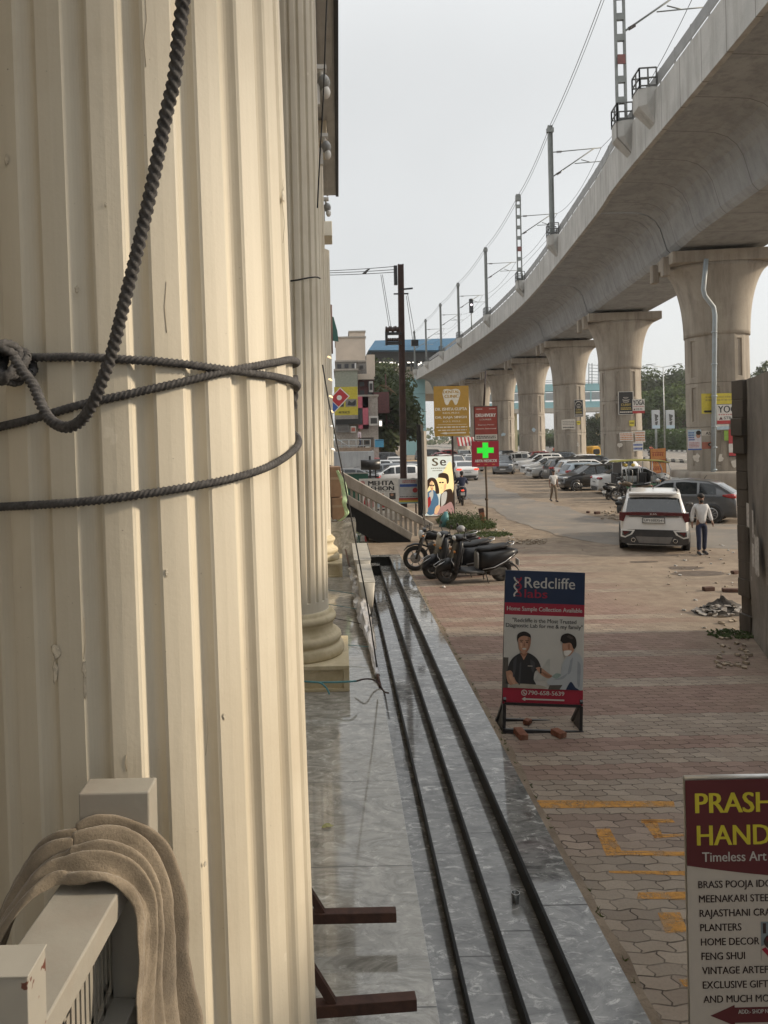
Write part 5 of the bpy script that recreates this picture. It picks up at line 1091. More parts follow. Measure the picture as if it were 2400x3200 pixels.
g_gold = E_('glow_gold',(.20,.14,.05),.0); B.text('S',.30,.50,.03,.16,g_gold,3,.04).text('e',.58,.78,.06,.16,g_hr,3,.04); lines(B,.25,.8,.19,.21,1,g_gold,3,2); lines(B,.3,.65,.235,.25,1,g_gold,5,2); B.done(t)
MB().bar((.08,.05,0),(.08,.05,a.z),.05).bar((W-.08,.05,0),(W-.08,.05,a.z),.05).build('leg', m_rust, t)
# black sign box beside it, seen edge-on
p = gd(1318, 1622); t = thing('sign_tower', 'tall black sign cabinet seen edge-on beside the glowing poster', 'sign', (p.x, p.y, 0), R(78))
zt = at(1296, 1328, p.y).z; MB().box((0, 0, zt/2+.1), (1.1, .16, zt-.2)).build('cabinet', m_black, t, bevel=.01); MB().box((0,-.16,zt/2),(1.1,.10,zt-.5)).build('back_panel', M('sign_back',(.30,.27,.23),.8), t)
MB().bar((-.45,.02,0),(-.45,.02,.4),.08).bar((.45,.02,0),(.45,.02,.4),.08).build('leg', m_black, t)
# shop boards behind the balustrade
def flatboard(x0, y0, x1, y1, D, label):
    a, b2 = at(x0, y1, D), at(x1, y0, D); t = thing('shop_board', label, 'signboard', (a.x, D, 0)); W, H = b2.x-a.x, b2.z-a.z
    MB().box((W/2,.03,a.z+H/2),(W,.05,H)).build('panel', m_pw, t); 
    for q in (.1, W-.1): MB().bar((q,.06,0),(q,.06,a.z+.1),.05).build('leg', m_rust, t)
    return t, Board(W, H, a.z)
t, B = flatboard(1125, 1494, 1245, 1640, 28.6, 'white fashion shop board with heavy black lettering behind the stone balustrade'); B.rect(0,0,1,1,m_pw)
B.text('MEHTA',.235,.88,.05,.15,m_pbk,3,.08).text('FASHION',.08,.88,.17,.265,m_pbk,3,.08); lines(B,.4,.9,.285,.297,1,m_pbk,3); B.ell(.09,.09,.06,.05,m_pnk if False else M('print_pink',(.5,.25,.24),.7),3)
for i, u in enumerate((.16,.30,.45,.60)): B.blob([(u-.05,.50),(u,.36),(u+.05,.48),(u+.06,.62),(u-.05,.62)],(m_pr,M('print_pink',(.5,.25,.24),.7),m_sky2,m_pr)[i],3).ell(u,.345,.022,.02,m_skin,4).rect(u-.06,.66,u+.05,.70,m_pbk,3)
B.rect(.76,.32,.92,.46,m_dks,3).ell(.83,.36,.04,.03,m_skin,4).rect(0,.76,1,1,m_pw2,2); B.done(t)
t, B = flatboard(1247, 1495, 1306, 1574, 28.9, 'pale board with blue bar and rainbow foot right of the fashion board'); B.rect(0,0,1,1,M('print_pale',(.50,.50,.49),.7)); lines(B,.2,.9,.06,.17,2,m_pr,4); B.rect(.06,.22,.95,.33,m_pb,2).ell(.84,.47,.13,.10,m_pr,3).ell(.82,.62,.12,.025,m_teal,3); lines(B,.05,.95,.70,.74,1,m_pbk,9)
for i, mt in enumerate((m_pr, m_po, m_pyl, m_teal)): B.rect(0,.78+i*.055,1,.835+i*.055,mt,2)
B.done(t)
# hindi style banner seen from behind
a, b2 = at(2034, 1494, 40), at(2080, 1400, 40); t = thing('cloth_banner', 'orange banner with red lettering showing through, tied above the electric rickshaw', 'banner', (a.x, 40, 0)); W, H = b2.x-a.x, b2.z-a.z; B = Board(W, H, a.z)
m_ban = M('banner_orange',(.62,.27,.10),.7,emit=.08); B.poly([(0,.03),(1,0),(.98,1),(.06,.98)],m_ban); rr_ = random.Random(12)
for j, (v0, n) in enumerate(((.14,5),(.38,6),(.62,4),(.82,5))):
    B.rect(.12,v0,.12+n*.15,v0+.018,m_pr,2,'lettering')
    for i in range(n):
        u = .14 + i*.15; B.rect(u+.07,v0,u+.09,v0+.14,m_pr,2,'lettering').ell(u+.03,v0+.08,.04,.04,m_pr,2,'lettering').ell(u+.03,v0+.08,.018,.02,m_ban,3,'lettering')
B.done(t); MB().bar((0,.03,0),(0,.03,a.z+H),.04).bar((W,.03,0),(W,.03,a.z+H),.04).build('pole', m_rust, t)

# ------------------------------------------------------------------ tall utility pole and wires
pb = gd(1262, 1585); pt = at(1252, 826, pb.y); t = thing('utility_pole', 'tall rust brown utility pole with crossarms, behind the shop boards', 'pole', (pb.x, pb.y, 0)); To_ = Matrix.Translation((-pb.x, -pb.y, 0)); m_pole = M('pole_rust',(.055,.03,.025),.75,var=.35,scale=2,dirt=((.10,.05,.035),.6))
mb = MB(); dl = pt - pb; 
for s_ in (-.13, .13): mb.bar(pb + Vector((s_,0,0)), pt + Vector((s_*.85,0,0)), .05, .20)
mb.bar(pb, pt, .24, .05); mb.build('pole_body', m_pole, t, T=To_)
zz = lambda py: at(1260, py, pb.y).z; xx = lambda py: pb.x + dl.x * zz(py) / pt.z
mb = MB().box((xx(845)-.25,0+pb.y,zz(860)),(.16,.2,.9)); 
mb.bar((xx(905)-.1,pb.y,zz(905)),(xx(905)+.55,pb.y-.1,zz(903)),.07).bar((xx(918)-.35,pb.y,zz(918)),(xx(918)+.35,pb.y,zz(918)),.06).bar((xx(1042),pb.y,zz(1042)),(xx(1042)-.75,pb.y,zz(1042)),.18,.12).bar((xx(1072),pb.y,zz(1072)),(xx(1072)-.75,pb.y,zz(1072)),.2,.14).bar((xx(1040)-.72,pb.y,zz(1035)),(xx(1040)-.72,pb.y,zz(1078)),.12)
mb.build('crossarm', m_black, t, T=To_); mb = MB()
for i in range(9): q = Vector((xx(1040)-.12-i*.075,pb.y-.03,zz(1036)-.03*math.sin(i*2))); mb.cyl(q, q+Vector((0,0,.24)),.06,.04,8)
for i in range(5): q = Vector((xx(1070)-.2-i*.11,pb.y-.05,zz(1066))); mb.cyl(q, q+Vector((0,0,.15)),.07,.05,8)
mb.build('insulator', M('insulator_brown', (.05,.03,.025), .3), t, T=To_)
def pw(a, b2, r, label, sag=.15): 
    q = [a.lerp(b2, j/10) - Vector((0,0,sag*4*(j/10)*(1-j/10))) for j in range(11)]; tag(MB().tube(q, r, 5).build('overhead_wire', M('wire_dark', (.07,.07,.07), .6)), label, 'wire', 'wires on the tall utility pole')
D0 = pb.y
for (y0, y1, lb_) in ((847, 832, 'topmost of three near-level wires running left from the pole top'), (853, 842, 'middle of three near-level wires running left from the pole top'), (860, 850, 'lowest of three near-level wires running left from the pole top')): pw(at(1000, y0, D0+1), at(1238, y1, D0), .016, lb_, .03)
for (x0,y0,x1,y1,lb_) in ((1190,858,1218,1035,'left of two slack wires dropping to the pole crossarm'),(1195,858,1224,1035,'right of two slack wires dropping to the pole crossarm'),(1270,925,1290,1065,'inner wire slanting down right of the pole'),(1274,920,1300,1065,'outer wire slanting down right of the pole')): pw(at(x0,y0,D0), at(x1,y1,D0+2), .013, lb_, .0)
tag(MB().box(at(1296,1072,D0+2),(.35,.2,.3)).build('strain_insulator', m_black), 'small black strain insulator ending the slanting wires', 'insulator')
q = at(1190, 850, D0); bd = MB().ell(q,(.12,.10,.10)).ell(q+Vector((-.08,0,.13)),(.06,.06,.07)).cyl(q+Vector((.1,0,0)),q+Vector((.25,0,-.08)),.05,.02); bd = thing('bird', 'small dark bird perched on the wires left of the pole', 'bird', at(1142, 852, D0))
MB().loft([(-.16,0,-.06,.02,.015),(-.08,0,-.02,.05,.05),(.02,0,.03,.075,.085),(.10,0,.10,.055,.065),(.15,0,.15,.05,.05),(.19,0,.155,.02,.02),(.23,0,.15,.005,.005)],12,2.0).build('body', M('bird_grey',(.08,.08,.085),.8), bd)

# ================================================================== vehicles
m_tyre = M('tyre_rubber', (.022,.021,.02), .85, var=.3, scale=9, bump=.3, dirt=((.12,.09,.065),.5)); m_rim = M('alloy_rim', (.42,.42,.42), .35, .7, var=.1); m_steelrim = M('steel_rim', (.12,.12,.12), .5, .4)
m_cglass = M('car_glass', (.016,.02,.023), .05, var=.2, spec=.7); m_tail = M('tail_red', (.30,.012,.015), .2, var=.1, coat=.6); m_tailon = M('tail_red_lit', (.85,.06,.03), .25, emit=.9); m_lamp = M('headlamp', (.62,.62,.60), .12, var=.1, coat=.8); m_trim = M('black_plastic', (.03,.03,.032), .55, var=.25, dirt=((.13,.10,.075),.35)); m_chrome = M('chrome', (.55,.55,.54), .2, .8); m_plate = M('number_plate_white', (.62,.62,.60), .5)
def paint(name, c, dust=.16): return M('paint_' + name, c, .28, var=.06, scale=2, coat=.7, dirt=((.36,.29,.21), dust), spec=.5)
P_W, P_S, P_K, P_G, P_N, P_R, P_B, P_Y = paint('white',(.70,.695,.68)), paint('silver',(.36,.37,.37)), paint('black',(.014,.014,.016),.18), paint('dark_grey',(.060,.063,.068),.22), paint('slate',(.10,.115,.135),.25), paint('maroon',(.22,.02,.025),.2), paint('pale_blue',(.33,.40,.46)), paint('taxi_yellow',(.62,.30,.02),.2)
CARS = {
 'suv': (4.35, 1.80, 1.64, .98, [(-2.17,.48),(-2.165,.80),(-2.12,1.06),(-1.84,1.50),(-1.66,1.60),(-.6,1.64),(.22,1.60),(.98,1.12),(1.12,1.05),(1.9,.95),(2.10,.80),(2.17,.5)], (2,3), (6,7), [(-1.72,-.98),(-.90,-.12),(-.04,.82)], (-1.32,1.36), .345),
 'hatch': (3.85, 1.70, 1.52, .92, [(-1.92,.46),(-1.915,.78),(-1.87,.99),(-1.52,1.40),(-1.34,1.48),(-.4,1.52),(.28,1.46),(.98,1.03),(1.10,.97),(1.70,.83),(1.86,.70),(1.92,.46)], (2,3), (6,7), [(-1.36,-.82),(-.74,-.06),(.02,.80)], (-1.20,1.22), .305),
 'sedan': (4.40, 1.73, 1.47, .92, [(-2.20,.46),(-2.19,.78),(-2.12,.99),(-1.72,1.04),(-1.60,1.06),(-.92,1.40),(-.5,1.46),(0,1.47),(.36,1.42),(1.06,1.0),(1.18,.96),(1.9,.82),(2.12,.70),(2.20,.46)], (4,5), (8,9), [(-1.18,-.74),(-.66,.02),(.10,.88)], (-1.33,1.34), .315),
 'cross': (4.05, 1.77, 1.54, .95, [(-2.02,.50),(-2.01,.84),(-1.95,1.04),(-1.42,1.38),(-1.15,1.48),(-.35,1.54),(.32,1.47),(1.02,1.03),(1.14,.98),(1.78,.88),(1.95,.74),(2.02,.5)], (2,3), (6,7), [(-1.40,-.86),(-.78,-.08),(0,.82)], (-1.24,1.27), .325),
 'van': (4.0, 1.68, 1.85, 1.0, [(-2.0,.48),(-1.99,.85),(-1.97,1.08),(-1.86,1.66),(-1.72,1.80),(-.5,1.85),(.85,1.80),(1.50,1.12),(1.58,1.05),(1.88,.92),(1.97,.75),(2.0,.5)], (2,3), (6,7), [(-1.62,-.80),(-.70,.20),(.28,1.28)], (-1.2,1.35), .30)}
def car(kind, label, x, y, rz, pnt, lit=False, near=False, fancy=True, grp='cars parked along the street'):
    L, W, H, zb0, top, rg_, fg_, wins, axles, wr = CARS[kind]; w0 = W / 2
    t = thing('parked_car' if not lit else 'car', label, 'car', (x, y, 0), rz, grp)
    def zt(xv):
        for (xa, za), (xb, zb_) in zip(top, top[1:]):
            if xa <= xv <= xb: return za + (zb_ - za) * (xv - xa) / (xb - xa)
        return top[0][1]
    def half(xv):
        z = zt(xv); e = abs(xv / (L/2)); w_ = w0 * (1 - .10 * e ** 5 - .02 * e ** 2); zb = zb0 - .035 * xv / (L/2)
        pts = [(.84*w_, .20), (.965*w_, .27), (w_, .45), (.998*w_, min(.66, z - .10)), (.985*w_, min(zb - .06, z - .05)), (.955*w_, min(zb, z - .02))]
        if z > zb + .04: g = (z - zb) / (H - zb); pts.append((w_ * (.945 - .185 * g), z - .012 - .035 * g)); pts.append((w_ * (.88 - .20 * g), z - .006 - .006*g))
        else: pts += [(.915*w_, z - .008), (.84*w_, z - .003)]
        pts += [(.45*w_, z + .0), (0, z + .004)]; return pts
    xs = []
    for (xa, _), (xb, _) in zip(top, top[1:]):
        n = max(1, int((xb - xa) / .2)); xs += [xa + (xb - xa) * i / n for i in range(n)]
    xs.append(top[-1][0]); rings = []
    for xv in xs:
        h = half(xv); rings.append([(xv, a, z) for a, z in h] + [(xv, -a, z) for a, z in reversed(h[:-1])])
    MB().rings(rings, pnt, True, True).build('body', pnt, t)
    def band(i0, nm, inset=.0):
        xa, xb = top[i0[0]][0], top[i0[1]][0]; vs = []; n = 5
        for i in range(n + 1):
            xv = xa + (xb - xa) * (.06 + .86 * i / n); h = half(xv); row = [h[6], h[7], h[8], h[9]]; s_ = .93
            nx = .010 if i0 == fg_ else -.010
            vs.append([(xv + nx, a * s_, z + .008) for a, z in row] + [(xv + nx, -a * s_, z + .008) for a, z in reversed(row[:-1])])
        mb = MB(); m_ = len(vs[0]); mb.add([p for r_ in vs for p in r_], [(i*m_+j, i*m_+j+1, (i+1)*m_+j+1, (i+1)*m_+j) for i in range(n) for j in range(m_-1)], m_cglass, True); mb.build(nm, m_cglass, t)
    band(fg_, 'windscreen'); band(rg_, 'rear_window')
    for s_ in (-1, 1):
        for xa, xb in wins:
            mb = MB(); n = 6; vs = []
            for i in range(n + 1):
                xv = xa + (xb - xa) * i / n; h = half(xv); (a0, z0), (a1, z1) = h[5], h[6]
                for f in (.10, .5, .90): vs.append((xv, s_ * (a0 + (a1 - a0) * f + .009), z0 + (z1 - z0) * f))
            mb.add(vs, [(i*3+j, i*3+j+1, i*3+j+4, i*3+j+3) for i in range(n) for j in range(2)], m_cglass, True); mb.build('side_window', m_cglass, t)
        mx = top[fg_[1]][0] - .18; MB().ell((mx, s_ * (w0 + .10), zb0 + .08), (.07, .11, .075), 10).box((mx, s_ * (w0 - .0), zb0 + .04), (.05, .14, .03)).build('mirror', m_trim if near else pnt, t)
        for xv in axles:
            wa = half(xv)[2][0]; mb = MB().lathe([(0, wa - .1), (wr + .055, wa - .1), (wr + .055, wa + .006), (0, wa + .006)] if s_ > 0 else [(0, -wa + .1), (wr + .055, -wa + .1), (wr + .055, -wa - .006), (0, -wa - .006)], 28, (xv, 0, wr), axis='Y'); mb.build('wheel_arch', m_trim, t)
            yo = s_ * (wa + .018); yi = s_ * (wa - .20); wh = MB().lathe([(wr*.62, yi), (wr*.93, yi), (wr, yi + s_*.03), (wr, yo - s_*.035), (wr*.94, yo), (wr*.66, yo - s_*.006), (wr*.60, yo - s_*.03)], 28, (xv, 0, wr), m_tyre, axis='Y', cap=False).build('wheel', m_tyre, t)
            rm = MB().lathe([(0, yo - s_*.055), (wr*.64, yo - s_*.05), (wr*.66, yo - s_*.008), (wr*.60, yo - s_*.012), (wr*.57, yo - s_*.05)], 24, (xv, 0, wr), m_trim, axis='Y')
            for k_ in range(9):
                a_ = 2*math.pi*k_/9; rm.bar((xv + .04*math.cos(a_), yo - s_*.022, wr + .04*math.sin(a_)), (xv + wr*.61*math.cos(a_+.12), yo - s_*.022, wr + wr*.61*math.sin(a_+.12)), .030, .02, m_rim, up=(0,1,0))
            rm.lathe([(wr*.59, yo-s_*.015),(wr*.67, yo-s_*.01),(wr*.67, yo),(wr*.59, yo)], 24, (xv,0,wr), m_rim, axis='Y', cap=False); rm.build('rim', m_rim, wh)
        tm = m_tailon if lit else m_tail
        if kind == 'sedan': MB().ell((-L/2 + .13, s_ * (w0 - .24), .86), (.17, .23, .09), 12).build('tail_lamp', tm, t)
        elif not near: MB().loft([(-L/2+.02,s_*(w0-.24),.95,.10,.07),(-L/2+.06,s_*(w0-.17),.955,.10,.085),(-L/2+.22,s_*(w0-.075),.97,.045,.075),(-L/2+.42,s_*(w0-.045),.985,.012,.03)],12,3).build('tail_lamp', tm, t)
        MB().ell((L/2 - .20, s_ * (w0 - .26), .76 if kind != 'suv' else .82), (.20, .20, .075), 12).build('headlamp', m_lamp, t)
        MB().cyl((L/2 - .09, s_ * (w0 - .30), .42), (L/2 - .03, s_ * (w0 - .30), .42), .055).build('fog_lamp', m_lamp, t)
        MB().bar((-L*.28, s_*(w0-.005), .24), (L*.29, s_*(w0-.005), .24), .05, .09).build('sill', m_trim, t)
        if kind in ('suv',): MB().bar((-1.45, s_*.60, H - .0), (.1, s_*.60, H - .005), .035, .05).build('roof_rail', m_trim, t)
    MB().loft([(L/2-.10,0,.62,w0*.62,.10),(L/2+.012,0,.62,w0*.56,.085)],20,4,m_trim).build('grille', m_trim, t); MB().box((L/2-.05,0,.62),(.135,w0*.9,.018)).box((L/2-.05,0,.66),(.13,w0*.8,.018)).build('grille_bar', m_chrome, t)
    MB().loft([(L/2-.25,0,.30,w0*.82,.09),(L/2-.01,0,.30,w0*.70,.08)],20,5,m_trim).build('front_bumper', m_trim, t); MB().box((L/2+.012,0,.44),(.02,.48,.11)).build('number_plate', m_plate, t)
    if not near:
        MB().loft([(-L/2+.25,0,.30,w0*.84,.10),(-L/2-.005,0,.30,w0*.74,.09)],20,5,m_trim).build('rear_bumper', m_trim, t); pz = .70 if kind != 'sedan' else .66
        f = MB().box((-L/2-.005,0,pz),(.03,.52,.12)).build('number_plate', m_plate, t); lines_mb = MB()
        for i in range(8): lines_mb.box((-L/2-.022,-.2+i*.057,pz),(.004,.03,.06))
        lines_mb.build('plate_lettering', m_pbk, t)
        MB().bar((-L/2+.01,-.35,.80),(-L/2+.01,.35,.80),.03,.02).build('boot_trim', m_chrome, t)
    MB().cyl((-.9 if kind != 'sedan' else -.5,0,H-.01),(-1.0,0,H+.12),.012,.006).build('aerial', m_trim, t)
    return t
UP = R(90)
# the white car being driven away, nearest
q = gd(2045, 1727); SA = math.atan2(q.x, q.y); t = car('suv', 'dusty white hatchback-like crossover seen from behind, driving off beside the walking man', q.x + 2.15*math.sin(SA), q.y + 2.15*math.cos(SA), UP - SA, P_W, near=True, grp='cars on the street')
t.name = 'white_car'; X_ = -2.175
m_bar = M('tail_bar', (.085,.008,.012), .2, coat=.7)
MB().loft([(X_+.10,0,1.045,.82,.048),(X_-.004,0,1.045,.78,.045)],20,5,m_bar).build('light_bar', m_bar, t); MB().text('KIA',(X_-.012,.085,1.028),(0,-1,0),(0,0,1),.17,.034,m_white,.02).build('emblem', m_white, t)
for s_ in (-1, 1):
    MB().prism([(X_-.006,s_*.86,1.085),(X_-.006,s_*.70,1.075),(X_-.006,s_*.70,.98),(X_-.006,s_*.76,.83),(X_-.006,s_*.865,.86)], (.22,0,0), m_bar).build('tail_lamp', m_bar, t)
    MB().prism([(X_-.010,s_*.83,.61),(X_-.010,s_*.47,.61),(X_-.010,s_*.54,.49),(X_-.010,s_*.72,.39),(X_-.010,s_*.84,.42)], (.1,0,0), m_white).prism([(X_-.020,s_*.79,.575),(X_-.020,s_*.54,.575),(X_-.020,s_*.59,.50),(X_-.020,s_*.72,.43),(X_-.020,s_*.80,.455)], (.05,0,0), m_trim).build('reflector_housing', m_white, t)
    MB().prism([(X_-.026,s_*.78,.565),(X_-.026,s_*.60,.565),(X_-.026,s_*.74,.46)], (.02,0,0), m_bar).build('reflector', m_bar, t)
    MB().cyl((X_+.2,s_*.52,.335),(X_-.03,s_*.52,.335),.058,n=16).cyl((X_-.031,s_*.52,.335),(X_-.033,s_*.52,.335),.042,n=16,mat=m_black).build('exhaust_tip', m_chrome, t)
MB().loft([(X_+.35,0,.42,.885,.21),(X_+.06,0,.42,.86,.205),(X_-.006,0,.415,.84,.205)],28,6,m_trim).build('rear_bumper', m_trim, t)
MB().prism([(X_-.016,.46,.43),(X_-.016,-.46,.43),(X_-.016,-.38,.26),(X_-.016,.38,.26)], (.1,0,0)).build('skid_plate', M('skid_grey',(.16,.15,.14),.5), t)
MB().box((X_-.012,0,.875),(.03,.56,.155),m_black).box((X_-.020,0,.875),(.03,.52,.125),m_plate).build('number_plate', m_plate, t); MB().text('UP15EE7541',(X_-.038,.235,.845),(0,-1,0),(0,0,1),.47,.062,m_pbk,.03).build('plate_lettering', m_pbk, t)
MB().bar((X_+.02,-.62,.975),(X_+.02,.62,.975),.02,.02).build('boot_crease', m_trim, t); MB().loft([(-1.98,0,1.575,.62,.02),(-1.72,0,1.60,.66,.03)],16,4,P_W).build('spoiler', P_W, t); MB().bar((-2.055,.28,1.14),(-2.07,-.12,1.13),.02).build('wiper', m_black, t)
for s_ in (-1,1): MB().loft([(1.10,-1.86,s_*.38,.015,.13),(1.34,-1.77,s_*.38,.015,.11)],10,3,axis='Z').build('headrest', M('seat_grey',(.05,.055,.06),.8), t)
q = gd(2120, 1622); car('cross', 'dark grey crossover with lit red tail lamp, turning behind the white car', q.x, q.y, R(144), P_G, grp='cars on the street')
q = gd(1460, 1503); car('sedan', 'white saloon with glowing tail lamps driving away along the street', q.x, q.y + 2.2, UP + R(2), P_W, lit=True, grp='cars on the street')
def row(kind, xl, yb, head, pnt, label, dx=0, ang=0, grp='cars parked in the row under the viaduct'):
    q = gd(xl, yb); L = CARS[kind][0]; return car(kind, label, q.x + L/2 + dx, q.y + .85, (R(180) if head == 'f' else 0) + R(ang), pnt, grp=grp)
row('sedan', 1872, 1546, 'r', P_W, 'white saloon parked nose-away behind the electric rickshaw', .1, -4)
row('hatch', 1757, 1535, 'f', P_K, 'glossy black hatchback with silver alloy wheels facing the street', 0, 6)
row('hatch', 1768, 1522, 'r', P_B, 'pale blue grey hatchback, tail to the street, behind the black hatchback', 0, 3)
row('suv', 1752, 1513, 'r', P_W, 'white crossover with red tail lamps parked second behind the black hatchback', 0, 2)
row('suv', 1716, 1505, 'r', P_G, 'dark tall car showing one bright red tail lamp, mid row under the viaduct', 0, 2)
row('sedan', 1660, 1497, 'f', P_S, 'silver saloon nose-out, next to the dark tall car', 0, 4)
row('hatch', 1640, 1485, 'f', P_W, 'white hatchback nose-out behind the silver saloon', 0, 4)
row('suv', 1606, 1474, 'f', P_W, 'white crossover with maroon pillar at the far end of the row', .4, 3)
row('hatch', 1552, 1462, 'f', P_S, 'silver hatchback parked beyond the slate crossover', 0, 2)
row('sedan', 1556, 1452, 'f', P_W, 'farthest white saloon of the row before the fourth pier', .6, 2)
q = gd(1592, 1482); car('suv', 'slate grey crossover parked facing the camera left of the row', q.x, q.y + 2, R(-106), P_N, grp='cars parked along the street')
G3 = 'cars parked along the street'
for kind, px, D, ang, pnt, lb_ in (('suv',1422,66,-92,P_W,'white crossover facing the camera between the glowing poster and the clinic post'),('van',1452,84,-95,P_S,'grey van behind the white saloon on the street'),('hatch',1474,76,-88,P_W,'white hatchback partly hidden by the pharmacy board'),
      ('sedan',1378,92,10,P_R,'maroon saloon below the yellow clinic board'),('sedan',1392,80,12,P_W,'white saloon just in front of the maroon one'),('van',1345,96,20,P_K,'black van left of the maroon saloon'),('hatch',1408,108,0,P_R,'distant maroon hatchback under the striped awning'),
      ('hatch',1286,58,-90,P_Y,'yellow taxi between the pole and the sign tower'),('hatch',1230,48,180,P_W,'white car with dark glass just above the shop boards'),('suv',1150,58,180,P_W,'white crossover with red tail lamp beyond the green tarpaulin'),('van',1208,82,0,P_K,'tall black van behind the white crossover'),
      ('hatch',1228,74,90,P_W,'upper white hatchback with its rear toward the camera left of the pole'),('hatch',1236,62,90,P_S,'lower pale hatchback with its rear toward the camera left of the pole'),('sedan',1080,46,175,P_G,'dark car at the left end of the lot beside the column edge'),('hatch',1122,86,0,P_B,'pale blue car far left below the brown gate'),('sedan',1330,64,95,P_S,'silver saloon behind the sign tower'),('hatch',1500,96,-85,P_G,'dark hatchback far down the street left of the red boards'),('hatch',1530,104,-90,P_W,'white hatchback far down the street under the courier board')):
    q = at(px, 1420, D); car(kind, lb_, q.x, D, R(ang), pnt, grp=G3)

for i, (kind, px, D, ang, pnt, lb_) in enumerate((('hatch',1905,50,178,P_W,'white hatchback in the second row, seen over the black hatchback'),('suv',1870,55,3,P_K,'black crossover in the second row under the viaduct'),('sedan',1840,60,180,P_S,'silver saloon in the second row before the second pier'),('hatch',1805,66,178,P_W,'white hatchback in the second row before the third pier'),
      ('suv',1775,71,2,P_N,'slate crossover in the second row beside the third pier'),('sedan',1735,77,180,P_W,'white saloon in the second row between the third and fourth piers'),('hatch',1700,83,0,P_R,'maroon hatchback in the second row under the viaduct'),('suv',1655,88,180,P_W,'white crossover at the far end of the second row'),
      ('hatch',1618,78,2,P_K,'black hatchback behind the far silver hatchback'),('suv',1585,86,-92,P_G,'dark crossover facing the camera at the far end of the lot'),('sedan',1470,70,-88,P_S,'silver saloon facing the camera just left of the pharmacy board'),('hatch',1436,78,-90,P_K,'black hatchback facing the camera behind the white crossover'),
      ('hatch',1190,52,185,P_N,'slate hatchback in the left lot beside the drum on its stand'),('sedan',1265,52,180,P_S,'silver saloon in the left lot behind the pole foot'),('suv',1100,68,90,P_W,'white crossover in the left lot with its rear toward the camera'),('hatch',1165,70,88,P_R,'maroon hatchback in the left lot before the black van'))):
    q = at(px, 1420, D); car(kind, lb_, q.x, D, R(ang), pnt, grp=G3)
# ------------------------------------------------------------------ two-wheelers (local +X is forward)
def wheel2(t, x, r, w_, alloy=True, y=0):
    wh = MB().torus((x, y, r), r - w_ * .55, w_ * .62, 'Y', 28, 10, flat=.85).build('wheel', m_tyre, t); mb = MB().torus((x, y, r), r - w_ * 1.15, .012, 'Y', 24, 6).cyl((x, y-.045, r), (x, y+.045, r), .035)
    for k_ in range(6): a_ = 2*math.pi*k_/6; mb.bar((x, y, r), (x + (r - w_*1.1)*math.cos(a_), y, r + (r - w_*1.1)*math.sin(a_)), .022, .016, up=(0,1,0))
    mb.lathe([(.02,y-.02),(r*.42,y-.02),(r*.42,y-.014),(.02,y-.014)],20,(x,0,r),axis='Y'); mb.build('rim', m_rim if alloy else m_steelrim, wh); return wh
m_bkp = M('scooter_black', (.008,.008,.009), .38, spec=.35, coat=.12, var=.2, dirt=((.10,.08,.065),.15)); m_seat = M('seat_vinyl', (.014,.014,.015), .5, spec=.3, var=.25, bump=.1); m_gpan = M('scooter_inner_grey', (.40,.39,.36), .5, var=.1); m_sil = M('silver_trim', (.45,.45,.45), .3, .6); m_engine = M('engine_grey', (.09,.085,.08), .55, .4, var=.4, scale=12)
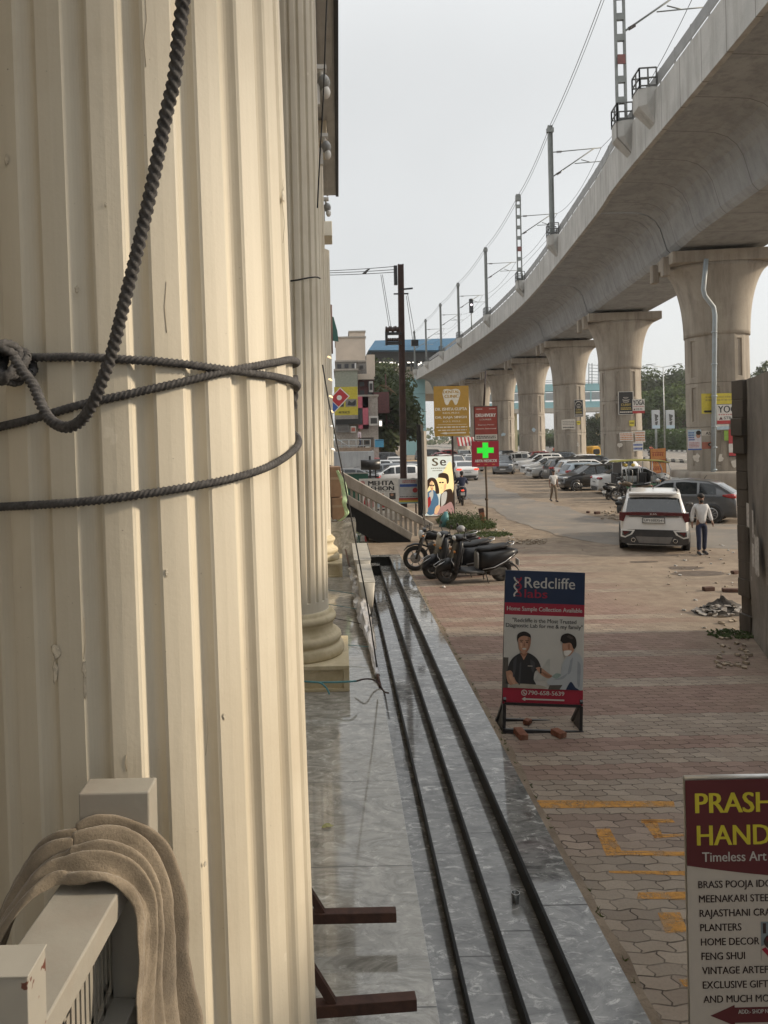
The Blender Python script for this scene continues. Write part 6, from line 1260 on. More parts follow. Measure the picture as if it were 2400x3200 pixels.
def scooter(label, x, y, rz, body=m_bkp, grp='two-wheelers parked by the steps', lean=0.):
    t = thing('scooter', label, 'scooter', (x, y, 0), rz, grp, rx=lean)
    wheel2(t, .64, .235, .10, False); wheel2(t, -.60, .235, .10, False)
    MB().loft([(.34,0,.34,.06,.08),(.48,0,.41,.10,.14),(.62,0,.44,.105,.145),(.76,0,.40,.10,.13),(.87,0,.31,.08,.08),(.91,0,.25,.04,.03)],14,2.2,body).build('front_mudguard', body, t)
    MB().loft([(.24,.48,0,.07,.20),(.38,.49,0,.085,.26),(.55,.47,0,.09,.285),(.72,.42,0,.09,.27),(.88,.38,0,.085,.23),(.97,.36,0,.07,.17)],22,2.6,body,'Z').build('front_apron', body, t)
    MB().loft([(.40,.392,0,.012,.19),(.60,.370,0,.012,.22),(.82,.305,0,.012,.19)],18,4,m_trim,'Z').build('leg_shield', m_gpan, t)
    MB().ell((.35,0,1.01),(.15,.17,.085),16).build('handlebar_cowl', body, t); MB().ell((.47,0,1.01),(.05,.11,.055),12).build('headlamp', m_lamp, t)
    for s_ in (-1, 1):
        MB().tube([(.33,s_*.12,1.02),(.28,s_*.25,1.02),(.22,s_*.36,1.0)],.018,8).build('grip', m_black, t); MB().tube([(.30,s_*.20,1.03),(.33,s_*.27,1.15),(.32,s_*.30,1.20)],.008,6).ell((.31,s_*.31,1.24),(.02,.07,.045),10).build('mirror', m_black, t)
        MB().ell((.515,s_*.17,.74),(.03,.05,.03),8).build('indicator', M('indicator_amber',(.55,.20,.03),.3), t); MB().tube([(-.10,s_*.235,.34),(-.35,s_*.26,.38),(-.62,s_*.235,.50),(-.86,s_*.13,.63)],.010,6).build('side_trim', m_sil, t)
        MB().tube([(.56,s_*.02,.26),(.50,s_*.10,.60)],.022,8).build('fork', m_engine, t)
    MB().loft([(-.14,0,.275,.225,.035),(.14,0,.275,.235,.035),(.44,0,.30,.20,.045)],20,5,m_trim).build('floorboard', m_trim, t)
    MB().loft([(-.04,0,.47,.14,.20),(-.12,0,.48,.225,.25),(-.35,0,.50,.26,.24),(-.58,0,.56,.24,.195),(-.80,0,.63,.17,.12),(-.96,0,.665,.08,.05)],22,2.5,body).build('body', body, t)
    MB().loft([(-.015,0,.50,.12,.185),(-.04,0,.50,.16,.21)],16,3,m_gpan).build('seat_front', m_gpan, t)
    MB().loft([(-.02,0,.715,.07,.03),(-.10,0,.735,.125,.06),(-.30,0,.745,.15,.062),(-.45,0,.785,.155,.055),(-.68,0,.81,.135,.05),(-.80,0,.81,.07,.025)],20,2.6,m_seat).build('seat', m_seat, t)
    MB().tube([(-.70,.12,.80),(-.84,.11,.86),(-.90,0,.875),(-.84,-.11,.86),(-.70,-.12,.80)],.014,8).build('grab_rail', m_sil, t); MB().ell((-.90,0,.675),(.05,.11,.05),12).build('tail_lamp', m_tail, t)
    MB().loft([(-.55,0,.42,.06,.05),(-.78,0,.44,.055,.035),(-.96,0,.30,.05,.02),(-1.0,0,.24,.045,.015)],12,3,m_trim).build('rear_mudguard', m_trim, t); MB().box((-.975,0,.42),(.012,.20,.14)).build('number_plate', m_plate, t)
    MB().cyl((-.38,-.15,.25),(-.92,-.17,.34),.055,.065).build('silencer', m_engine, t); MB().box((-.48,.10,.25),(.40,.10,.16)).cyl((-.25,.0,.26),(-.55,.0,.26),.10).build('engine', m_engine, t, bevel=.02)
    MB().tube([(-.2,.12,.24),(-.26,.17,.005)],.012,6).tube([(-.2,-.12,.24),(-.26,-.17,.005)],.012,6).build('stand', m_engine, t)
    MB().tube([(.56,.12,.60),(.60,.22,.56),(.57,.28,.50),(.55,.24,.44),(.53,.14,.46)],.008,6).tube([(.72,-.1,.52),(.92,-.09,.40),(.93,.09,.40),(.72,.1,.52)],.009,6).build('crash_guard', m_sil, t)
    return t
def motorcycle(label, x, y, rz, body=m_bkp, grp='two-wheelers parked by the steps', lean=0.):
    t = thing('motorcycle', label, 'motorcycle', (x, y, 0), rz, grp, rx=lean); r = .305
    wheel2(t, .66, r, .085); wheel2(t, -.64, r, .10)
    MB().loft([(.36,0,.58,.045,.02),(.52,0,.645,.055,.025),(.68,0,.66,.055,.025),(.86,0,.60,.05,.02),(.95,0,.50,.03,.012)],12,2.4,m_bkp).build('front_mudguard', m_bkp, t)
    MB().tube([(.66,.09,r),(.44,.09,.92)],.03,8).tube([(.66,-.09,r),(.44,-.09,.92)],.03,8).build('fork', m_engine, t)
    MB().loft([(-.06,0,.80,.07,.05),(.02,0,.83,.12,.09),(.20,0,.86,.155,.115),(.36,0,.85,.12,.095),(.43,0,.83,.06,.05)],18,2.3,body).build('fuel_tank', body, t)
    MB().loft([(.02,0,.79,.08,.03),(-.15,0,.79,.125,.045),(-.40,0,.80,.13,.045),(-.70,0,.835,.10,.04),(-.84,0,.84,.04,.02)],16,2.6,m_seat).build('seat', m_seat, t)
    MB().loft([(-.20,0,.66,.10,.08),(-.48,0,.69,.12,.09),(-.78,0,.76,.075,.055),(-.92,0,.79,.03,.02)],14,2.6,body).build('side_panel', body, t)
    MB().box((.02,0,.42),(.36,.24,.24)).cyl((.16,0,.42),(.30,0,.66),.10).build('engine', m_engine, t, bevel=.02); mb = MB()
    for k_ in range(5): q = Vector((.18,0,.47)).lerp(Vector((.28,0,.64)), k_/4); mb.box(q,(.20,.26,.012))
    mb.build('cooling_fins', m_engine, t)
    MB().tube([(.44,0,.90),(.10,0,.72),(-.3,0,.66),(-.62,.0,.74)],.025,8).tube([(.42,0,.80),(.26,0,.34),(-.10,0,.26),(-.34,0,.42),(-.36,0,.66)],.024,8).build('frame', m_engine, t)
    for s_ in (-1, 1):
        MB().bar((-.34,s_*.09,.36),(-.66,s_*.09,r),.035).tube([(-.45,s_*.11,.72),(-.58,s_*.11,.40)],.030,8).build('swingarm', m_engine, t)
        MB().tube([(.42,s_*.08,.97),(.36,s_*.24,1.03),(.26,s_*.38,1.01)],.014,8).tube([(.31,s_*.30,1.03),(.22,s_*.40,1.01)],.020,8).build('handlebar', m_black, t); MB().tube([(.36,s_*.27,1.03),(.38,s_*.34,1.16)],.007,6).ell((.38,s_*.36,1.20),(.018,.065,.045),10).build('mirror', m_black, t)
        MB().ell((.50,s_*.15,.88),(.03,.03,.025),8).build('indicator', M('indicator_amber',(.55,.20,.03),.3), t)
    MB().ell((.52,0,.90),(.075,.095,.10),14).build('headlamp', m_lamp, t); MB().box((.44,0,1.0),(.08,.2,.08)).build('instrument_cluster', m_black, t, bevel=.02)
    MB().tube([(.28,-.08,.62),(.42,-.12,.36),(.10,-.15,.24),(-.30,-.16,.28)],.024,8).cyl((-.28,-.16,.28),(-.88,-.17,.36),.045,.052).build('silencer', m_sil, t)
    MB().loft([(-.55,0,.66,.06,.02),(-.82,0,.66,.06,.02),(-.98,0,.48,.05,.015)],12,3,m_trim).build('rear_mudguard', m_trim, t); MB().ell((-.90,0,.74),(.05,.08,.04),10).build('tail_lamp', m_tail, t); MB().box((-.985,0,.58),(.012,.20,.13)).build('number_plate', m_plate, t)
    MB().tube([(-.60,.12,.86),(-.82,.11,.92),(-.88,0,.93),(-.82,-.11,.92),(-.60,-.12,.86)],.012,8).build('grab_rail', m_sil, t); MB().tube([(-.05,.12,.26),(-.12,.26,.005)],.012,6).build('stand', m_engine, t)
    return t
PI = math.pi
q = gd(1490, 1822); scooter('nearest black scooter with pale inner panel and silver trim, parked on the pavers', q.x - .02, q.y + .10, PI + R(7), lean=R(-4))
q = gd(1460, 1806); scooter('middle dark scooter half hidden between the black scooter and the motorcycle', q.x - .18, q.y + .15, PI + R(14), body=M('scooter_charcoal',(.018,.019,.022),.36,spec=.35,coat=.15), lean=R(-4)); sc2 = [o for o in COL.objects if o.name.startswith('scooter') and o.get('label','').startswith('middle')][0]; MB().loft([(.70,.50,0,.012,.15),(.88,.47,0,.016,.17),(1.04,.41,0,.014,.15)],16,6,m_gpan,'Z').build('front_panel', m_gpan, sc2)
q = gd(1340, 1784); motorcycle('black motorcycle with spoked alloy wheel, nearest to the end of the steps', q.x + .35, q.y + .15, PI + R(4), lean=R(-5))
G5 = 'two-wheelers by the electric rickshaw'
q = gd(1925, 1560); scooter('dark scooter parked at the tail of the electric rickshaw', q.x, q.y, R(35), grp=G5); q = gd(2085, 1556); motorcycle('motorcycle standing before the front of the electric rickshaw', q.x, q.y, R(195), grp=G5)
q = gd(1965, 1566); motorcycle('dusty motorcycle under the side of the electric rickshaw', q.x, q.y - .3, R(160), M('bike_brown',(.12,.085,.05),.5), G5)

# ------------------------------------------------------------------ electric rickshaw, auto rickshaw
q = gd(2020, 1552); t = thing('electric_rickshaw', 'open electric rickshaw with flat yellow green roof and black seats', 'rickshaw', (q.x, q.y + .9, 0), R(4)); m_rick = M('rickshaw_yellow_green',(.36,.33,.07),.5,var=.15,dirt=((.25,.2,.14),.4)); m_rgreen = M('rickshaw_green',(.06,.17,.09),.5)
MB().loft([(-1.35,0,1.80,.52,.03),(-1.2,0,1.83,.56,.045),(0,0,1.86,.57,.05),(1.05,0,1.80,.55,.05),(1.45,0,1.70,.48,.03)],16,4,m_rick).build('roof', m_rick, t)
for s_ in (-1, 1):
    mb = MB()
    for x0, x1 in ((-1.15,-1.15),(-.3,-.25),(.45,.5)): mb.tube([(x0,s_*.5,.55),(x1,s_*.52,1.82)],.02,6)
    mb.tube([(1.35,s_*.45,1.72),(1.52,s_*.44,1.3),(1.45,s_*.40,.75)],.025,6); mb.build('roof_post', m_sil, t); MB().tube([(-.95,s_*.54,.62),(-.95,s_*.56,1.35),(-.75,s_*.56,1.42),(-.6,s_*.56,1.35),(-.6,s_*.54,.62)],.018,6).build('hand_rail', m_chrome, t)
    wheel2(t, -.85, .24, .10, False, s_*.46); MB().box((-.1,s_*.5,.50),(1.9,.04,.28),m_rgreen).build('side_panel', m_rick, t); MB().ell((-.55,s_*.53,1.62),(.11,.02,.09)).ell((-.95,s_*.53,1.62),(.11,.02,.09)).build('ornament', M('gold_ornament',(.5,.36,.06),.4), t)
wheel2(t, 1.35, .24, .10, False); MB().loft([(1.0,0,.75,.42,.35),(1.35,0,.82,.40,.34),(1.62,0,.78,.30,.24),(1.72,0,.74,.15,.12)],16,3,m_white).build('front_cowl', m_white, t); MB().box((0,0,.36),(2.5,.95,.10)).build('chassis', m_trim, t, bevel=.02)
for x, s_ in ((-1.05,1),(-.05,-1),(.6,1)): MB().box((x,0,.62),(.45,.9,.14)).box((x - .2*s_,0,.92),(.10,.9,.55)).build('seat', m_seat, t, bevel=.03)
MB().box((-1.15,0,1.42),(.03,1.0,.62)).build('rear_curtain', m_black, t); MB().tube([(1.15,.3,1.02),(1.2,0,1.05),(1.15,-.3,1.02)],.018,6).build('handlebar', m_black, t)
p = at(1855, 1400, 84); t = thing('auto_rickshaw', 'yellow and green auto rickshaw passing between the second and third piers', 'rickshaw', (p.x, 84, 0), R(-75))
MB().loft([(-1.2,0,1.15,.55,.65),(-1.0,0,1.2,.62,.75),(.2,0,1.22,.62,.76),(.55,0,1.2,.56,.70)],16,4,M('auto_yellow',(.62,.33,.03),.5)).build('canopy', m_rick, t); MB().loft([(-1.25,0,.5,.6,.22),(.3,0,.45,.6,.2),(.9,0,.6,.42,.34),(1.25,0,.55,.22,.22)],16,3,m_rgreen).build('body', m_rgreen, t)
MB().loft([(.50,0,1.35,.45,.3),(.60,0,1.30,.42,.3)],12,4,m_cglass).build('windscreen', m_cglass, t); MB().ell((1.22,0,.72),(.08,.12,.10)).build('headlamp', m_lamp, t); wheel2(t, .95, .22, .10, False); wheel2(t, -.8, .22, .10, False, .5); wheel2(t, -.8, .22, .10, False, -.5)

# ================================================================== people
m_skin3 = M('skin_brown', (.20,.105,.065), .55, var=.1, scale=8); m_hairb = M('black_hair', (.012,.010,.009), .7, var=.3, scale=30)
def skin_mesh(name, V, E, mat, parent, sub=1):
    me = bpy.data.meshes.new(name); me.from_pydata([v[:3] for v in V], E, []); o = bpy.data.objects.new(name, me); COL.objects.link(o)
    o.modifiers.new('skin', 'SKIN')
    if not me.skin_vertices: o.data.skin_vertices.new() if hasattr(o.data.skin_vertices, 'new') else None
    for i, d in enumerate(me.skin_vertices[0].data): d.radius = (V[i][3], V[i][4] if len(V[i]) > 4 else V[i][3]); d.use_root = (i == 0)
    s_ = o.modifiers.new('smooth', 'SUBSURF'); s_.levels = sub; s_.render_levels = sub
    bpy.context.view_layer.update(); dg = bpy.context.evaluated_depsgraph_get(); nm = bpy.data.meshes.new_from_object(o.evaluated_get(dg)); bpy.data.objects.remove(o)
    nm.name = name; nm.materials.clear(); nm.materials.append(mat)
    for p in nm.polygons: p.use_smooth = True
    r_ = bpy.data.objects.new(name, nm); COL.objects.link(r_); r_.parent = parent; return r_
def person(label, loc, rz, h, shirt, trousers, J=None, short=False, shoes=None, grp=None, beard=False):
    t = thing('person', label, 'person', loc, rz, grp); k_ = h / 1.76; t.scale = (k_, k_, k_)
    J0 = {'pel':(0,0,.94),'waist':(0,.0,1.08),'chest':(0,0,1.28),'nb':(0,.012,1.45),'neck':(0,.0,1.525),'jaw':(0,-.02,1.585),'head':(0,-.008,1.665),'top':(0,.004,1.715)}
    for s_, n in ((-1,'l'),(1,'r')): J0.update({'sh'+n:(s_*.165,.01,1.41),'el'+n:(s_*.225,.03,1.15),'wr'+n:(s_*.235,-.03,.91),'hp'+n:(s_*.09,0,.89),'kn'+n:(s_*.10,-.01,.50),'an'+n:(s_*.105,.02,.09),'to'+n:(s_*.12,-.12,.04)})
    J0.update(J or {}); V, E, ix = [], [], {}
    def add(n, r, par=None, p=None, r2=None):
        ix[n] = len(V); V.append(tuple(p or J0[n]) + ((r, r2) if r2 else (r,))); 
        if par: E.append((ix[par], ix[n]))
    add('pel',.115); add('waist',.105,'pel'); add('chest',.12,'waist'); add('nb',.07,'chest'); add('neck',.05,'nb'); add('jaw',.068,'neck'); add('head',.088,'jaw'); add('top',.07,'head')
    hd = Vector(J0['head'])
    add('nose',.014,'jaw',tuple(hd+Vector((0,-.098,-.035))))
    for s_, n in ((-1,'l'),(1,'r')):
        add('ear'+n,.016,'head',tuple(hd+Vector((s_*.088,.005,-.02))))
        add('sh'+n,.055,'chest'); add('el'+n,.042,'sh'+n); add('wr'+n,.028,'el'+n); d = (Vector(J0['wr'+n]) - Vector(J0['el'+n])).normalized(); w_ = Vector(J0['wr'+n]); sx_ = Vector((0,-1,0)) - d * (-d.y); sx_ = sx_.normalized() if sx_.length > .1 else Vector((1,0,0))
        add('palm'+n,.033,'wr'+n,tuple(w_+d*.06)); pm = w_+d*.09
        for i, (o, ln_) in enumerate(((-.030,.060),(-.010,.072),(.010,.068),(.029,.052))): a_ = pm+sx_*(-o); add('f%d'%i+n,.0085,'palm'+n,tuple(a_+d*.01)); add('g%d'%i+n,.007,'f%d'%i+n,tuple(a_+d*ln_*.8+Vector((-s_*.018,0,0))))
        add('th'+n,.010,'palm'+n,tuple(w_+d*.05+sx_*.045)); add('ti'+n,.008,'th'+n,tuple(w_+d*.085+sx_*.058))
        add('hp'+n,.08,'pel'); add('kn'+n,.052,'hp'+n); add('an'+n,.036,'kn'+n); add('to'+n,.032,'an'+n)
    skin_mesh('body', V, E, m_skin3, t)
    def shell(nm, spec, edges, mat): skin_mesh(nm, [tuple(J0[n] if isinstance(n, str) else n) + (r,) for n, r in spec], edges, mat, t)
    wl = lambda a, b2, f: tuple(Vector(J0[a]).lerp(Vector(J0[b2]), f))
    lo = tuple(Vector(J0['pel']) + Vector((0,0,-.10 if not short else -.06)))
    sp = [('chest',.142),('waist',.132),(lo,.142),(tuple(Vector(J0['nb'])+Vector((0,0,-.015))),.082)] ; ed = [(0,1),(1,2),(0,3)]
    for n in 'lr':
        b0 = len(sp); sp += [('sh'+n,.072),('el'+n,.062)]; ed += [(0,b0),(b0,b0+1)]
        if not short: sp.append((wl('el'+n,'wr'+n,.9),.048)); ed.append((b0+1,b0+2))
        else: sp[-1] = (wl('sh'+n,'el'+n,.75),.070)
    shell('shirt', sp, ed, shirt)
    sp = [(tuple(Vector(J0['pel'])+Vector((0,0,.04))),.125),('pel',.128)]; ed = [(0,1)]
    for n in 'lr': b0 = len(sp); sp += [('hp'+n,.096),('kn'+n,.074),(wl('kn'+n,'an'+n,.95),.062)]; ed += [(1,b0),(b0,b0+1),(b0+1,b0+2)]
    shell('trousers', sp, ed, trousers)
    MB().ell(tuple(hd+Vector((0,.018,.035))),(.098,.105,.082),14).ell(tuple(hd+Vector((0,.06,-.02))),(.085,.06,.09),12).build('hair', m_hairb, t)
    for s_ in (-1,1): MB().ell(tuple(hd+Vector((s_*.034,-.082,.0))),(.014,.012,.008),8).build('eye', m_hairb, t)
    MB().ell(tuple(Vector(J0['jaw'])+Vector((0,-.062,-.012))),(.026,.012,.006),8).build('mouth', M('lips',(.16,.06,.05),.5), t)
    if beard: MB().ell(tuple(Vector(J0['jaw'])+Vector((0,-.035,-.035))),(.062,.045,.05),12).build('beard', m_hairb, t)
    for n in 'lr': a_, b2 = Vector(J0['an'+n]), Vector(J0['to'+n]); d = (b2 - a_); MB().tube([a_+Vector((0,.05,-.035)), a_+Vector((0,0,-.03)), a_.lerp(b2,.6)+Vector((0,0,-.01)), b2+Vector((0,-.06,-.004))],[.045,.052,.048,.036],10).build('shoe', shoes or m_trim, t)
    return t
m_shw = M('shirt_white',(.56,.56,.56),.85,var=.08,scale=14,bump=.2); m_tee = M('tee_white',(.58,.57,.55),.85,var=.1); m_jean = M('jeans_navy',(.020,.026,.055),.85,var=.25,scale=12); m_kha = M('trousers_khaki',(.17,.13,.09),.85,var=.2); m_navyj = M('jacket_navy',(.016,.022,.055),.85,var=.2); m_psh = M('shirt_pink',(.52,.42,.44),.85); m_redsh = M('shirt_orange_red',(.48,.11,.07),.85)
q = gd(2194, 1733); person('person in a loose white shirt and navy jeans walking beside the white car', (q.x, q.y, 0), R(-6), 1.60, m_shw, m_jean, {'knl':(-.11,-.10,.51),'anl':(-.13,-.12,.11),'tol':(-.17,-.26,.06),'knr':(.09,.02,.50),'anr':(.10,.10,.10),'tor':(.11,-.03,.04),'ell':(-.23,.05,1.15),'wrl':(-.25,.02,.91),'elr':(.24,.02,1.16),'wrr':(.26,-.10,.95)}, beard=True)
q = gd(1731, 1568); person('person in a white tee shirt and khaki trousers walking at the edge of the street', (q.x, q.y, 0), R(8), 1.56, m_tee, m_kha, {'knl':(-.09,.05,.50),'anl':(-.09,.22,.14),'tol':(-.09,.12,.05),'knr':(.08,-.12,.50),'anr':(.08,-.16,.09),'tor':(.08,-.29,.05)}, short=True)
SIT = {'pel':(0,.10,.86),'waist':(0,.08,1.0),'chest':(0,.03,1.2),'nb':(0,.01,1.37),'neck':(0,-.01,1.44),'jaw':(0,-.03,1.50),'head':(0,-.02,1.58),'top':(0,-.01,1.63)}
for s_, n in ((-1,'l'),(1,'r')): SIT.update({'sh'+n:(s_*.165,.02,1.33),'el'+n:(s_*.26,-.16,1.12),'wr'+n:(s_*.30,-.36,1.05),'hp'+n:(s_*.10,.08,.83),'kn'+n:(s_*.20,-.28,.74),'an'+n:(s_*.17,-.16,.36),'to'+n:(s_*.18,-.28,.33)})
q = gd(1452, 1582); q.y += 1.0; G6 = 'two-wheelers on the move'
t = motorcycle('motorcycle with lit red tail lamp ridden away along the left edge of the street', q.x, q.y, UP - R(4), grp=G6); [o for o in t.children if o.name.startswith('tail_lamp')][0].data.materials[0] = m_tailon
person('person in a navy jacket riding the motorcycle along the street', (q.x, q.y - .35, 0), PI - R(4), 1.70, m_navyj, m_jean, SIT)
for px, D, mt, lb_, lb2 in ((1733,112,m_redsh,'person in an orange shirt riding between the third and fourth piers','motorcycle ridden between the third and fourth piers'),(2037,104,m_redsh,'person in a red shirt riding just right of the second pier','motorcycle ridden just right of the second pier')):
    p = at(px, 1400, D); motorcycle(lb2, p.x, D, -UP + R(10), grp=G6); person(lb_, (p.x, D + .3, 0), R(10), 1.7, mt, m_jean, SIT)
p = at(1124, 1370, 62); person('person in a pink shirt walking on the raised walk at far left', (p.x, 62, p.z - .85), R(60), 1.7, m_psh, m_jean, {'knl':(-.1,-.12,.5),'anl':(-.1,-.18,.1),'tol':(-.1,-.3,.04),'anr':(.1,.2,.12),'tor':(.1,.1,.05)})
# ================================================================== stone balustrade of the far staircase
BD = 22.4; bx = lambda px, py: at(px, py, BD)
t = thing('staircase_balustrade', 'grey stone balustrade sloping down over a black granite stair side behind the two-wheelers', 'balustrade', (1.0, BD, 0)); Tb = Matrix.Translation((-1.0, -BD, 0)); m_bal = concrete('balustrade_stone', (.25,.23,.20,1), (.35,.325,.29,1), (.15,.13,.11,1))
a0, a1, c0, c1 = bx(1030, 1452), bx(1356, 1637), bx(1030, 1497), bx(1350, 1658)
MB().prism([a0, a1, c1, c0], (0,.22,0)).build('top_rail', m_bal, t, bevel=.03, T=Tb)
e0, e1, g0, g1 = bx(1055, 1527), bx(1290, 1668), bx(1055, 1557), bx(1284, 1690); MB().prism([e0, e1, g1, g0], (0,.20,0)).build('bottom_rail', m_bal, t, bevel=.02, T=Tb)
for i in range(18):
    px = 1068 + i * 15.4; f = (px - 1030) / 326; y0 = 1497 + (1658 - 1497) * f - 2; y1 = 1527 + (px - 1055) / 235 * 141 + 3; q0, q1 = bx(px, y0), bx(px, y1)
    if px < 1292 or True: mb = MB().bar(q0 + Vector((0,.1,0)), Vector((q0.x, BD + .1, q1.z)), .075); mb.build('baluster', m_bal, t, T=Tb)
h0, h1, h2, h3, h4 = bx(1060, 1559), bx(1284, 1691), bx(1262, 1735), bx(1243, 1727), bx(1060, 1632)
MB().prism([h0 + Vector((0,-.02,0)), h1 + Vector((0,-.02,0)), h2 + Vector((0,-.02,0)), h3 + Vector((0,-.02,0)), h4 + Vector((0,-.02,0))], (0,.2,0)).build('stair_side', m_riser, t, T=Tb)
mb = MB(); p0, p1 = bx(1060, 1610), bx(1262, 1732)
for i in range(9): q = p0.lerp(p1, i / 8); mb.box((q.x + .1, BD + 1.0, q.z - .1), (.34, 1.6, .2))
mb.build('stair_flight', m_gran, t, T=Tb); q = bx(1345, 1660); MB().box((q.x, BD + .1, q.z/2), (.16, .24, q.z)).build('newel_post', m_bal, t, bevel=.01, T=Tb)
# ------------------------------------------------------------------ pale blocks, boxes, wrapped pole, cords on the sunken floor
m_mblk = M('pale_block', (.52,.49,.43), .5, var=.15, scale=5, bump=.1)
for y0, y1, z1, x0, x1, lb_ in ((15.0,17.2,.22,.36,.70,'nearer of two pale ribbed blocks beside the steps'),(17.3,20.2,.30,.30,.72,'farther of two pale ribbed blocks beside the steps')):
    t = thing('pale_block', lb_, 'block', (.5, y0, FLZ)); mb = MB(); n = 14
    mb.loft([(FLZ + .01 - FLZ, .02, .2, .10, .2), (.55 * (z1 - FLZ), .02, (y1-y0)/2, .15, (y1-y0)/2), (z1 - FLZ, (x0 + x1)/2 - .5, (y1-y0)/2, (x1 - x0)/2, (y1-y0)/2)], 24, 12, axis='Z'); mb.build('block_body', m_mblk, t); mb = MB()
    for i in range(n): mb.box(((x0+x1)/2 - .5, (i + .5) * (y1 - y0) / n, z1 - FLZ + .008), (x1 - x0 - .01, (y1 - y0) / n * .7, .02))
    mb.build('ribbed_top', m_mblk, t)
m_card = M('cardboard', (.24,.15,.095), .85, var=.2, scale=4); m_gpl = M('pale_green_plastic', (.42,.56,.33), .35, var=.2)
for x0,y0,x1,y1,D,lb_ in ((1036,1556,1073,1624,21.3,'lower large brown carton stacked at the column row end'),(1030,1459,1062,1554,21.35,'upper tall brown carton stacked at the column row end')):
    a, b2 = at(x0,y1,D), at(x1,y0,D); t = thing('carton', lb_, 'box', ((a.x+b2.x)/2, D+.4, a.z), R(4)); W, H = b2.x-a.x, b2.z-a.z; MB().box((0,0,H/2),(W,.8,H)).build('carton_body', m_card, t, bevel=.012); MB().box((0,-.404,H*.62),(W*.98,.004,.07)).build('tape', M('packing_tape',(.30,.22,.15),.4), t)
rg = random.Random(6); pts = [at(1054,1470,21.1), at(1068,1500,21.1), at(1079,1545,21.05), at(1076,1575,21.0), at(1084,1605,21.0), at(1062,1628,21.0)]
tag(MB().box((-.35, 21.75, .165), (1.6, 1.3, 1.29), m_floor).build('stair_podium', m_floor), kind='structure'); mb = MB(); sec = []
for i, p in enumerate(spline(pts, 5)):
    f = i / 25; sec.append([p + Vector(((.10 - .03*f) * (u - .5) * 2 * (.4 + .6*math.sin(min(1,f*1.6)*2.6)) + .03*vnoise(u*4, f*6), .10*vnoise(u*5, f*7, 3), .04*vnoise(u*3, f*5, 7))) for u in (0,.2,.4,.6,.8,1)])
mb.add([q for r_ in sec for q in r_], [(i*6+j, i*6+j+1, (i+1)*6+j+1, (i+1)*6+j) for i in range(len(sec)-1) for j in range(5)], None, True); o = mb.build('plastic_sheet', m_gpl); o.modifiers.new('thick','SOLIDIFY').thickness = .006; tag(o, 'pale green crumpled plastic hanging over the brown cartons', 'plastic sheet')
m_silv = M('silver_sheet', (.46,.45,.45), .35, .25, var=.25, scale=9); m_cord = M('teal_cord', (.07,.19,.21), .7); m_cabl = M('black_cable', (.014,.013,.013), .5)
wz = [gd(1094,1776,-.10), gd(1108,1800,-.15), gd(1122,1845,-.2), gd(1130,1890,-.22), gd(1140,1935,-.25), gd(1155,1990,-.28), gd(1168,2060,-.34), gd(1180,2110,-.42)]
t = thing('wrapped_pole', 'pole wrapped in crumpled silver sheeting lying tied along the floor edge', 'pole', wz[3]); Tz = Matrix.Translation(-wz[3]); sp_ = spline(wz, 10); rings = []
for i, p in enumerate(sp_):
    f = i / (len(sp_)-1); r0 = .02 + .13 * math.sin(min(1, f*1.25) * PI) ** .8 * (1 - .45*f) + .02; rings.append([p + Vector((math.cos(2*PI*j/14), 0, math.sin(2*PI*j/14)*.8)) * r0 * (1 + .45*vnoise(j*.9, f*22) + .25*vnoise(j*2.1, f*40, 4)) for j in range(14)])
MB().rings(rings, None, False).build('silver_sheeting', m_silv, t, T=Tz); MB().tube([sp_[0] + Vector((-.1,1.2,.3)), sp_[0], sp_[-1], sp_[-1] + Vector((0.02,-.4,-.05))], .022, 8).build('pole_core', m_rust, t, T=Tz)
def cord(px, z, mat, label, r=.007):
    tag(MB().tube(spline([gd(x, y, zz_ if zz_ is not None else z) if True else 0 for x, y, zz_ in [(p + (None,))[:3] for p in px]], 6), r, 6).build('cord', mat), label, 'cord', 'cords tied to the wrapped pole')
cord([(985,1836),(1030,1844),(1070,1850),(1112,1857)], -.18, m_cord, 'teal cord tied farthest along the silver wrapped pole')
cord([(985,1882),(1030,1889),(1080,1897),(1122,1904)], -.20, m_cord, 'teal cord tied second from the far end of the silver wrapped pole')
cord([(985,1918),(1032,1930),(1090,1941),(1142,1953)], -.24, m_cabl, 'black cord tied across the middle of the silver wrapped pole'); cord([(1000,2006),(1065,2014),(1115,2018),(1166,2023)], -.30, m_cord, 'dark teal cord tied nearest the lower end of the silver wrapped pole')
tag(MB().tube(spline([at(940,2128,10.2), at(985,2132,10.15), at(1040,2132,10.15), at(1092,2130,10.15), at(1112,2128,10.25)], 6), .014, 8).tube(spline([at(965,2130,10.13), at(1000,2134,10.1), at(1020,2150,10.08), at(1030,2170,10.05)], 6), .013, 8).build('teal_rope', M('teal_rope',(.10,.27,.29),.7)), 'teal rope passed round the plinth of the second column with one loose end', 'rope')
tag(MB().tube(spline([at(1108,2130,10.6), gd(1140,2122,-.3), gd(1165,2124,-.38), gd(1185,2138,-.44), gd(1200,2160,-.465), gd(1214,2166,-.30)], 8), .012, 8).build('black_wire_tail', M('maroon_wire',(.05,.025,.022),.6)), 'dark wire tail curling from the teal rope onto the first step', 'wire')
tag(MB().tube(spline([at(1008,1140,11.0), at(1030,1270,10.95), at(1060,1420,10.9), at(1090,1575,10.9), at(1120,1740,10.9), at(1150,1900,10.9), at(1178,2085,10.85)], 6), .0115, 6).build('black_cable', m_cabl), 'long straight black cable slanting down to the foot of the silver wrapped pole', 'cable')
tag(MB().tube(spline([at(1024,-60,10.2), at(1018,80,10.2), at(1012,260,10.25), at(1005,400,10.3), at(997,540,10.4), at(992,650,10.6)], 6), .011, 6).build('black_cable', m_cabl), 'black cable hanging high against the second column below the cornice', 'cable')
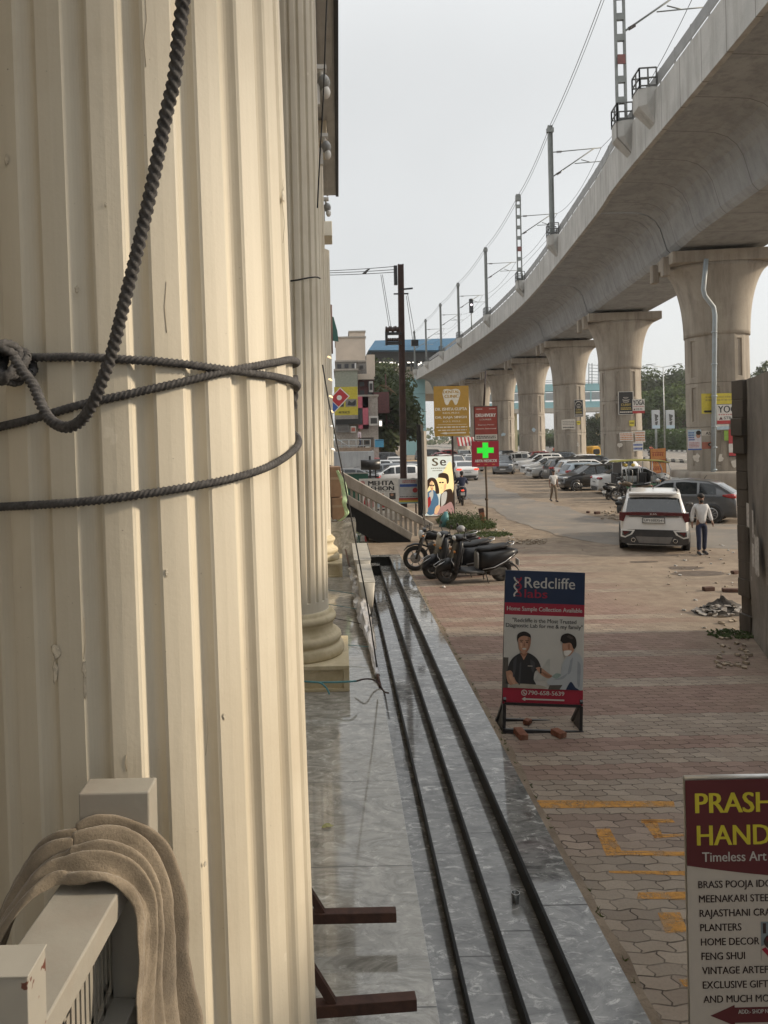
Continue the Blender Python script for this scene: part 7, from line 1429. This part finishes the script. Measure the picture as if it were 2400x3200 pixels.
tag(MB().tube(spline([at(908,878,10.75), at(935,874,10.72), at(965,868,10.74), at(990,866,10.85), at(1000,870,11.0)], 5), .012, 6).build('tie_wire', m_cabl), 'thin dark wire tied across the second column', 'wire')
warm = M('warm_lamp', (.95,.70,.40), .3, emit=.9); cool = M('white_lamp', (.9,.88,.82), .3, emit=.5)
for i, (x, y) in enumerate(((1024,1114),(1027,1184),(1029,1237),(1031,1283),(1034,1330),(1036,1402))):
    p = at(x, y, 19.9); t = thing('strip_lamp',  ['topmost','second','third','fourth','fifth','lowest'][i] + ' small lit lamp of the string down the third column', 'lamp', p, group='small lamps strung down the third column'); t.scale = (.62, .62, .62)
    MB().loft([(-.02,0,0,.03,.03),(.05,0,-.02,.045,.05),(.12,0,-.05,.04,.045),(.16,0,-.09,.02,.025)],10,2.2).build('lamp_lens', warm if i < 4 else cool, t); MB().box((-.04,0,.02),(.08,.06,.05)).build('lamp_base', m_white, t)
# rusty stand
zb = -.30; f0, f1 = gd(1238,2858,zb), gd(1300,3128,zb); bz = f0 - Vector((.78,0,0)); bz2 = f1 - Vector((.74,.0,0))
t = thing('steel_stand', 'rusty angle iron stand reaching out from behind the near column low over the floor', 'stand', (bz.x, bz.y, FLZ)); Tq = Matrix.Translation((-bz.x, -bz.y, -FLZ))
for a, b2 in ((f0, bz), (f1, bz2 + Vector((0,-.05,0)))):
    MB().bar(a, b2, .075, .075).build('foot', m_rust, t, bevel=.004, T=Tq); MB().bar(a.lerp(b2,.70) + Vector((0,0,.03)), b2 + Vector((0,0,.42)), .05, .05).build('brace', m_rust, t, T=Tq); MB().bar(Vector((b2.x,b2.y,FLZ)), b2 + Vector((0,0,.6)), .06).build('upright', m_rust, t, T=Tq)
MB().bar(bz + Vector((0,0,.5)), bz2 + Vector((0,0,.5)), .06).build('cross_bar', m_rust, t, T=Tq)
q = gd(1022, 2587, FLZ); mb = MB(); o_ = [(-.055,0),(-.03,.022),(.0,.030),(.03,.022),(.052,.004),(.075,.012),(.052,-.006),(.03,-.02),(0,-.026),(-.03,-.018)]
mb.add([(x,y,.012+.012*math.cos(x*38)+.006*math.sin(y*90)) for x,y in o_],[tuple(range(10))]); o = mb.build('fallen_leaf', M('yellow_leaf',(.42,.40,.16),.6,var=.2,scale=40)); o.location = (q.x,q.y,FLZ+.004); o.rotation_euler=(0,0,.3); o.modifiers.new('thick','SOLIDIFY').thickness=.0015; tag(o,'fallen pale yellow leaf lying on the polished floor','leaf')
q = gd(1620, 2822, -.16); t = thing('glass_tumbler', 'small clear tumbler left standing on the granite step', 'glass', (q.x-.02, q.y, -.158)); m_gl, b, k = mk('tumbler_glass'); k.put(b.inputs['Base Color'], (.75,.78,.78)); b.inputs['Roughness'].default_value=.08; b.inputs['Transmission Weight'].default_value=.85
MB().lathe([(.024,0),(.030,.075),(.0285,.075),(.0225,.006),(0,.006),(0,0)],24).build('glass_wall', m_gl, t); MB().lathe([(.029,.073),(.031,.0755),(.029,.077),(.0275,.0755)],24,cap=False).build('rim', M('glass_rim',(.6,.6,.58),.2), t)
# ------------------------------------------------------------------ weeds, stones, litter
def weeds(name, label, x, y, rx_, ry_, n, h, seed, mat, kind=None, cat='weeds'):
    r_ = random.Random(seed); mb = MB()
    for i in range(n):
        a_, q = r_.random()*6.28, math.sqrt(r_.random()); px_, py_ = q*math.cos(a_)*rx_, q*math.sin(a_)*ry_; hh = h*(1.1-q*.75)*r_.uniform(.4,1.2)
        st_ = Vector((px_,py_,0)); tip = st_ + Vector((r_.uniform(-.3,.3)*hh, r_.uniform(-.3,.3)*hh, hh)); d = (tip-st_); 
        for j in range(6):
            c_ = st_ + d*((j+1)/6.5); a2 = r_.random()*6.28; l = Vector((math.cos(a2),math.sin(a2),r_.uniform(-.2,.8))).normalized(); s_ = r_.uniform(.035,.085)*(.7+h); u = l.orthogonal().normalized(); mb.add([c_, c_+l*s_*.5+u*s_*.28, c_+l*s_, c_+l*s_*.5-u*s_*.28],[(0,1,2,3)])
        mb.add([st_-Vector((.006,0,0)), st_+Vector((.006,0,0)), tip],[(0,1,2)])
    o = mb.build(name, mat); o.location = (x,y,0); return tag(o, label, cat) if not kind else tag(o, kind=kind)
m_weed = leafmat('weed_foliage', (.035,.055,.018,1), (.10,.13,.04,1))
q = gd(1488, 1652); weeds('weed_bush', 'leafy green weeds around the foot of the pharmacy pole', q.x-.15, q.y+.3, .85, .9, 420, .62, 3, m_weed); q = gd(1420, 1640); weeds('weed_bush', 'dense weeds below the glowing poster', q.x, q.y+.6, .55, .9, 260, .55, 4, m_weed)
q = gd(1520, 1672); weeds('low_grass', '', q.x-.1, q.y, .95, .6, 420, .14, 5, m_weed, 'stuff'); q = gd(2288, 1985); weeds('grass_tuft', '', q.x, q.y, .36, .26, 90, .07, 6, m_weed, 'stuff'); q = gd(1130, 1660); weeds('low_grass', '', q.x, q.y, .5, .8, 160, .14, 9, m_weed, 'stuff')
mb = MB(); r_ = random.Random(15)
for i in range(70):
    y = r_.uniform(4, 19); c_ = Vector((1.645 + r_.random()*.05, y, .004))
    for j in range(5): l = Vector((r_.uniform(-1,1),r_.uniform(-1,1),r_.uniform(.3,1))).normalized()*r_.uniform(.015,.045); u = l.orthogonal().normalized()*.005; mb.add([c_-u,c_+u,c_+l],[(0,1,2)])
tag(mb.build('low_grass', m_weed), kind='stuff')
q = gd(1513, 1646); t = thing('marker_post', 'short leaning orange brown wooden post beside the pharmacy pole', 'post', (q.x,q.y,0), 0, ry=R(-9)); MB().box((0,0,.33),(.17,.12,.66)).build('post_body', M('orange_wood',(.30,.11,.05),.8,var=.3,scale=8), t, bevel=.01); MB().box((0,0,.60),(.176,.126,.14)).build('dark_top', M('dark_wood',(.07,.035,.025),.8), t)
def stones(name, n, box_, s0, s1, mat, seed):
    r_ = random.Random(seed); mb = MB()
    for i in range(n):
        px, py = r_.uniform(box_[0],box_[2]), r_.uniform(box_[1],box_[3]); q = gd(px,py); s_ = r_.uniform(s0,s1); T = Matrix.Translation((q.x,q.y,s_*.25)) @ Matrix.Rotation(r_.random()*6,4,'Z') @ Matrix.Rotation(r_.uniform(-.4,.4),4,'X'); mb.box((0,0,0),(s_,s_*r_.uniform(.5,.9),s_*r_.uniform(.25,.6)),None,T)
    return tag(mb.build(name, mat, bevel=.004), kind='stuff')
m_stone = M('rubble', (.33,.27,.205), .9, var=.45, scale=20); m_lit = M('litter', (.5,.48,.45), .7, var=.4, scale=20)
stones('loose_stones', 90, (1590,1684,1705,1702), .03, .11, m_stone, 1); stones('loose_stones', 60, (1880,1585,2000,1625), .04, .14, m_stone, 2); stones('loose_stones', 36, (2080,1700,2300,1840), .02, .07, m_stone, 3); stones('loose_stones', 70, (2240,1940,2345,2090), .02, .08, m_stone, 4); stones('litter_scraps', 26, (2090,1690,2330,1980), .02, .07, m_lit, 5); stones('loose_stones', 60, (1560,1600,2150,1900), .012, .035, m_stone, 6); stones('litter_scraps', 14, (1480,1655,1620,1690), .04, .10, m_lit, 7)
q = gd(2272, 1922); t = thing('rubbish_heap', 'dark rubbish heap with pale scraps against the old wall', 'rubbish', (q.x,q.y+.2,0)); mb = MB(); n = 26
vs = [(.55*u*(1+.2*vnoise(th*1.3,u*3)), 0, 0) for u in (0,) for th in (0,)]; vs = []; 
for i in range(9):
    f = i/8
    for j in range(n): a_ = 2*PI*j/n; q_ = .52*f*(1+.25*vnoise(a_*1.5,f*3,2)); vs.append((q_*math.cos(a_), q_*.55*math.sin(a_), max(0,(1-f**1.4)*.20*(1+.6*vnoise(a_*2,f*4,6)) + (.06 if math.cos(a_)>0.2 else 0)*(1-f))))
mb.add(vs,[(i*n+j,i*n+(j+1)%n,(i+1)*n+(j+1)%n,(i+1)*n+j) for i in range(8) for j in range(n)],None,True); mb.build('heap', M('rubbish_dark',(.06,.05,.042),.8,var=.6,scale=16,bump=.5), t); mb = MB(); r_ = random.Random(3)
for i in range(80): a_,f = r_.random()*6.28, r_.uniform(.3,1.05); T = Matrix.Translation((.5*f*math.cos(a_),.28*f*math.sin(a_)-.06,.03+.18*max(0,1-f))) @ Matrix.Rotation(r_.uniform(-1,1),4,'X') @ Matrix.Rotation(r_.random()*6,4,'Z'); mb.box((0,0,0),(r_.uniform(.04,.14),r_.uniform(.03,.09),.008),None,T)
mb.build('paper_scraps', M('paper_scraps',(.34,.31,.28),.8,var=.5,scale=25), t)
for px,py,rz,sc,lb_ in ((2214,1846,.1,(.22,.11,.08),'dark brick lying on the dirt left of the old wall'),(2286,1850,-.2,(.34,.12,.07),'longer dark brick slab touching the old wall'),(2296,1793,.4,(.16,.1,.07),'small dark brick lump by the old wall'),(1866,1606,.3,(.22,.14,.1),'brown stone on the dirt left of the white car'),(1838,1603,.9,(.16,.12,.08),'smaller brown stone at the edge of the street')):
    q = gd(px,py); o = MB().box((0,0,sc[2]/2),sc).build('brick', M('dark_brick',(.09,.045,.032),.9,var=.4,scale=12), None, bevel=.012); o.location=(q.x,q.y,0); o.rotation_euler=(0,0,rz); tag(o,lb_,'brick')
o = MB().ell((0,0,.012),(.045,.04,.03),10).build('white_lump', m_lit); q = gd(1386,1836); o.location=(q.x,q.y,0); tag(o,'small white lump of paper before the nearest scooter','litter')
o = MB().ell((0,0,.1),(.16,.14,.13),12).build('grey_bundle', M('grey_bundle',(.30,.30,.31),.6,var=.3)); q = gd(1440,1662); o.location=(q.x,q.y,0); tag(o,'pale grey bundle lying in the weeds','bundle')
o = MB().loft([(0,0,0,.18,.2),(.35,.05,0,.14,.15),(.55,.1,0,.05,.06)],12,2,axis='Z').build('teal_bag', M('teal_bag',(.07,.22,.23),.5)); q = gd(1392,1650); o.location=(q.x,q.y+.4,0); tag(o,'crumpled teal bag under the corner of the glowing poster','bag')
m_wet = M('damp_earth', (.12,.09,.068), .55, var=.3); 
def blotch(px, py, rx_, ry_, seed):
    q = gd(px,py); return [(q.x+rx_*math.cos(a_)*(1+.35*vnoise(math.cos(a_)*1.5,math.sin(a_)*1.5,seed)), q.y+ry_*math.sin(a_)*(1+.35*vnoise(math.cos(a_)*1.5,math.sin(a_)*1.5,seed+9)), .004) for a_ in [2*PI*i/28 for i in range(28)]]
sheet('damp_patch', [blotch(2185,1792,.62,.28,1), blotch(2140,1775,.45,.22,5), blotch(2010,1756,.4,.13,8)], m_wet)
# ------------------------------------------------------------------ clutter at the far left end of the lot
p = at(1157,1497,33); t = thing('drum_on_stand', 'black drum mounted crosswise on a dark stand before the pale cars', 'drum', (p.x,33,0)); zc = at(1157,1452,33).z
MB().cyl((-.42,0,zc),(.46,0,zc),.24,n=20).build('drum', m_black, t); MB().bar((0,0,0),(0,0,zc+.4),.09).bar((-.3,0,zc-.55),(.4,0,zc-.55),.06).bar((.25,0,0),(.25,0,zc),.06).bar((-.15,0,0),(-.15,0,zc-.3),.05).build('stand', m_black, t)
a,b2 = at(1046,1512,31), at(1150,1478,31); t = thing('green_fence', 'dark green sheet fence above the fashion board', 'fence', (a.x,31,0)); W=b2.x-a.x; MB().box((W/2,0,b2.z/2),(W,.06,b2.z)).build('sheet', M('green_sheet',(.02,.10,.075),.6), t); MB().box((W/2,-.05,b2.z),(W,.05,.05)).build('rail', m_steel, t)
def crate(x0,y0,x1,y1,D,mat,name,label,cat,dep=1.0):
    a,b2 = at(x0,y1,D), at(x1,y0,D); t = thing(name,label,cat,(a.x,D,a.z)); W,H=b2.x-a.x,b2.z-a.z; MB().box((W/2,dep/2,H/2),(W,dep,H)).build('body', mat, t, bevel=.02); MB().box((W/2,-.02,H*.9),(W*.9,.04,H*.05)).build('edge', m_black, t); return t,W,H
t,W,H = crate(1130,1366,1168,1402,60,M('cabinet_brown',(.10,.075,.055),.7),'cabinet','brown metal cabinet behind the walking person at far left','cabinet'); MB().box((W*.45,-.03,H*.55),(W*.3,.04,H*.25)).build('vent', m_black, t); MB().box((W*.48,-.03,H*.12),(W*.35,.03,H*.12)).build('label_plate', m_pw, t)
crate(1173,1373,1199,1398,58,M('blue_sheet',(.07,.27,.42),.5),'blue_container','bright blue container right of the brown cabinet','container')
a,b2 = at(1046,1412,56), at(1160,1402,56); t = thing('timber_stack', 'stack of long weathered timbers at the far left of the lot', 'timber', (a.x,56,a.z)); W=b2.x-a.x
for i in range(7): MB().box((W/2+.05*i,.12*(i%3),.10*(i//3)+.05),(W*.96,.1,.08)).build('plank', (m_rust if i%3 else M('timber_pale',(.25,.17,.11),.9)), t)
tag(MB().box((a.x+W/2,57.2,a.z/2-.02),(W+.4,3.2,a.z)).build('raised_walk', m_conc), kind='structure')
t = thing('pipe_railing', 'grey pipe railing along the raised walk at far left', 'railing', (a.x,57.4,a.z)); mb = MB()
for z in (.45,.9): mb.cyl((0,0,z),(W,0,z),.03,n=6)
mb.build('rail', m_steel, t)
for i in range(6): MB().cyl((W*i/5,0,0),(W*i/5,0,.92),.03,n=6).build('post', m_steel, t)
MB().cyl((.2,-.1,1.0),(W*.6,-.1,0),.03,n=6).build('stay', m_steel, t)
p = at(1037, 960, 60); t = thing('banner_flag', 'dark green flag hanging from a pole beside the column edge', 'flag', (p.x,60,p.z)); z2 = at(1037,1068,60).z-p.z; MB().cyl((-.1,0,z2-1),(-.1,0,.2),.12,n=8).build('pole', m_rust, t)
MB().prism([(-.05,0,-.8),(.12,0,-.8),(.42,0,z2+.9),(.5,0,z2),(-.1,0,z2+.1)],(0,.05,0)).build('flag_cloth', M('flag_green',(.02,.09,.07),.7), t)

# ================================================================== hazy evening air
hz = MB().box((30, 190, 13.5), (560, 700, 31)).build('haze', None); hz.location.z = -.5
mh = bpy.data.materials.new('haze_air'); mh.use_nodes = True; th2 = mh.node_tree; th2.nodes.clear(); ho = th2.nodes.new('ShaderNodeOutputMaterial'); hv = th2.nodes.new('ShaderNodeVolumePrincipled')
hv.inputs['Color'].default_value = (.92, .93, .94, 1); hv.inputs['Density'].default_value = .00035; hv.inputs['Anisotropy'].default_value = .3; th2.links.new(hv.outputs[0], ho.inputs['Volume'])
hz.data.materials.clear(); hz.data.materials.append(mh); tag(hz, kind='stuff')
